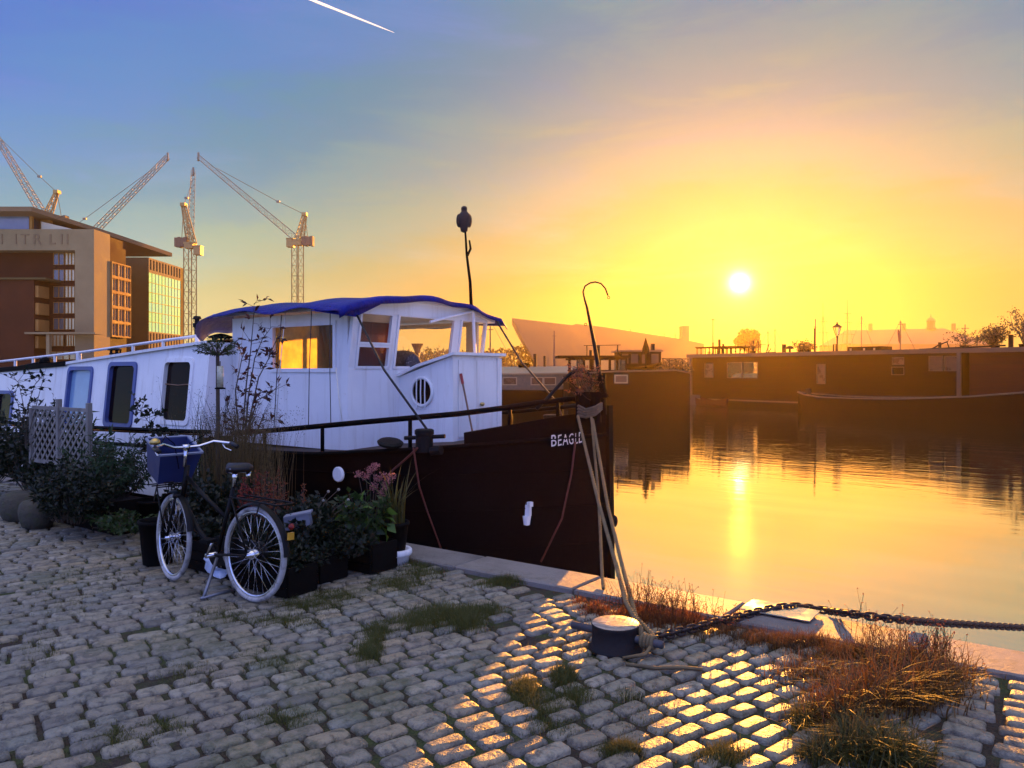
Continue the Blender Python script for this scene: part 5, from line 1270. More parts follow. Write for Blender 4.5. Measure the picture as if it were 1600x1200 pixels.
# name on the bow, painted letters following the plates
m_letter = pm('letter_paint', (.62, .62, .60), .5, var=.15, scale=20)
uc = [(862, 886), (871.5, 884.5), (881, 883), (890.5, 881.5), (899.5, 880), (906, 879)]
for ch, u0, u1, vb_, ht in (('B', 861.5, 869.5, 698, 18), ('E', 872, 877.5, 697, 17), ('A', 879, 888, 696, 17), ('G', 889, 896, 695, 17), ('L', 899, 903, 694, 17), ('E', 904.5, 909.5, 692.5, 17)):
    V, F = text_mesh(ch, 1.0, 0.0); mn, mxv = V.min(0), V.max(0); mb = MB(); P_ = []
    for v in V:
        fx = (v[0] - mn[0]) / max(1e-6, mxv[0] - mn[0]); fz = (v[1] - mn[1]) / max(1e-6, mxv[1] - mn[1])
        P_.append(on_hull(u0 + (u1 - u0) * fx, vb_ - 1.5 * fx - ht * fz, .03))
    mb.add(P_, F); mb.build('letter', m_letter, barge)
# ---- loose things on the barge
ru = np.linspace(0, 1, 26)
def tarp_z(x, y):
    f = (y - 2.12) / 1.62; z_ = camber(2.12 + f * 1.5) + .02 + .014 * math.sin(x * 5 + y * 2.1) + .012 * math.sin(y * 7 + x)
    return z_
mb = MB(); rows = []
yl = list(np.linspace(.56, 3.76, 25)); xl = list(np.linspace(-10.75, -6.9, 30))
for x_ in xl:
    row = []
    for j, y_ in enumerate(yl):
        yy = min(max(y_, .74), 3.62); z_ = tarp_z(x_, yy)
        if y_ < .74: z_ -= (.74 - y_) * (.5 + .10 * math.sin(x_ * 6))
        if y_ > 3.62: z_ -= (y_ - 3.62) * .8
        if x_ < -9.3:                                       # slack after end, stretched down towards the cabin roof
            f = (-9.3 - x_) / 1.45; z_ -= .20 * f + .10 * f * f + .03 * math.sin(y_ * 5) * f
            y_ = 2.2 + (y_ - 2.2) * (1 - .45 * f * f)
        row.append((x_ + (.03 * math.sin(y_ * 9) if x_ > -7 else 0), y_, z_))
    rows.append(row)
for dx_, dz_ in ((.05, .015), (.062, .05), (.064, .095)):      # the front edge hangs a hand's breadth over the fascia
    rows.append([(p[0] + dx_, p[1], p[2] - dz_ * (1.0 - .35 * (p[1] - .56) / 3.2) - .006 * math.sin(p[1] * 6)) for p in rows[29]])
mb.grid(rows)
tarp = mb.build('tarpaulin', m_tarp, None, True); tag(tarp, 'bright blue tarpaulin stretched over the wheelhouse roof', 'tarpaulin')
sm = tarp.modifiers.new('thick', 'SOLIDIFY'); sm.thickness = .006
cor = Vector((-6.88, .70, eave + .05)); mb = MB()
c1, c2, c3 = onX(525, 475, -6.95), onX(600, 486, -6.90), onX(549, 496, -6.90)
mb.add([Vector((-7.35, .545, 2.40)), Vector((-6.885, .75, 2.46)), Vector((-6.885, 1.25, 2.50)), Vector((-6.87, .82, 2.32)), Vector((-6.9, .6, 2.33))], [(0, 4, 3, 1), (1, 3, 2)])
mb.build('corner_flap', m_tarp, tarp)
m_cord = pm('black_cord', (.012, .011, .011), .7); m_wcord = pm('white_cord', (.6, .58, .52), .8)
def rope_tag(pts, r_, m, label, name='guy_rope', cat_='rope', group=None, n=5, strands=False):
    mb = MB()
    if strands:
        P_ = [Vector(p) for p in pts]; L = [0]
        for a, b in zip(P_[:-1], P_[1:]): L.append(L[-1] + (b - a).length)
        N = max(20, int(L[-1] / (r_ * 1.1)));
        def ev(s):
            i = max(0, min(len(P_) - 2, int(np.searchsorted(L, s) - 1))); f = (s - L[i]) / max(1e-6, L[i + 1] - L[i]); return P_[i].lerp(P_[i + 1], f), (P_[i + 1] - P_[i]).normalized()
        for k in range(3):
            pp = []
            for i in range(N + 1):
                s = L[-1] * i / N; c, d = ev(s); a = d.orthogonal().normalized(); b = d.cross(a); th = 2 * math.pi * k / 3 + s / (r_ * 7) * 2 * math.pi
                pp.append(c + (a * math.cos(th) + b * math.sin(th)) * r_ * .52)
            mb.tube(pp, r_ * .55, 5)
    else: mb.tube(pts, r_, n)
    return tag(mb.build(name, m, None, True), label, cat_, group)
rope_tag([Vector((-6.87, .84, 2.34)), onY(600, 578, .72), onY(667, 671, .62)], .014, m_cord, 'black guy rope from the near tarpaulin corner down to the deck bollard')
rope_tag([Vector((-6.87, 3.55, 2.44)), at(815, 566, 10.9), at(868, 626, 10.6), at(884, 664, 10.4)], .014, m_cord, 'black guy rope from the far tarpaulin corner toward the bow')
for u0, v0, u1, v1, mm, lb in ((446, 488, 431, 668, m_wcord, 'pale cord with a knot tied left of the wheelhouse side window'), (440, 492, 428, 672, m_cord, 'thin dark cord hanging left of the pale knotted cord'),
        (487, 484, 482, 668, m_cord, 'black cord hanging straight across the middle of the wheelhouse side window'), (516, 478, 517, 665, m_cord, 'dark cord hanging down the right edge of the wheelhouse side window'),
        (525, 574, 536, 668, m_wcord, 'thin white cord slanting down below the corner of the side window'), (383, 496, 366, 640, m_wcord, 'faint pale cord behind the red leaved shrub, beside the stove pipe')):
    p0 = onY(u0, v0, .64); p1 = onY(u1, v1, .45); rope_tag([p0, p0.lerp(p1, .5) + Vector((.01, -.02, 0)), p1], .0065, mm, lb, 'tie_cord', 'cord', 'cords tying the tarpaulin down', 4)
# bird on the mast
b = at(722, 360, -SN * p0.x + CS * (p0.y - CAMY)); 
Zp = (-SN * onX(737, 484, -7.0).x + CS * (onX(737, 484, -7.0).y - CAMY)); b = at(726.5, 361, Zp)
g_ = thing('bird', 'dark hunched bird perched on top of the thin mast', 'bird', b)
m_bird = pm('dark_feathers', (.03, .022, .018), .8, var=.4, scale=12, bump=.7, bscale=40, bdist=.01)
mb = MB(); M = Matrix.Rotation(-.08, 3, 'Y')
prof = [(.02, -.02), (.055, .0), (.06, .04), (.082, .10), (.098, .17), (.095, .225), (.06, .265), (.042, .285), (.05, .31), (.045, .34), (.022, .358), (.003, .362)]
mb.lathe([(r_, z_) for r_, z_ in prof], b + Vector((-.015, 0, 0)), 16, Matrix(((1, 0, 0), (0, .8, 0), (0, 0, 1))))
mb.build('body', m_bird, g_, True)
mb = MB()
for sg in (-1, 1): mb.ball(b + Vector((-.015 + sg * .072 * CS, sg * .072 * SN, .15)), (.032, .055, .10), 8, 7)
mb.build('wing', m_bird, g_, True)
mb = MB(); mb.lathe([(.014, 0), (.002, .035)], b + fw * -.045 + Vector((-.015, 0, .315)), 6, Matrix.Rotation(R(100), 3, 'X')); mb.build('beak', m_iron, g_)
# pole with a red handle leaning on the companionway
mb = MB(); p0, p1 = onX(740, 684, bx1 + .28), onX(720, 584, bx1 + .035)
g_ = thing('boat_hook', 'wooden pole with a red grip leaning against the companionway doors', 'pole', p0)
mb.tube([p0, p0.lerp(p1, .84)], .012, 8); mb.build('shaft', m_wood, g_); MB().tube([p0.lerp(p1, .84), p1], .018, 8).build('grip', pm('red_grip', (.3, .02, .015), .5), g_)
# things inside the wheelhouse
b = at(653, 575, 10.6); g_ = thing('table_lamp', 'small lamp with a flared shade standing inside the wheelhouse window', 'lamp', b)
mb = MB(); mb.tube([b - ez * .15, at(652, 552, 10.6)], .03, 8); mb.build('stem', m_wood, g_); MB().lathe([(.03, 0), (.045, .05), (.085, .13)], at(652, 552, 10.6), 12, caps=False).build('lamp_shade', pm('lampshade_cloth', (.4, .22, .06), .8), g_)
mb = MB(); mb.ball(at(628, 566, 10.45), (.30, .2, .16), 12, 8); tag(mb.build('cushion', pm('dark_pattern', (.05, .05, .06), .9, var=.6, scale=14, c2=(.3, .3, .32), c2amt=.45), None, True), 'dark patterned cushion behind the wide wheelhouse window', 'cushion')
t = NT('spotted_cloth'); vr = t.node('ShaderNodeTexVoronoi'); t.l.new(t.obj(), vr.inputs['Vector']); vr.inputs['Scale'].default_value = 22
m_spot = t.fin(t.bsdf(t.mix(t.rng(vr.outputs['Distance'], .28, .34, 0, 1), (.03, .03, .03), (.75, .72, .62)), .8))
mb = MB(); c0_ = Vector((-7.28, 3.02, 1.72)); mb.lathe([(.11, -.09), (.12, .1), (.115, .1), (.1, -.08)], c0_ , 16); tag(mb.build('spotted_pot', m_spot), 'white pot with black spots behind the small wheelhouse window', 'pot')
# dry flower bunch tied at the bow
b = at(918, 616, 8.55); g_ = thing('dried_flowers', 'bunch of dried flower stems tied inside the loop at the bow', 'dried flowers', b)
mb = MB(); cc, aa = [], []
for k in range(46):
    e = at(RNG.uniform(884, 940), RNG.uniform(570, 612), 8.55 + RNG.uniform(-.15, .15)); s_ = b + Vector((RNG.uniform(-.08, .08), RNG.uniform(-.05, .05), RNG.uniform(-.12, .02))); mb.tube([s_, s_.lerp(e, .55) + Vector(rnd_dirs(1)[0]) * .03, e], [.004, .003, .002], 3)
    P_ = np.array(e) + rnd_dirs(9) * .03; cc.append(P_); aa.append(rnd_dirs(9))
mb.build('stem', m_bark, g_); V, F = leaves(np.concatenate(cc), np.concatenate(aa), .035, .018); tag(mesh_np('flower_head', V, F, foliage('dry_red', (.05, .02, .012), (.14, .05, .02), .3), g_), kind='stuff')
# ------------------------------------------------------------------ bicycle
m_tyre = pm('pale_tyre', (.36, .35, .33), .75, var=.35, scale=5, c2=(.10, .09, .08), c2amt=.5, bump=.3, bscale=80)
m_rim = pm('steel_rim', (.55, .56, .58), .25, 1.0, var=.2)
m_blk = pm('black_enamel', (.004, .004, .004), .45, 0, spec=.15, var=.3, scale=6, bump=.05)
m_rub = pm('black_rubber', (.006, .006, .006), .9, spec=.1)
m_chr = pm('chrome', (.7, .7, .72), .15, 1.0, var=.1)
m_crate = pm('blue_crate', (.012, .024, .10), .5, var=.25, scale=5, bump=.1)
m_crater = pm('blue_crate_rim', (.16, .19, .28), .5, var=.15, scale=5)
m_lea = pm('black_leather', (.006, .006, .007), .45, spec=.3, var=.3, bump=.3, bscale=80)
bc = (ground(385, 941) + ground(275, 906)) / 2
bike = thing('bicycle', 'black city bicycle with pale tyres and a blue crate in front', 'bicycle', bc, math.pi + R(1.5))
LEAN = -.05
def lb(v): return (v[0], v[1] + v[2] * LEAN, v[2])
def bb_(mb, name, m, parent=bike, smooth=True):
    mb.v = [lb(v) for v in mb.v]; return mb.build(name, m, parent, smooth, local=True)
WR = .345; FX, RX = .52, -.52; ST = R(-12)
fork0 = Vector((FX - .05, 0, 0))
def steer(v):
    v = Vector(v); p = Vector((FX - .06, 0, 0)); return Matrix.Rotation(ST, 3, 'Z') @ (v - p) + p
def wheel(cx, st):
    T = (lambda v: steer(v)) if st else (lambda v: Vector(v))
    mb = MB(); mb.tube([(cx + (WR - .0205) * math.cos(a), 0, WR + (WR - .0205) * math.sin(a)) for a in np.linspace(0, 2 * math.pi, 49)[:-1]], .0205, 10, closed=True); mb.v = [T(v) for v in mb.v]
    w_ = bb_(mb, 'wheel', m_tyre)
    mb = MB(); mb.tube([(cx + .303 * math.cos(a), 0, WR + .303 * math.sin(a)) for a in np.linspace(0, 2 * math.pi, 41)[:-1]], .014, 6, closed=True); mb.v = [T(v) for v in mb.v]; bb_(mb, 'rim', m_rim, w_)
    mb = MB()
    for k in range(32):
        a = 2 * math.pi * k / 32; s_ = 1 if k % 2 else -1; a2 = a + (.5 if k % 4 < 2 else -.5)
        mb.tube([(cx + .03 * math.cos(a2), s_ * .03, WR + .03 * math.sin(a2)), (cx + .298 * math.cos(a), 0, WR + .298 * math.sin(a))], .0013, 3)
    mb.v = [T(v) for v in mb.v]; bb_(mb, 'spoke', m_chr, w_)
    mb = MB(); My = Matrix.Rotation(R(90), 3, 'X'); mb.lathe([(.012, -.075), (.02, -.05), (.035, -.04), (.035, .04), (.02, .05), (.012, .075)] if not st else [(.01, -.07), (.03, -.035), (.02, -.02), (.02, .02), (.03, .035), (.01, .07)], (cx, 0, WR), 14, My); mb.v = [T(v) for v in mb.v]; bb_(mb, 'hub', m_chr, w_)
wheel(RX, False); wheel(FX, True)
mb = MB(); bbk = Vector((-.08, 0, .29)); seatT = Vector((-.24, 0, .80)); headT = Vector((.36, 0, .90)); headB = Vector((.40, 0, .66))
mb.tube([bbk, seatT], .016, 10); mb.tube([bbk, bbk.lerp(headB, .5) + Vector((.02, 0, -.03)), headB], .02, 10); mb.tube([seatT.lerp(bbk, .45), seatT.lerp(bbk, .4).lerp(headT, .5) + Vector((0, 0, -.05)), headT - Vector((0, 0, .06))], .016, 10); mb.tube([headB - Vector((-.005, 0, .03)), headT + Vector((-.005, 0, .03))], .021, 12)
for s_ in (-1, 1): mb.tube([bbk + Vector((0, s_ * .03, 0)), (RX, s_ * .065, WR)], .010, 8); mb.tube([seatT - Vector((0, -s_ * .02, .06)), (RX, s_ * .065, WR)], .008, 8)
bb_(mb, 'frame', m_blk)
mb = MB()
for s_ in (-1, 1): mb.tube([(FX, s_ * .05, WR), (.46, s_ * .05, .52), (.405, s_ * .045, .68)], .012, 8)
mb.tube([(.405, -.06, .69), (.405, .06, .69)], .018, 8); mb.v = [steer(v) for v in mb.v]; bb_(mb, 'fork', m_blk)
mb = MB(); bar = [(.12, .30, 1.085), (.20, .295, 1.10), (.29, .20, 1.115), (.335, .10, 1.08), (.345, 0, 1.075), (.335, -.10, 1.08), (.29, -.20, 1.115), (.20, -.295, 1.10), (.12, -.30, 1.085)]
mb.tube(bar, .0115, 10); mb.tube([(.36, 0, .92), (.35, 0, 1.08)], .014, 10); mb.box((.348, 0, 1.077), (.045, .05, .04)); mb.v = [steer(v) for v in mb.v]; hb_ = bb_(mb, 'handlebar', m_chr)
for s_ in (-1, 1):
    mb = MB(); mb.tube([(.08, s_ * .30, 1.08), (.19, s_ * .297, 1.098)], .018, 10); mb.v = [steer(v) for v in mb.v]; bb_(mb, 'grip', m_lea, hb_)
    mb = MB(); mb.tube([(.25, s_ * .25, 1.10), (.235, s_ * .27, 1.06), (.15, s_ * .285, 1.045)], .006, 6); mb.v = [steer(v) for v in mb.v]; bb_(mb, 'brake_lever', m_chr, hb_)
    mb = MB(); mb.tube([(.25, s_ * .24, 1.10), (.36, s_ * .16, 1.17), (.43, s_ * .06, 1.10), (.42, s_ * .02, .9)], .004, 5); mb.v = [steer(v) for v in mb.v]; bb_(mb, 'brake_cable', m_rub, hb_)
mb = MB(); mb.lathe([(.032, 0), (.04, .01), (.036, .03), (.018, .045), (0, .048)], (.22, .285, 1.125), 14); mb.v = [steer(v) for v in mb.v]; bb_(mb, 'bell', m_brass, hb_)
mb = MB(); ns = 14; top = []; outl_ = []
for k in range(24):
    a = 2 * math.pi * k / 24; c_, s_ = math.cos(a), math.sin(a); x_ = .12 * c_ - .02; w_ = (.105 if c_ < -.1 else .105 * max(.28, 1 - (c_ + .1) * .85)); outl_.append((-.25 + x_ * 1.05, w_ * s_ * 1.05))
mb.add([(x_, y_, .935) for x_, y_ in outl_] + [(x_, y_, .965) for x_, y_ in outl_] + [(-.26 + (x_ + .26) * .8, y_ * .78, .985) for x_, y_ in outl_] + [(-.26, 0, .988)],
       [(k, (k + 1) % 24, 24 + (k + 1) % 24, 24 + k) for k in range(24)] + [(24 + k, 24 + (k + 1) % 24, 48 + (k + 1) % 24, 48 + k) for k in range(24)] + [(48 + k, 48 + (k + 1) % 24, 72) for k in range(24)] + [tuple(reversed(range(24)))])
sd = bb_(mb, 'saddle', m_lea)
mb = MB()
for k in range(7): a = R(-60 + 20 * k); mb.ball((-.26 - .125 * math.cos(a), .108 * math.sin(a), .957), .008, 6, 4)
bb_(mb, 'rivet', m_chr, sd)
mb = MB(); mb.tube([seatT, (-.255, 0, .93)], .013, 8)
for s_ in (-1, 1):
    mb.tube([(-.33, s_ * .06, .885 + .012 * math.sin(k * 2.2)) for k in range(2)] + [(-.33, s_ * .06, .93)], .02, 8)
mb.beam((-.18, .03, .92), (-.36, .06, .915), .008); mb.beam((-.18, -.03, .92), (-.36, -.06, .915), .008); bb_(mb, 'seat_post', m_chr)
# front carrier with blue crate
mb = MB(); Cx, Cz0, Cz1 = .66, .76, 1.03
lo = [(-.13, -.13), (.13, -.13), (.13, .13), (-.13, .13)]; hi = [(-.17, -.165), (.17, -.165), (.17, .165), (-.17, .165)]
def tilt(v): return Matrix.Rotation(R(-19), 3, 'Y') @ (Vector(v) - Vector((.5, 0, .85))) + Vector((.5, 0, .85))
V = [(Cx + x_, y_, Cz0) for x_, y_ in lo] + [(Cx + x_, y_, Cz1) for x_, y_ in hi] + [(Cx + x_ * .96, y_ * .97, Cz1) for x_, y_ in hi] + [(Cx + x_ * .96, y_ * .97, Cz0 + .012) for x_, y_ in lo]
F = [(3, 2, 1, 0), (12, 13, 14, 15)]
for i in range(3):
    for k in range(4): F.append((i * 4 + k, i * 4 + (k + 1) % 4, i * 4 + 4 + (k + 1) % 4, i * 4 + 4 + k))
mb.add(V, F); mb.v = [steer(tilt(v)) for v in mb.v]; cr_ = bb_(mb, 'crate', m_crate, smooth=False)
mb = MB(); rim = [(Cx + x_ * 1.02, y_ * 1.02, Cz1) for x_, y_ in hi]
for k in range(4): mb.beam(rim[k], rim[(k + 1) % 4], .018, .014)
mb.v = [steer(tilt(v)) for v in mb.v]; bb_(mb, 'crate_rim', m_crater, cr_, False)
mb = MB()
for s_ in (-1, 1): mb.tube([(FX, s_ * .07, WR), (.60, s_ * .12, .745)], .006, 6); mb.tube([(.42, s_ * .06, .80), (.80, s_ * .12, .745)], .007, 6)
for x_ in (.55, .66, .77): mb.tube([(x_, -.14, .75), (x_, .14, .75)], .006, 6)
mb.v = [steer(v) for v in mb.v]; bb_(mb, 'front_carrier', m_blk)
def guard(cx, a0, a1, st, nm='mudguard'):
    rows = []
    for a in np.linspace(R(a0), R(a1), 18):
        rows.append([(cx + (.375 - .012 * abs(k)) * math.cos(a), k * .018, WR + (.375 - .012 * abs(k)) * math.sin(a)) for k in (-1.6, -1, 0, 1, 1.6)])
    mb = MB(); mb.grid(rows)
    if st: mb.v = [steer(v) for v in mb.v]
    return bb_(mb, nm, m_blk)
g1 = guard(RX, 35, 176, False); guard(FX, 40, 165, True)
mb = MB(); a = R(172); mb.box((RX + .388 * math.cos(a), 0, WR + .388 * math.sin(a) + .12), (.02, .045, .05)); bb_(mb, 'mudguard_glint', pm('amber_glint', (.50, .26, .02), .4, spec=.3), g1, False)  # orange reflection on the mudguard tail, built as an amber block
mb = MB(); mb.lathe([(.0, 0), (.02, .004), (.024, .02), (.018, .03), (0, .036)], (RX - .37, 0, WR + .24), 10, Matrix.Rotation(R(-90), 3, 'Y')); bb_(mb, 'tail_light', pm('red_lens', (.16, .006, .006), .35, spec=.3))
mb = MB(); 
for s_ in (-1, 1): mb.tube([(-.28, s_ * .06, .745), (RX - .30, s_ * .07, .735), (RX - .33, s_ * .05, .735)], .007, 6); mb.tube([(RX, s_ * .08, WR), (RX - .12, s_ * .07, .735)], .006, 6)
for k in range(5): mb.tube([(-.34 - k * .1, -.07, .738), (-.34 - k * .1, .07, .738)], .005, 5)
mb.tube([(RX - .33, -.05, .735), (RX - .33, .05, .735)], .007, 6); bb_(mb, 'rear_carrier', m_blk)
mb = MB(); poly = [(-.02 + .12 * math.cos(a), .29 + .12 * math.sin(a)) for a in np.linspace(R(80), R(-80), 10)] + [(RX + .02 + .075 * math.cos(a), WR + .075 * math.sin(a)) for a in np.linspace(R(-100), R(-260), 8)]
mb.extrude([(x_, -.075, z_) for x_, z_ in poly], (0, .035, 0)); bb_(mb, 'chain_case', m_blk, smooth=False)
mb = MB(); mb.tube([(-.08, -.1, .29), (-.08, .1, .29)], .018, 10); mb.tube([(-.08, -.095, .29), (.02, -.11, .155)], .010, 6); mb.tube([(-.08, .095, .29), (-.18, .11, .425)], .010, 6); ck = bb_(mb, 'crank', m_chr)
for p_ in ((.03, -.16, .15), (-.19, .16, .43)): bb_(MB().box(p_, (.095, .085, .024)), 'pedal', m_rub, ck, False)
mb = MB(); mb.tube([(-.12, .03, .27), (-.16, .14, .06), (-.17, .17, .005)], .012, 8); mb.tube([(-.12, -.03, .27), (-.16, -.11, .06), (-.17, -.13, .01)], .012, 8); mb.tube([(-.17, -.15, .012), (-.17, .19, .012)], .012, 8); bb_(mb, 'kickstand', pm('dull_steel', (.20, .21, .23), .5, .6, var=.3))
# crumpled bag under the pedals
def crumple(mb, c, r, n=14, m=10, k=.28):
    V = []; F = []
    for j in range(m + 1):
        t_ = math.pi * j / m
        for i in range(n):
            a = 2 * math.pi * i / n; q_ = 1 + RNG.uniform(-k, k); V.append((c[0] + r[0] * math.sin(t_) * math.cos(a) * q_, c[1] + r[1] * math.sin(t_) * math.sin(a) * q_, max(.004, c[2] + r[2] * math.cos(t_) * q_)))
    for j in range(m):
        for i in range(n): F.append((j * n + i, (j + 1) * n + i, (j + 1) * n + (i + 1) % n, j * n + (i + 1) % n))
    mb.add(V, F); return mb
m_bag = pm('pale_plastic_bag', (.50, .58, .72), .35, var=.25, scale=9, bump=.5, bscale=30, bdist=.01)
b = ground(332, 905); mb = MB(); crumple(mb, (b.x - .05, b.y + .12, .09), (.17, .11, .13)); crumple(mb, (b.x + .02, b.y + .17, .20), (.08, .07, .07))
tag(mb.build('plastic_bag', m_bag), 'crumpled pale plastic bag under the bicycle pedals', 'bag')
b = ground(392, 915); mb = MB(); crumple(mb, (b.x - .03, b.y + .28, .07), (.09, .07, .10)); tag(mb.build('plastic_bag', m_bag), 'small scrap of pale plastic behind the rear wheel of the bicycle', 'bag')

# ------------------------------------------------------------------ tubs, troughs and plants along the quay
m_pot = pm('black_pot', (.004, .004, .004), .8, spec=.08, var=.3, scale=6)
m_trough = pm('dark_planks', (.006, .005, .004), .9, spec=.08, var=.5, scale=5, bump=.6, bscale=25, stretch=(1, 1, 6), bdist=.008)
m_earth = pm('potting_earth', (.02, .015, .010), .95, bump=.9, bscale=60, bdist=.02)
f_green = foliage('leaf_green', (.008, .020, .005), (.03, .06, .012), .3)
f_dark = foliage('leaf_dark', (.003, .007, .003), (.011, .020, .007), .2)
f_bamboo = foliage('leaf_bamboo', (.008, .022, .008), (.03, .062, .022), .3)
f_red = foliage('leaf_red', (.022, .006, .005), (.06, .016, .010), .3)
f_rust = foliage('seed_rust', (.09, .022, .012), (.22, .07, .025), .35)
f_straw = foliage('straw', (.05, .034, .012), (.13, .09, .032), .35)
f_dry = foliage('dry_grass_leaf', (.015, .009, .003), (.14, .078, .018), .35, tcol=(.30, .13, .03))
f_ochre = foliage('green_dry_leaf', (.014, .02, .005), (.09, .09, .02), .35, tcol=(.22, .17, .03))
f_pink = foliage('sedum_pink', (.22, .07, .08), (.42, .17, .16), .3)
f_white = foliage('white_petal', (.22, .21, .18), (.34, .33, .28), .3)
def pot(c, r, h, m=m_pot, name='plant_pot'):
    mb = MB(); mb.lathe([(r * .78, 0), (r, h - .03), (r * 1.07, h - .03), (r * 1.07, h), (r * .96, h), (r * .93, h - .04)], c, 18, caps=False); mb.lathe([(r * .78, 0), (.001, 0)], c, 18, caps=False); return mb
def plant(name, label, cat_, c, group=None): return thing(name, label, cat_, c, 0, group)
def stems(mb, base, ends, r0=.006, r1=.002, bend=.06, n=4):
    out = []
    for s_, e in ends:
        s_, e = Vector(s_), Vector(e); m_ = s_.lerp(e, .5) + Vector(rnd_dirs(1)[0]) * bend * (e - s_).length; mb.tube([s_, m_, e], [r0, (r0 + r1) / 2, r1], n); out.append((s_, m_, e))
    return out
def along(st, n, t0=.25):
    P_, D_ = [], []
    for s_, m_, e in st:
        for t_ in RNG.uniform(t0, 1, n):
            p = (s_ * (1 - t_) ** 2 + m_ * 2 * t_ * (1 - t_) + e * t_ ** 2) if False else (s_.lerp(m_, t_ * 2) if t_ < .5 else m_.lerp(e, t_ * 2 - 1)); P_.append(p); d = (e - s_).normalized(); D_.append(d)
    return np.array([p[:] for p in P_]), np.array([d[:] for d in D_])
def bush(name, label, c, rx, ry, h, n_st, n_leaf, L, W, fm, cat_='bush', group=None, potspec=None, z0=.15, droop=0.0):
    g_ = plant(name, label, cat_, (c[0], c[1], 0), group); c = Vector((c[0], c[1], 0))
    if potspec:
        kind, a, b, hh = potspec
        if kind == 'pot': pot(c, a, hh).build('pot', m_pot, g_, True)
        else:
            mb = MB()
            for k in range(3): mb.bb(c.x - a, c.x + a, c.y - b, c.y - b + .02, hh * k / 3 + .004, hh * (k + 1) / 3 - .004); mb.bb(c.x - a, c.x + a, c.y + b - .02, c.y + b, hh * k / 3 + .004, hh * (k + 1) / 3 - .004)
            for sx in (-1, 1): mb.bb(c.x + sx * a - .011, c.x + sx * a + .011, c.y - b + .021, c.y + b - .021, .003, hh - .003)
            mb.build('trough', m_trough, g_)
        MB().bb(c.x - a * .85, c.x + a * .85, c.y - b * .85, c.y + b * .85, hh - .06, hh - .03).build('soil', m_earth, g_)
        z0 = hh - .04
    ends = []
    for k in range(n_st):
        a_ = RNG.uniform(0, 6.28); q_ = math.sqrt(RNG.uniform(0, 1)); e = c + Vector((rx * q_ * math.cos(a_), ry * q_ * math.sin(a_), z0 + (h - z0) * RNG.uniform(.45, 1.0) * (1 - .25 * q_))); s_ = c + Vector((rx * q_ * .4 * math.cos(a_), ry * q_ * .4 * math.sin(a_), z0)); ends.append((s_, e))
    mb = MB(); st_ = stems(mb, c, ends); mb.build('stem', m_bark, g_)
    P_, D_ = along(st_, max(3, n_leaf // n_st)); A_ = rnd_dirs(len(P_)) + D_ * .7; A_[:, 2] -= droop
    V, F = leaves(P_ + rnd_dirs(len(P_)) * .02, A_, RNG.uniform(.7, 1.25, len(P_)) * L, W); mesh_np('foliage', V, F, fm, g_); return g_
GP = 'plants along the quay edge'
def gp(u, v): return ground(u, v)
# right group: sedum, broad leaves, iris pot
b = Vector((-4.98, -.86, 0))
g_ = bush('flowering_sedum', 'pink flowering sedum rising above broad green leaves in a dark trough', b, .24, .2, .72, 26, 420, .085, .045, f_green, 'flowers', GP, ('trough', .26, .16, .24))
mb = MB()
for (u, v) in ((578, 735), (586, 729), (572, 745), (590, 748), (598, 745), (606, 752), (602, 762), (584, 762), (596, 772), (560, 742), (612, 745)):
    Zq = 7.0; e = at(u, v, Zq); s_ = at(580 + (u - 580) * .4, 800, Zq); MB().tube([s_, e], [.005, .003], 4).build('flower_stem', m_bark, g_)
    P_ = np.array(e) + rnd_dirs(80) * np.array([.045, .045, .04]) * RNG.uniform(.3, 1, (80, 1)); V, F = leaves(P_, rnd_dirs(80, .0, 1), .02, .012); tag(mesh_np('flower_head', V, F, f_pink, g_), kind='stuff')
m_lime = foliage('leaf_lime', (.05, .11, .015), (.11, .20, .03), .35)
for (u, v, dx, dz, L) in ((560, 795, .5, .1, .16), (585, 812, .3, -.6, .15), (598, 800, .8, .0, .15), (600, 808, .7, -.2, .13), (575, 805, -.2, -.7, .14), (590, 828, .1, -.9, .13), (604, 818, .6, -.5, .12), (552, 790, -.5, .2, .13), (540, 805, -.6, -.2, .12), (566, 784, .1, .6, .12), (596, 822, .5, -.8, .12), (602, 832, .2, -.9, .10)):
    p = at(u, v, 6.72); V, F = leaves(np.array([p[:]]), np.array([[dx * CS + SN * .2, dx * SN - CS * .2, dz]]), L, .085, .2); mesh_np('broad_leaf', V, F, m_lime, g_)
c = Vector((-4.86, -.60, 0))
g_ = plant('iris_pot', 'tall sword leaved plant in a black pot on a white saucer', 'potted plant', c, GP)
mb = MB(); mb.lathe([(.13, .0), (.135, .06), (.155, .07), (.162, .085), (.16, .115), (.150, .125), (.12, .12), (.11, .10)], c, 24); mb.build('saucer', m_wh, g_, True)
pot(c + Vector((0, 0, .11)), .13, .25).build('pot', m_pot, g_, True)
P_ = np.array(c) + np.array([0, 0, .33]) + RNG.uniform(-.07, .07, (34, 3)) * [1, 1, 0]
V, F = blades(P_, RNG.uniform(.28, .62, 34), .022, RNG.uniform(.1, .75, 34), segs=5); mesh_np('sword_leaf', V, F, f_ochre, g_)
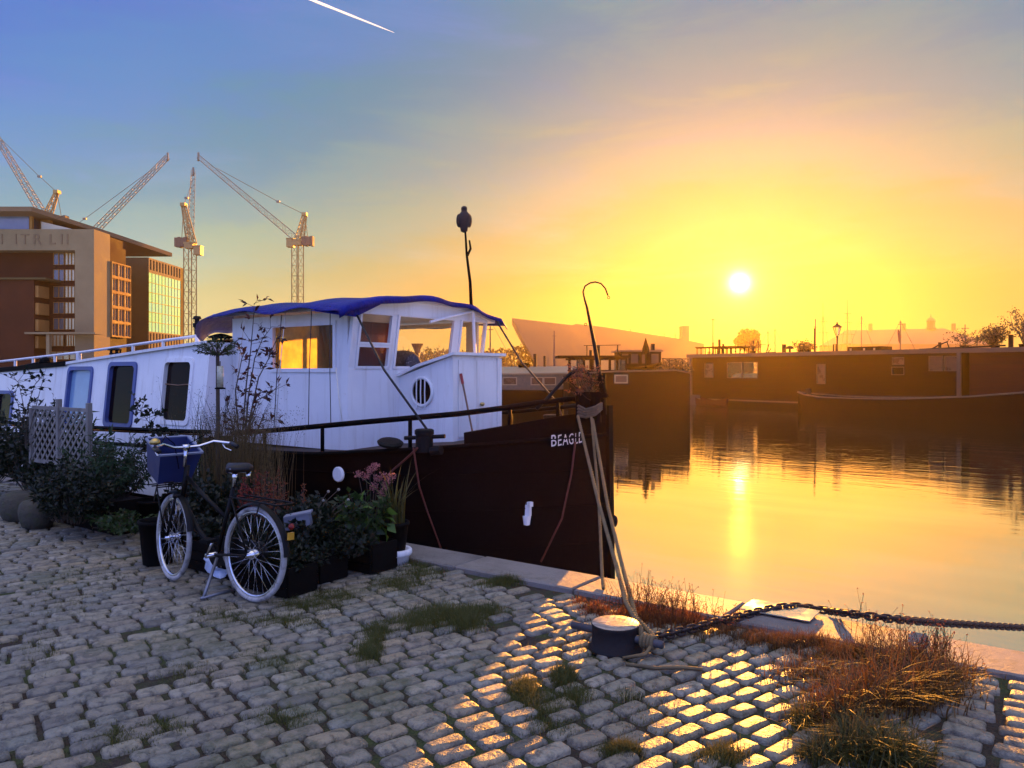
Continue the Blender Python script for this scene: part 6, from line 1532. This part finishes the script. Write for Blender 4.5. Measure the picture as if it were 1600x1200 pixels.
# low flower jungle between bicycle and pot
specs = [((-5.15, -1.32), .30, .22, .60, 50, 1800, .06, .035, f_dark, 'leafy trough plants with small white flower heads, in front of the sedum', ('trough', .32, .16, .26)),
         ((-5.02, -1.72), .34, .26, .40, 60, 1700, .05, .022, f_dark, 'low straggling plants in the trough nearest the cobbles', ('trough', .30, .15, .22)),
         ((-5.62, -.95), .34, .26, .60, 50, 1800, .06, .03, f_dark, 'dark leafy plants in a trough beside the hull', ('trough', .30, .16, .28))]
for c_, rx, ry, h, ns, nl, L, W, fm, lb_, ps in specs:
    bush('trough_plants', lb_, c_, rx, ry, h, ns, nl, L, W, fm, 'plants', GP, ps)
g_ = plant('white_flowers', 'small round white flower heads on thin curling stems among dark leaves', 'flowers', (-5.2, -1.3, .2), GP)
mb = MB()
for (u, v) in ((529, 765), (544, 781), (505, 782), (541, 792), (562, 832), (513, 768)):
    e = at(u, v, 6.62); s_ = Vector((-5.15 + RNG.uniform(-.1, .1), -1.3, .22)); mb.tube([s_, s_.lerp(e, .6) + Vector((0, 0, .08)), e], .003, 4); MB().ball(e, .013, 7, 5).build('flower_head', f_white, g_)
mb.build('stem', m_bark, g_)
# white box
c = at(466, 830, 6.45); mb = MB(); M = Matrix.Rotation(TH + .1, 3, 'Z') @ Matrix.Rotation(-.18, 3, 'Y'); mb.box(at(466, 814, 6.3), (.20, .12, .10), M=M); bx_ = mb.build('foam_box', pm('white_foam', (.15, .165, .21), .7, var=.25, bump=.2, bscale=60))
tag(bx_, 'white foam box lying tilted among the plants right of the bicycle', 'box'); MB().box(at(466, 803, 6.3), (.215, .135, .014), M=M).build('lid', pm('white_foam', (.15, .165, .21), .7), bx_)
# amaranth with rusty plumes behind the bicycle
def plumes(label, c, rx, ry, h0, h1, n, fm, pl, group=GP, leafm=f_red):
    g_ = plant('plume_plant', label, 'flowers', (c[0], c[1], 0), group); c = Vector((c[0], c[1], 0)); mb = MB(); cc, aa, c2, a2 = [], [], [], []
    for k in range(n):
        s_ = c + Vector((RNG.uniform(-rx, rx), RNG.uniform(-ry, ry), .1)); e = s_ + Vector((RNG.uniform(-.05, .05), RNG.uniform(-.05, .05), RNG.uniform(h0, h1) - .1)); mb.tube([s_, e], [.006, .003], 4)
        t_ = RNG.uniform(1 - pl, 1.0, 46)[:, None]; P_ = np.array(s_) + (np.array(e) - np.array(s_)) * t_ + rnd_dirs(46) * .028 * (1.15 - t_) / pl * RNG.uniform(.4, 1, (46, 1)) * 1.6; A_ = rnd_dirs(46); A_[:, 2] += .9; V, F = leaves(P_, A_, .026, .012); tag(mesh_np('plume', V, F, fm, g_), kind='stuff')
        t_ = RNG.uniform(.1, 1 - pl, 8)[:, None]; c2.append(np.array(s_) + (np.array(e) - np.array(s_)) * t_); a2.append(rnd_dirs(8, -.2, .5))
    mb.build('stem', m_bark, g_)
    V, F = leaves(np.concatenate(c2), np.concatenate(a2), .10, .04); mesh_np('foliage', V, F, leafm, g_); return g_
plumes('deep red plumed plants right behind the bicycle saddle', (-5.95, -1.30), .16, .18, .55, .80, 16, foliage('plume_red', (.12, .012, .010), (.25, .03, .02), .35), .42)
plumes('rust coloured plumed plants between the bicycle and the foam box', (-5.50, -1.35), .20, .16, .55, .85, 18, f_rust, .4)
# feathery dry grass beside the rail
def tuft_thing(name, label, cat_, c, rx, ry, n, h0, h1, w, lean, fm, seeds=0, group=GP, z=0.0, potspec=None, segs=3):
    g_ = plant(name, label, cat_, (c[0], c[1], z), group); P_ = np.stack([c[0] + RNG.normal(0, rx * .5, n), c[1] + RNG.normal(0, ry * .5, n), np.full(n, z)], 1)
    if potspec: pot(Vector((c[0], c[1], 0)), potspec[0], potspec[1]).build('pot', m_pot, g_, True); P_[:, 2] = potspec[1] - .04
    H = RNG.uniform(h0, h1, n); V, F = blades(P_, H, w, RNG.uniform(.05, lean, n), segs=segs); mesh_np('blade', V, F, fm, g_)
    if seeds:
        k = 2 * segs + 1; tips = V.reshape(-1, k, 3)[:, -1]; S_ = np.repeat(tips, seeds, 0) + RNG.normal(0, .012, (len(tips) * seeds, 3)) - np.array([0, 0, 1]) * RNG.uniform(0, .09, (len(tips) * seeds, 1)); V, F = leaves(S_, rnd_dirs(len(S_)) + [0, 0, .6], .016, .007); tag(mesh_np('seed_head', V, F, fm, g_), kind='stuff')
    return g_
tuft_thing('feathery_grass', 'feathery dry grass standing against the white side by the black rail', 'grass', (-6.75, -.75), .46, .30, 560, .75, 1.08, .006, .3, f_straw, 5, potspec=(.2, .35))
tuft_thing('feathery_grass', 'shorter feathery grass in a pot just right of the tall red shrub', 'grass', (-7.35, -.62), .32, .22, 240, .7, 1.0, .006, .3, f_straw, 4, potspec=(.2, .32))
# tall shrub with dark red leaves
def open_shrub(label, c, stems_px, Zs, leaf_m, n_leaf, L, W, name='tall_shrub', cat_='shrub', side=3, r0=.012):
    g_ = plant(name, label, cat_, (c.x, c.y, 0), GP); mb = MB(); P_, D_ = [], []
    pot(Vector((c.x, c.y, 0)), .18, .32).build('pot', m_pot, g_, True)
    for path in stems_px:
        pts = [Vector((c.x, c.y, .3))] + [at(u, v, Zs + dz) for u, v, dz in path]; mb.tube(pts, [r0 * (1 - .8 * i / (len(pts) - 1)) for i in range(len(pts))], 5)
        for a, b_ in zip(pts[1:-1], pts[2:]):
            for k in range(n_leaf):
                t_ = RNG.uniform(0, 1); p = a.lerp(b_, t_); d = Vector(rnd_dirs(1, -.3, .9)[0]); e = p + d * RNG.uniform(.04, .20); mb.tube([p, e], [.003, .002], 3)
                for j in range(side): P_.append((p.lerp(e, RNG.uniform(.5, 1.0)))[:]); D_.append((d + Vector(rnd_dirs(1)[0]) * .8)[:])
    mb.build('branch', m_bark, g_); V, F = leaves(np.array(P_), np.array(D_), RNG.uniform(.6, 1.2, len(P_)) * L, W); mesh_np('foliage', V, F, leaf_m, g_); return g_
c = at(378, 800, 8.4); Zs = 8.4
open_shrub('tall open shrub with dark red leaves reaching the wheelhouse window', c,
    [[(383, 690, 0), (388, 620, 0), (398, 560, 0), (410, 530, 0), (425, 510, 0)], [(378, 690, 0), (385, 600, .1), (392, 545, .1), (396, 500, .1), (397, 474, .1)], [(385, 680, 0), (404, 590, -.1), (420, 560, -.1), (436, 520, -.1)], [(385, 680, 0), (402, 625, -.1), (422, 615, -.1), (438, 600, -.1)], [(378, 690, 0), (400, 650, -.1), (425, 660, -.1)], [(374, 690, 0), (368, 610, .1), (378, 560, .1), (384, 545, .1)], [(372, 700, 0), (360, 650, 0), (350, 620, 0)]], Zs, f_red, 5, .085, .03)
tuft_thing('leafy_plants', 'thicket of thin leafy stems at the foot of the red shrub', 'plants', (at(345, 720, 8.6).x, at(345, 720, 8.6).y), .5, .35, 110, .8, 1.32, .014, .35, f_dark, 4, potspec=(.22, .4), segs=4)
# standard tree with feeder
c = at(340, 800, 8.1); g_ = plant('standard_tree', 'little round headed evergreen on a bare stem in a pot', 'tree', (c.x, c.y, 0), GP); c.z = 0
pot(c, .17, .34).build('pot', m_pot, g_, True); tp_ = at(340, 556, 8.1)
MB().tube([(c.x, c.y, .3), (c.x + .01, c.y, .9), tp_], [.026, .022, .018], 8).build('trunk', m_bark, g_)
mb = MB(); P_, D_ = [], []
for k in range(70):
    d = Vector(rnd_dirs(1, -.25, 1)[0]); e = tp_ + Vector((d.x * .20, d.y * .20, .06 + d.z * .14)) * RNG.uniform(.7, 1.1); mb.tube([tp_, e], [.004, .0015], 3)
    for t_ in RNG.uniform(.45, 1.1, 14): P_.append(tp_.lerp(e, t_)[:]); D_.append((d + Vector(rnd_dirs(1)[0]) * .6)[:])
mb.build('twig', m_bark, g_); V, F = leaves(np.array(P_), np.array(D_), .035, .009); mesh_np('crown', V, F, f_green, g_)
p0, p1 = at(344, 605, 7.98), at(344, 572, 7.98); g_ = thing('bird_feeder', 'pale tube bird feeder hanging on the stem of the little tree', 'bird feeder', p0)
m_feed = pm('feeder_tube', (.42, .42, .30), .3, var=.35, scale=20); mb = MB(); mb.tube([p0, p1], .032, 12); mb.build('tube', m_feed, g_, True); mb = MB(); mb.lathe([(.05, 0), (.055, .012), (.03, .02)], p0 - ez * .02, 12); mb.tube([p1, p1 + ez * .05], .005, 5); mb.build('tray', m_pot, g_)
# trellis
tz0 = at(94, 720, 8.7); g_ = thing('trellis', 'weathered wooden lattice trellis in two panels with three posts', 'trellis', (at(94, 800, 8.7).x, at(94, 800, 8.7).y, 0))
m_lat = pm('grey_wood', (.20, .185, .16), .8, var=.35, scale=6, bump=.4, bscale=40, stretch=(1, 1, .3))
tA, tB, tC = col(50, 9.35, 0), col(92, 8.95, 0), col(139, 8.55, 0); tH = 1.33
for p, hh_ in ((tA, 1.24), (tB, 1.36), (tC, 1.33)): MB().bb(p.x - .025, p.x + .025, p.y - .025, p.y + .025, 0, hh_).build('post', m_lat, g_)
for a, b_ in ((tA, tB), (tB, tC)):
    d = (b_ - a); L = d.length; d.normalize(); nn = Vector((d.y, -d.x, 0)); z0_, z1_ = .62, 1.25
    for zz in (z0_, z1_): MB().beam(a + d * .03 + ez * zz, b_ - d * .03 + ez * zz, .025, .04).build('rail', m_lat, g_)
    hgt = z1_ - z0_
    for s_ in (-1, 1):
        x_ = -hgt
        while x_ < L:
            p = (x_, 0.0); q_ = (x_ + hgt, hgt); t0_ = max(0, -x_) / hgt; t1_ = min(1, (L - x_) / hgt)
            if t1_ - t0_ > .06:
                P0_, P1_ = (x_ + hgt * t0_, hgt * t0_), (x_ + hgt * t1_, hgt * t1_)
                f = (lambda q: a + d * (q[0] if s_ > 0 else L - q[0]) + ez * (z0_ + q[1]) + nn * (s_ * .005)); MB().beam(f(P0_), f(P1_), .008, .026).build('slat', m_lat, g_)
            x_ += .125
# bushes on the left
bush('leafy_bush', 'bamboo like bush with narrow pale green leaves in front of the trellis', (-8.55, -1.25), .75, .42, 1.12, 80, 3600, .085, .016, f_bamboo, 'bush', GP, ('trough', .6, .22, .35), droop=.4)
bush('leafy_bush', 'thin bamboo sprays standing against the white hull left of the bicycle', (-7.55, -.75), .55, .25, 1.15, 26, 520, .085, .014, f_bamboo, 'bush', GP, ('pot', .2, .2, .36), droop=.4)
bush('leafy_bush', 'dark rounded bush below the trellis beside the cobbles', (-8.35, -1.72), .70, .34, .80, 90, 4200, .06, .026, f_dark, 'bush', GP)
bush('leafy_bush', 'dark leafy bush at the left edge in front of the far cabin windows', (-10.6, -1.0), .85, .5, 1.45, 90, 3600, .10, .035, f_dark, 'bush', GP)
bush('leafy_bush', 'long leaved green plant left of the trellis', (-9.75, -.9), .35, .3, 1.3, 24, 420, .14, .03, f_bamboo, 'bush', GP, ('pot', .2, .2, .34))
bush('leafy_bush', 'low ground plants between the two rocks and the black tub', (-7.5, -1.55), .75, .35, .30, 60, 900, .05, .03, f_green, 'plants', GP)
bush('leafy_bush', 'dark climber with round leaves leaning over the black tub', (-6.85, -1.35), .3, .25, .98, 18, 300, .06, .05, f_dark, 'plant', GP)
bush('leafy_bush', 'dark foliage filling the gap behind the bicycle crate', (-6.45, -1.15), .45, .4, .75, 70, 2600, .06, .035, f_dark, 'plants', GP, ('trough', .4, .2, .3))
bush('leafy_bush', 'dark foliage below the saddle between the bicycle wheels', (-5.75, -1.62), .5, .22, .50, 80, 3000, .05, .03, f_dark, 'plants', GP, ('trough', .45, .16, .25))
bush('leafy_bush', 'broad dark bush between the rocks and the far cabin wall', (-9.6, -1.25), .7, .35, .80, 80, 3200, .07, .03, f_dark, 'bush', GP)
bush('leafy_bush', 'dark bush at the far left end of the planting', (-12.3, -1.1), 1.1, .5, 1.05, 90, 3200, .09, .035, f_dark, 'bush', GP)
bush('leafy_bush', 'low dark plants spilling over the front of the nearest trough', (-4.98, -1.62), .32, .34, .30, 60, 1500, .045, .026, f_dark, 'plants', GP)
bush('leafy_bush', 'dark plants spilling from the trough over the end of the kerb near the white saucer', (-4.88, -1.12), .22, .3, .40, 60, 1500, .05, .028, f_dark, 'plants', GP)
bush('leafy_bush', 'dense dark leaves crowding the troughs right behind the rear wheel', (-5.25, -1.55), .42, .22, .56, 80, 2600, .05, .028, f_dark, 'plants', GP)
c = at(112, 760, 9.0); open_shrub('wiry plant with small dark leaves climbing before the far windows', Vector((c.x - .8, c.y + .3, 0)),
    [[(40, 700, .3), (38, 640, .3), (30, 600, .3), (22, 590, .3)], [(40, 700, .3), (45, 630, .3), (55, 600, .3), (68, 585, .3)], [(42, 690, .3), (60, 620, .3), (72, 575, .3)], [(40, 690, .3), (28, 630, .3), (12, 605, .3)]], 9.0, f_dark, 6, .06, .035, 'wiry_climber', 'plant', 3, .008)
c = at(240, 790, 8.3); open_shrub('dark vine arching up to the left over the bicycle crate', Vector((c.x, c.y, 0)), [[(258, 710, 0), (250, 685, 0), (236, 665, 0), (222, 645, 0), (214, 637, 0)], [(255, 715, 0), (246, 700, 0), (232, 700, 0)]], 8.3, f_dark, 11, .06, .045, 'arching_vine', 'plant', 4, .008)
# tub and crate and rocks at the left
c = ground(226, 884); c.y += .12; mb = pot(c, .155, .38); o = mb.build('plant_tub', m_pot, None, True); tag(o, 'round black tub standing just left of the bicycle front wheel', 'tub'); MB().lathe([(.001, .33), (.14, .33)], c, 18, caps=False).build('soil', m_earth, o)
b = gp(240, 800); mb = MB(); c = Vector((-7.2, -1.15, 0))
for k in range(6):
    for y_ in (-.14, .14): mb.beam(c + Vector((-.17 + k * .068, y_, 0)), c + Vector((-.19 + k * .076, y_ * 1.15, .30)), .022)
mb.bb(c.x - .19, c.x + .19, c.y - .15, c.y - .13, .28, .31); mb.bb(c.x - .19, c.x + .19, c.y + .13, c.y + .15, .28, .31); mb.bb(c.x - .17, c.x + .17, c.y - .12, c.y + .12, .02, .04); tag(mb.build('slatted_crate', m_trough), 'dark slatted crate standing behind the black tub', 'crate')
m_rock = pm('mossy_rock', (.05, .045, .03), .9, var=.4, scale=5, bump=.9, bscale=14, c2=(.04, .045, .012), c2amt=.5, bdist=.03)
def rock(label, c, r):
    mb = MB(); V = []; 
    mb.ball(c, r, 14, 9); mb.v = [(c[0] + (v[0] - c[0]) * (q_ := 1 + .16 * math.sin(v[0] * 9 + v[2] * 7) + .10 * math.sin(v[1] * 17 + v[0] * 5)), c[1] + (v[1] - c[1]) * q_, max(-.02, c[2] + max(-.6, min(.62, (v[2] - c[2]) / r[2])) * r[2] * 1.2)) for v in mb.v]
    return tag(mb.build('rock', m_rock, None, True), label, 'rock', 'mossy rocks by the plants')
rock('grey green mossy rock, the left one of two by the bushes', (-9.75, -1.62, .13), (.26, .18, .22)); rock('yellowish mossy rock to the right of the grey green one', (-9.15, -1.72, .12), (.20, .17, .21))

# ------------------------------------------------------------------ bollard, ropes, chain
m_boll = pm('bollard_iron', (.010, .010, .011), .65, 0, spec=.2, var=.35, scale=6, bump=.5, bscale=40, bdist=.006)
t = NT('worn_bollard_top'); P = t.obj(); n1 = t.noise(t.mapping(P, (14, 60, 10), (0, 0, .5)), 1.0, 5, .65); n2 = t.noise(P, 60, 4, .6)
m_btop = t.fin(t.bsdf(t.ramp(n1, [(.35, (.13, .10, .075)), (.5, (.30, .25, .19)), (.66, (.45, .38, .30))]), t.rng(n1, .3, .7, .3, .55), .15, .6, t.bump(t.math('ADD', n1, t.math('MULTIPLY', n2, .4)), .4, .006)))
bp = Vector((-2.27, -1.335, 0)); boll = thing('mooring_bollard', 'short round iron bollard with a worn top and a cross bar through it', 'bollard', bp)
mb = MB(); mb.lathe([(.165, -.02), (.165, .006), (.146, .02), (.143, .125), (.147, .14), (.1435, .147)], bp, 36); mb.build('drum', m_boll, boll, True)
MB().lathe([(.1435, .1475), (.138, .152), (.07, .1535), (.001, .154)], bp, 36, caps=False).build('top', m_btop, boll, True)
mb = MB(); mb.tube([bp + Vector((-.30, -.01, .082)), bp + Vector((.31, .0, .076))], .024, 14); mb.build('cross_bar', pm('worn_steel', (.06, .062, .07), .5, .3, var=.3, scale=8, bump=.2), boll, True)
m_rope = pm('mooring_rope', (.15, .11, .05), .85, var=.35, scale=10, bump=.9, bscale=150, bdist=.004)
RB = bp + Vector((.16, .0, .075))
GR = 'mooring ropes from the bow to the bollard'
rope_tag([at(903, 650, 8.35), at(934, 780, 7.05), at(962, 880, 6.0), at(978, 940, 5.15), bp + Vector((.155, .03, .13)), bp + Vector((.175, .0, .08))], .0165, m_rope, 'left hand mooring rope running from the bow to the bollard', 'mooring_rope', 'rope', GR, strands=True)
rope_tag([at(926, 655, 8.36), at(950, 792, 7.0), at(974, 890, 5.9), at(994, 965, 5.0), bp + Vector((.225, .05, .10)), bp + Vector((.235, -.01, .08))], .0165, m_rope, 'outermost mooring rope, passing in front of the water to the cross bar', 'mooring_rope', 'rope', GR, strands=True)
kp = ground(943, 926); rope_tag([at(924, 652, 8.34), at(934, 760, 7.5), at(938, 830, 6.9), at(941, 900, 6.2), Vector((kp.x, kp.y, .03))], .014, m_rope, 'steep rope dropping from the bow straight down to the kerb', 'mooring_rope', 'rope', GR, strands=True)
mb = MB()
for k in range(4): x_ = .185 + .022 * k; mb.tube([bp + Vector((x_, .034 * math.cos(a), .078 + .034 * math.sin(a))) for a in np.linspace(0, 6.283, 17)[:-1]], .0115, 6, closed=True)
mb.tube([bp + Vector((.25, -.03, .07)), bp + Vector((.24, -.08, .03)), bp + Vector((.14, -.17, .012)), bp + Vector((.20, -.24, .012)), bp + Vector((.36, -.20, .014)), bp + Vector((.48, -.10, .014)), bp + Vector((.58, -.06, .012))], .011, 6)
tag(mb.build('rope_hitch', m_rope, None, True), 'rope hitch wound round the cross bar with a loose end on the cobbles', 'rope')
mb = MB(); q0, q1 = on_hull(899, 690, .03), on_hull(845, 878, .03); mb.tube([q0, on_hull(893, 740, .035), on_hull(878, 810, .035), q1], .011, 6); tag(mb.build('hanging_rope', pm('red_rope', (.10, .025, .015), .85), None, True), 'thin reddish rope hanging down the black bow below the name', 'rope')
mb = MB(); mb.tube([onY(652, 700, .5), on_hull(640, 712, .03), on_hull(610, 738, .04), on_hull(598, 760, .04)], .012, 6); mb.tube([onY(646, 700, .5), on_hull(655, 760, .03), on_hull(668, 800, .03), on_hull(690, 860, .03)], .010, 6); tag(mb.build('hanging_rope', pm('red_rope', (.10, .025, .015), .85), None, True), 'two brown ropes hanging from the deck bollard down the hull', 'rope')
# chain: links alternate a quarter turn
m_chain = pm('rusty_chain', (.035, .022, .018), .6, .4, var=.5, scale=20, bump=.6, bscale=90, bdist=.003)
cpts = [bp + Vector((.17, .12, .05)), ground(1062, 987, .03), ground(1110, 975, .03), ground(1160, 962, .035), onY(1200, 952, -.12), onY(1238, 946, .03), onY(1262, 949, .12)]
e0 = onY(1290, 954, .24)
cpts += [e0, at(1330, 959, 5.05), at(1400, 968, 5.0), at(1480, 974, 5.5), at(1600, 981, 6.3), at(1700, 985, 7.1), at(1800, 988, 8.0)]
P_ = [Vector(p) for p in cpts]
def resample(P_, step):
    out = [P_[0]]; cur = P_[0]; i = 1; rem = step
    while i < len(P_):
        d = P_[i] - cur
        if d.length >= rem: cur = cur + d.normalized() * rem; out.append(cur); rem = step
        else: rem -= d.length; cur = P_[i]; i += 1
    return out
# smooth the line first
SM = P_
for _ in range(3):
    n_ = [SM[0]]
    for a, b_ in zip(SM[:-1], SM[1:]): n_ += [a.lerp(b_, .25), a.lerp(b_, .75)]
    n_.append(SM[-1]); SM = n_
LK = .054; rp_ = resample(SM, LK)
chain = thing('mooring_chain', 'heavy rusty chain lying over the kerb and hanging out over the water', 'chain', rp_[0])
def link_mesh():
    mb = MB(); pts = []; a, r_ = .0195, .0215
    for k in range(7): t_ = -math.pi / 2 + math.pi * k / 6; pts.append((a + r_ * math.cos(t_), r_ * math.sin(t_), 0))
    for k in range(7): t_ = math.pi / 2 + math.pi * k / 6; pts.append((-a + r_ * math.cos(t_), r_ * math.sin(t_), 0))
    mb.tube(pts, .0098, 6, closed=True); return mb
lk0 = None
for i in range(len(rp_) - 1):
    c = (rp_[i] + rp_[i + 1]) / 2; d = (rp_[i + 1] - rp_[i]).normalized()
    if lk0 is None: ob = lk0 = link_mesh().build('link', m_chain, chain, True, local=True)
    else: ob = lk0.copy(); COL.objects.link(ob); ob.parent = chain
    up_ = Vector((0, 0, 1)); a = d.cross(up_).normalized(); b_ = a.cross(d); tw = (R(90) if i % 2 else 0) + R(35)
    yv = a * math.cos(tw) + b_ * math.sin(tw); zv = d.cross(yv); M = Matrix((d, yv, zv)).transposed().to_4x4(); M.translation = c - chain.location; ob.matrix_local = M
pe = rp_[-1]; g_ = thing('mooring_pile', 'dark timber mooring pile holding the far end of the chain', 'post', (pe.x, pe.y, -3)); MB().lathe([(.16, -3), (.16, .55), (.14, .6)], (pe.x + .12, pe.y + .1, 0), 14).build('pile', m_jetty, g_); MB().lathe([(.17, .3), (.17, .38)], (pe.x + .12, pe.y + .1, 0), 14).build('band', m_iron, g_)

# ------------------------------------------------------------------ grass in the joints and weeds
def scatter_px(cl, n):
    """clumps measured in the photograph (u, v, rx, ry in pixels, count, height) -> root points"""
    P_, H_ = [], []
    for (u, v, rx, ry, k, h) in cl:
        k = int(k * n); uu_ = u + RNG.normal(0, rx * .5, k); vv_ = v + RNG.normal(0, ry * .5, k); a = (uu_ - 800) / FPX; Z = EYE * FPX / np.maximum(60, vv_ - 580)
        X = a * Z; P_.append(np.stack([-SN * Z + CS * X, CAMY + CS * Z + SN * X, np.full(k, -.012)], 1)); H_.append(h * RNG.uniform(.5, 1.1, k) * np.exp(-.5 * ((uu_ - u) / (rx * .8)) ** 2))
    P_, H_ = np.concatenate(P_), np.concatenate(H_); ok = P_[:, 1] < -.42; return P_[ok], H_[ok]
cl = [(620, 912, 50, 10, 3.0, .05), (660, 895, 40, 10, 2.2, .05), (700, 960, 60, 12, 4.2, .075), (650, 972, 50, 12, 3.2, .06), (730, 975, 32, 10, 3, .08), (760, 955, 40, 8, 2, .06), (590, 985, 30, 10, 1.6, .05), (800, 905, 30, 5, 2.6, .06), (770, 912, 40, 5, 1.2, .05), (640, 880, 40, 8, 1.5, .05),
      (480, 945, 60, 8, 2.6, .05), (520, 930, 50, 8, 2.0, .05), (440, 970, 60, 8, 2.0, .04), (575, 1018, 22, 12, 2.0, .06), (585, 1000, 14, 10, 1, .05), (420, 1030, 60, 14, 1.2, .03), (300, 1050, 60, 20, 1.0, .03), (100, 940, 80, 30, 1.5, .03), (160, 900, 90, 20, 1.6, .03), (60, 1010, 50, 30, 1, .03),
      (440, 1120, 60, 14, 1.4, .03), (180, 1150, 60, 20, 1.2, .025), (260, 1130, 50, 12, .9, .025), (820, 1075, 26, 14, 2.6, .05), (880, 1058, 20, 12, 2.6, .065), (840, 1090, 40, 12, 1.8, .04), (900, 1085, 30, 12, 1.4, .045), (970, 1170, 34, 8, 2.2, .05), (980, 1085, 22, 8, 1, .03), (860, 1130, 50, 16, 1.2, .03), (500, 960, 90, 30, 1.5, .025), (1130, 1180, 40, 14, 1.4, .06), (850, 1110, 40, 10, .9, .035), (900, 1010, 60, 20, .6, .03), (350, 960, 60, 12, 1.6, .035), (1010, 1120, 90, 50, .8, .03)]
cl = [(u, v, rx * 1.15, ry * 1.15, k * 1.8, h * 1.15) for u, v, rx, ry, k, h in cl]
P_, H_ = scatter_px(cl, 330)
V, F = blades(P_, H_, .0035, RNG.uniform(.2, .9, len(P_)), segs=2); tag(mesh_np('joint_grass', V, F, foliage('joint_grass_leaf', (.022, .04, .008), (.09, .10, .022), .4, tcol=(.25, .22, .04))), kind='stuff')
# sparse moss blades wherever joints are
n = 9000; Pm = np.stack([RNG.uniform(-9, 1.5, n), RNG.uniform(-4.9, -.5, n), np.full(n, -.016)], 1); V, F = blades(Pm, RNG.uniform(.012, .03, n), .003, .7, segs=2); tag(mesh_np('moss_grass', V, F, foliage('moss_leaf', (.03, .04, .01), (.10, .10, .03), .3)), kind='stuff')
def weed(label, name, cat_, clumps, n, w, lean, fm, seeds=0, segs=4, group=None):
    P_, H_ = scatter_px(clumps, n); c = P_.mean(0); g_ = thing(name, label, cat_, (c[0], c[1], 0), 0, group)
    V, F = blades(P_, H_, w, RNG.uniform(.1, lean, len(P_)), segs=segs); mesh_np('blade', V, F, fm, g_)
    if seeds:
        k = 2 * segs + 1; VV = V.reshape(-1, k, 3); big = H_ > np.quantile(H_, .55); tips = VV[big, -1]; S_ = np.repeat(tips, seeds, 0) + RNG.normal(0, .016, (len(tips) * seeds, 3)); V, F = leaves(S_, rnd_dirs(len(S_)), .011, .008); tag(mesh_np('seed_head', V, F, f_rust, g_), kind='stuff')
    return g_
weed('big clump of red brown dry grass at the right of the cobbles', 'dry_grass_clump', 'grass', [(1375, 1100, 110, 26, 3, .30), (1450, 1085, 80, 26, 2.2, .26), (1310, 1120, 70, 24, 1.8, .24), (1400, 1050, 110, 20, 2.0, .24), (1270, 1055, 80, 16, 1.4, .16), (1480, 1060, 60, 16, 1.0, .2)], 190, .0070, 1.5, f_dry, 0)
weed('greener coarse grass growing at the foot of the red brown clump', 'green_grass_clump', 'grass', [(1345, 1170, 70, 20, 3, .20), (1400, 1190, 60, 16, 2.5, .2), (1260, 1130, 30, 14, 1.0, .16), (1290, 1185, 50, 14, 1.6, .14)], 220, .0065, 1.6, f_ochre, 0)
weed('low rusty weeds spreading along the kerb behind the chain', 'kerb_weeds', 'weeds', [(1250, 1005, 80, 10, 4, .10), (1330, 1025, 90, 12, 4, .12), (1190, 1000, 50, 10, 2, .08), (1420, 1040, 60, 12, 2.5, .15), (1130, 990, 70, 10, 2, .08)], 320, .004, .9, f_dry, 0)
weed('red leaved low weeds around the bollard and the kerb', 'bollard_weeds', 'weeds', [(1000, 965, 60, 12, 4, .10), (930, 950, 30, 10, 1.6, .06), (1060, 970, 50, 10, 3, .10), (905, 940, 20, 8, .6, .04)], 330, .006, .9, foliage('weed_red', (.06, .022, .010), (.16, .07, .025), .45, tcol=(.45, .16, .04)), 0)
def seed_stalks(label, clumps, n, fm, hmul=1.0):
    P_, H_ = scatter_px(clumps, n); P_ = P_; c = P_.mean(0); g_ = thing('seed_stalks', label, 'weeds', (c[0], c[1], 0), 0, 'dry seed stalks along the kerb'); mb = MB(); S_ = []
    for p, h in zip(P_, H_):
        h = max(.05, h * hmul); s_ = Vector(p); d = Vector((RNG.normal(0, .2), RNG.normal(0, .2), 1)); m_ = s_ + d * h * .6; e = m_ + (d + Vector((RNG.normal(0, .25), RNG.normal(0, .25), 0))) * h * .4; mb.tube([s_, m_, e], [.0017, .0013, .0009], 3)
        for k in range(3):
            b0_ = s_.lerp(m_, RNG.uniform(.5, 1.0)); e2 = b0_ + Vector((RNG.normal(0, .5), RNG.normal(0, .5), RNG.uniform(.4, 1))) * h * RNG.uniform(.15, .35); mb.tube([b0_, e2], .0009, 3); S_.append(e2[:])
        S_.append(e[:])
    tag(mb.build('stalk', fm, g_), kind='stuff'); S_ = np.array(S_); S_ = np.repeat(S_, 2, 0); V, F = leaves(S_, rnd_dirs(len(S_)), .010, .008); tag(mesh_np('seed_head', V, F, f_rust, g_), kind='stuff')
seed_stalks('tall thin seed stalks behind the bollard by the ropes', [(1000, 958, 70, 8, 1.5, .28), (1060, 966, 60, 8, 1.0, .25)], 75, f_straw)
seed_stalks('fine branching seed stalks at the right end of the kerb', [(1460, 1035, 60, 14, 1.6, .26), (1400, 1025, 80, 10, .8, .28)], 75, f_straw)
seed_stalks('a few upright grass stalks crossing the chain', [(1340, 1010, 60, 8, .35, .33), (1410, 1010, 30, 8, .2, .33), (1130, 985, 40, 8, .3, .25)], 60, f_straw)
weed('pale wisps of dead grass on the cobbles below the bollard', 'pale_grass_wisps', 'grass', [(985, 1090, 16, 6, .5, .12)], 60, .003, .7, foliage('pale_straw', (.35, .30, .18), (.5, .42, .25), .4), 0)
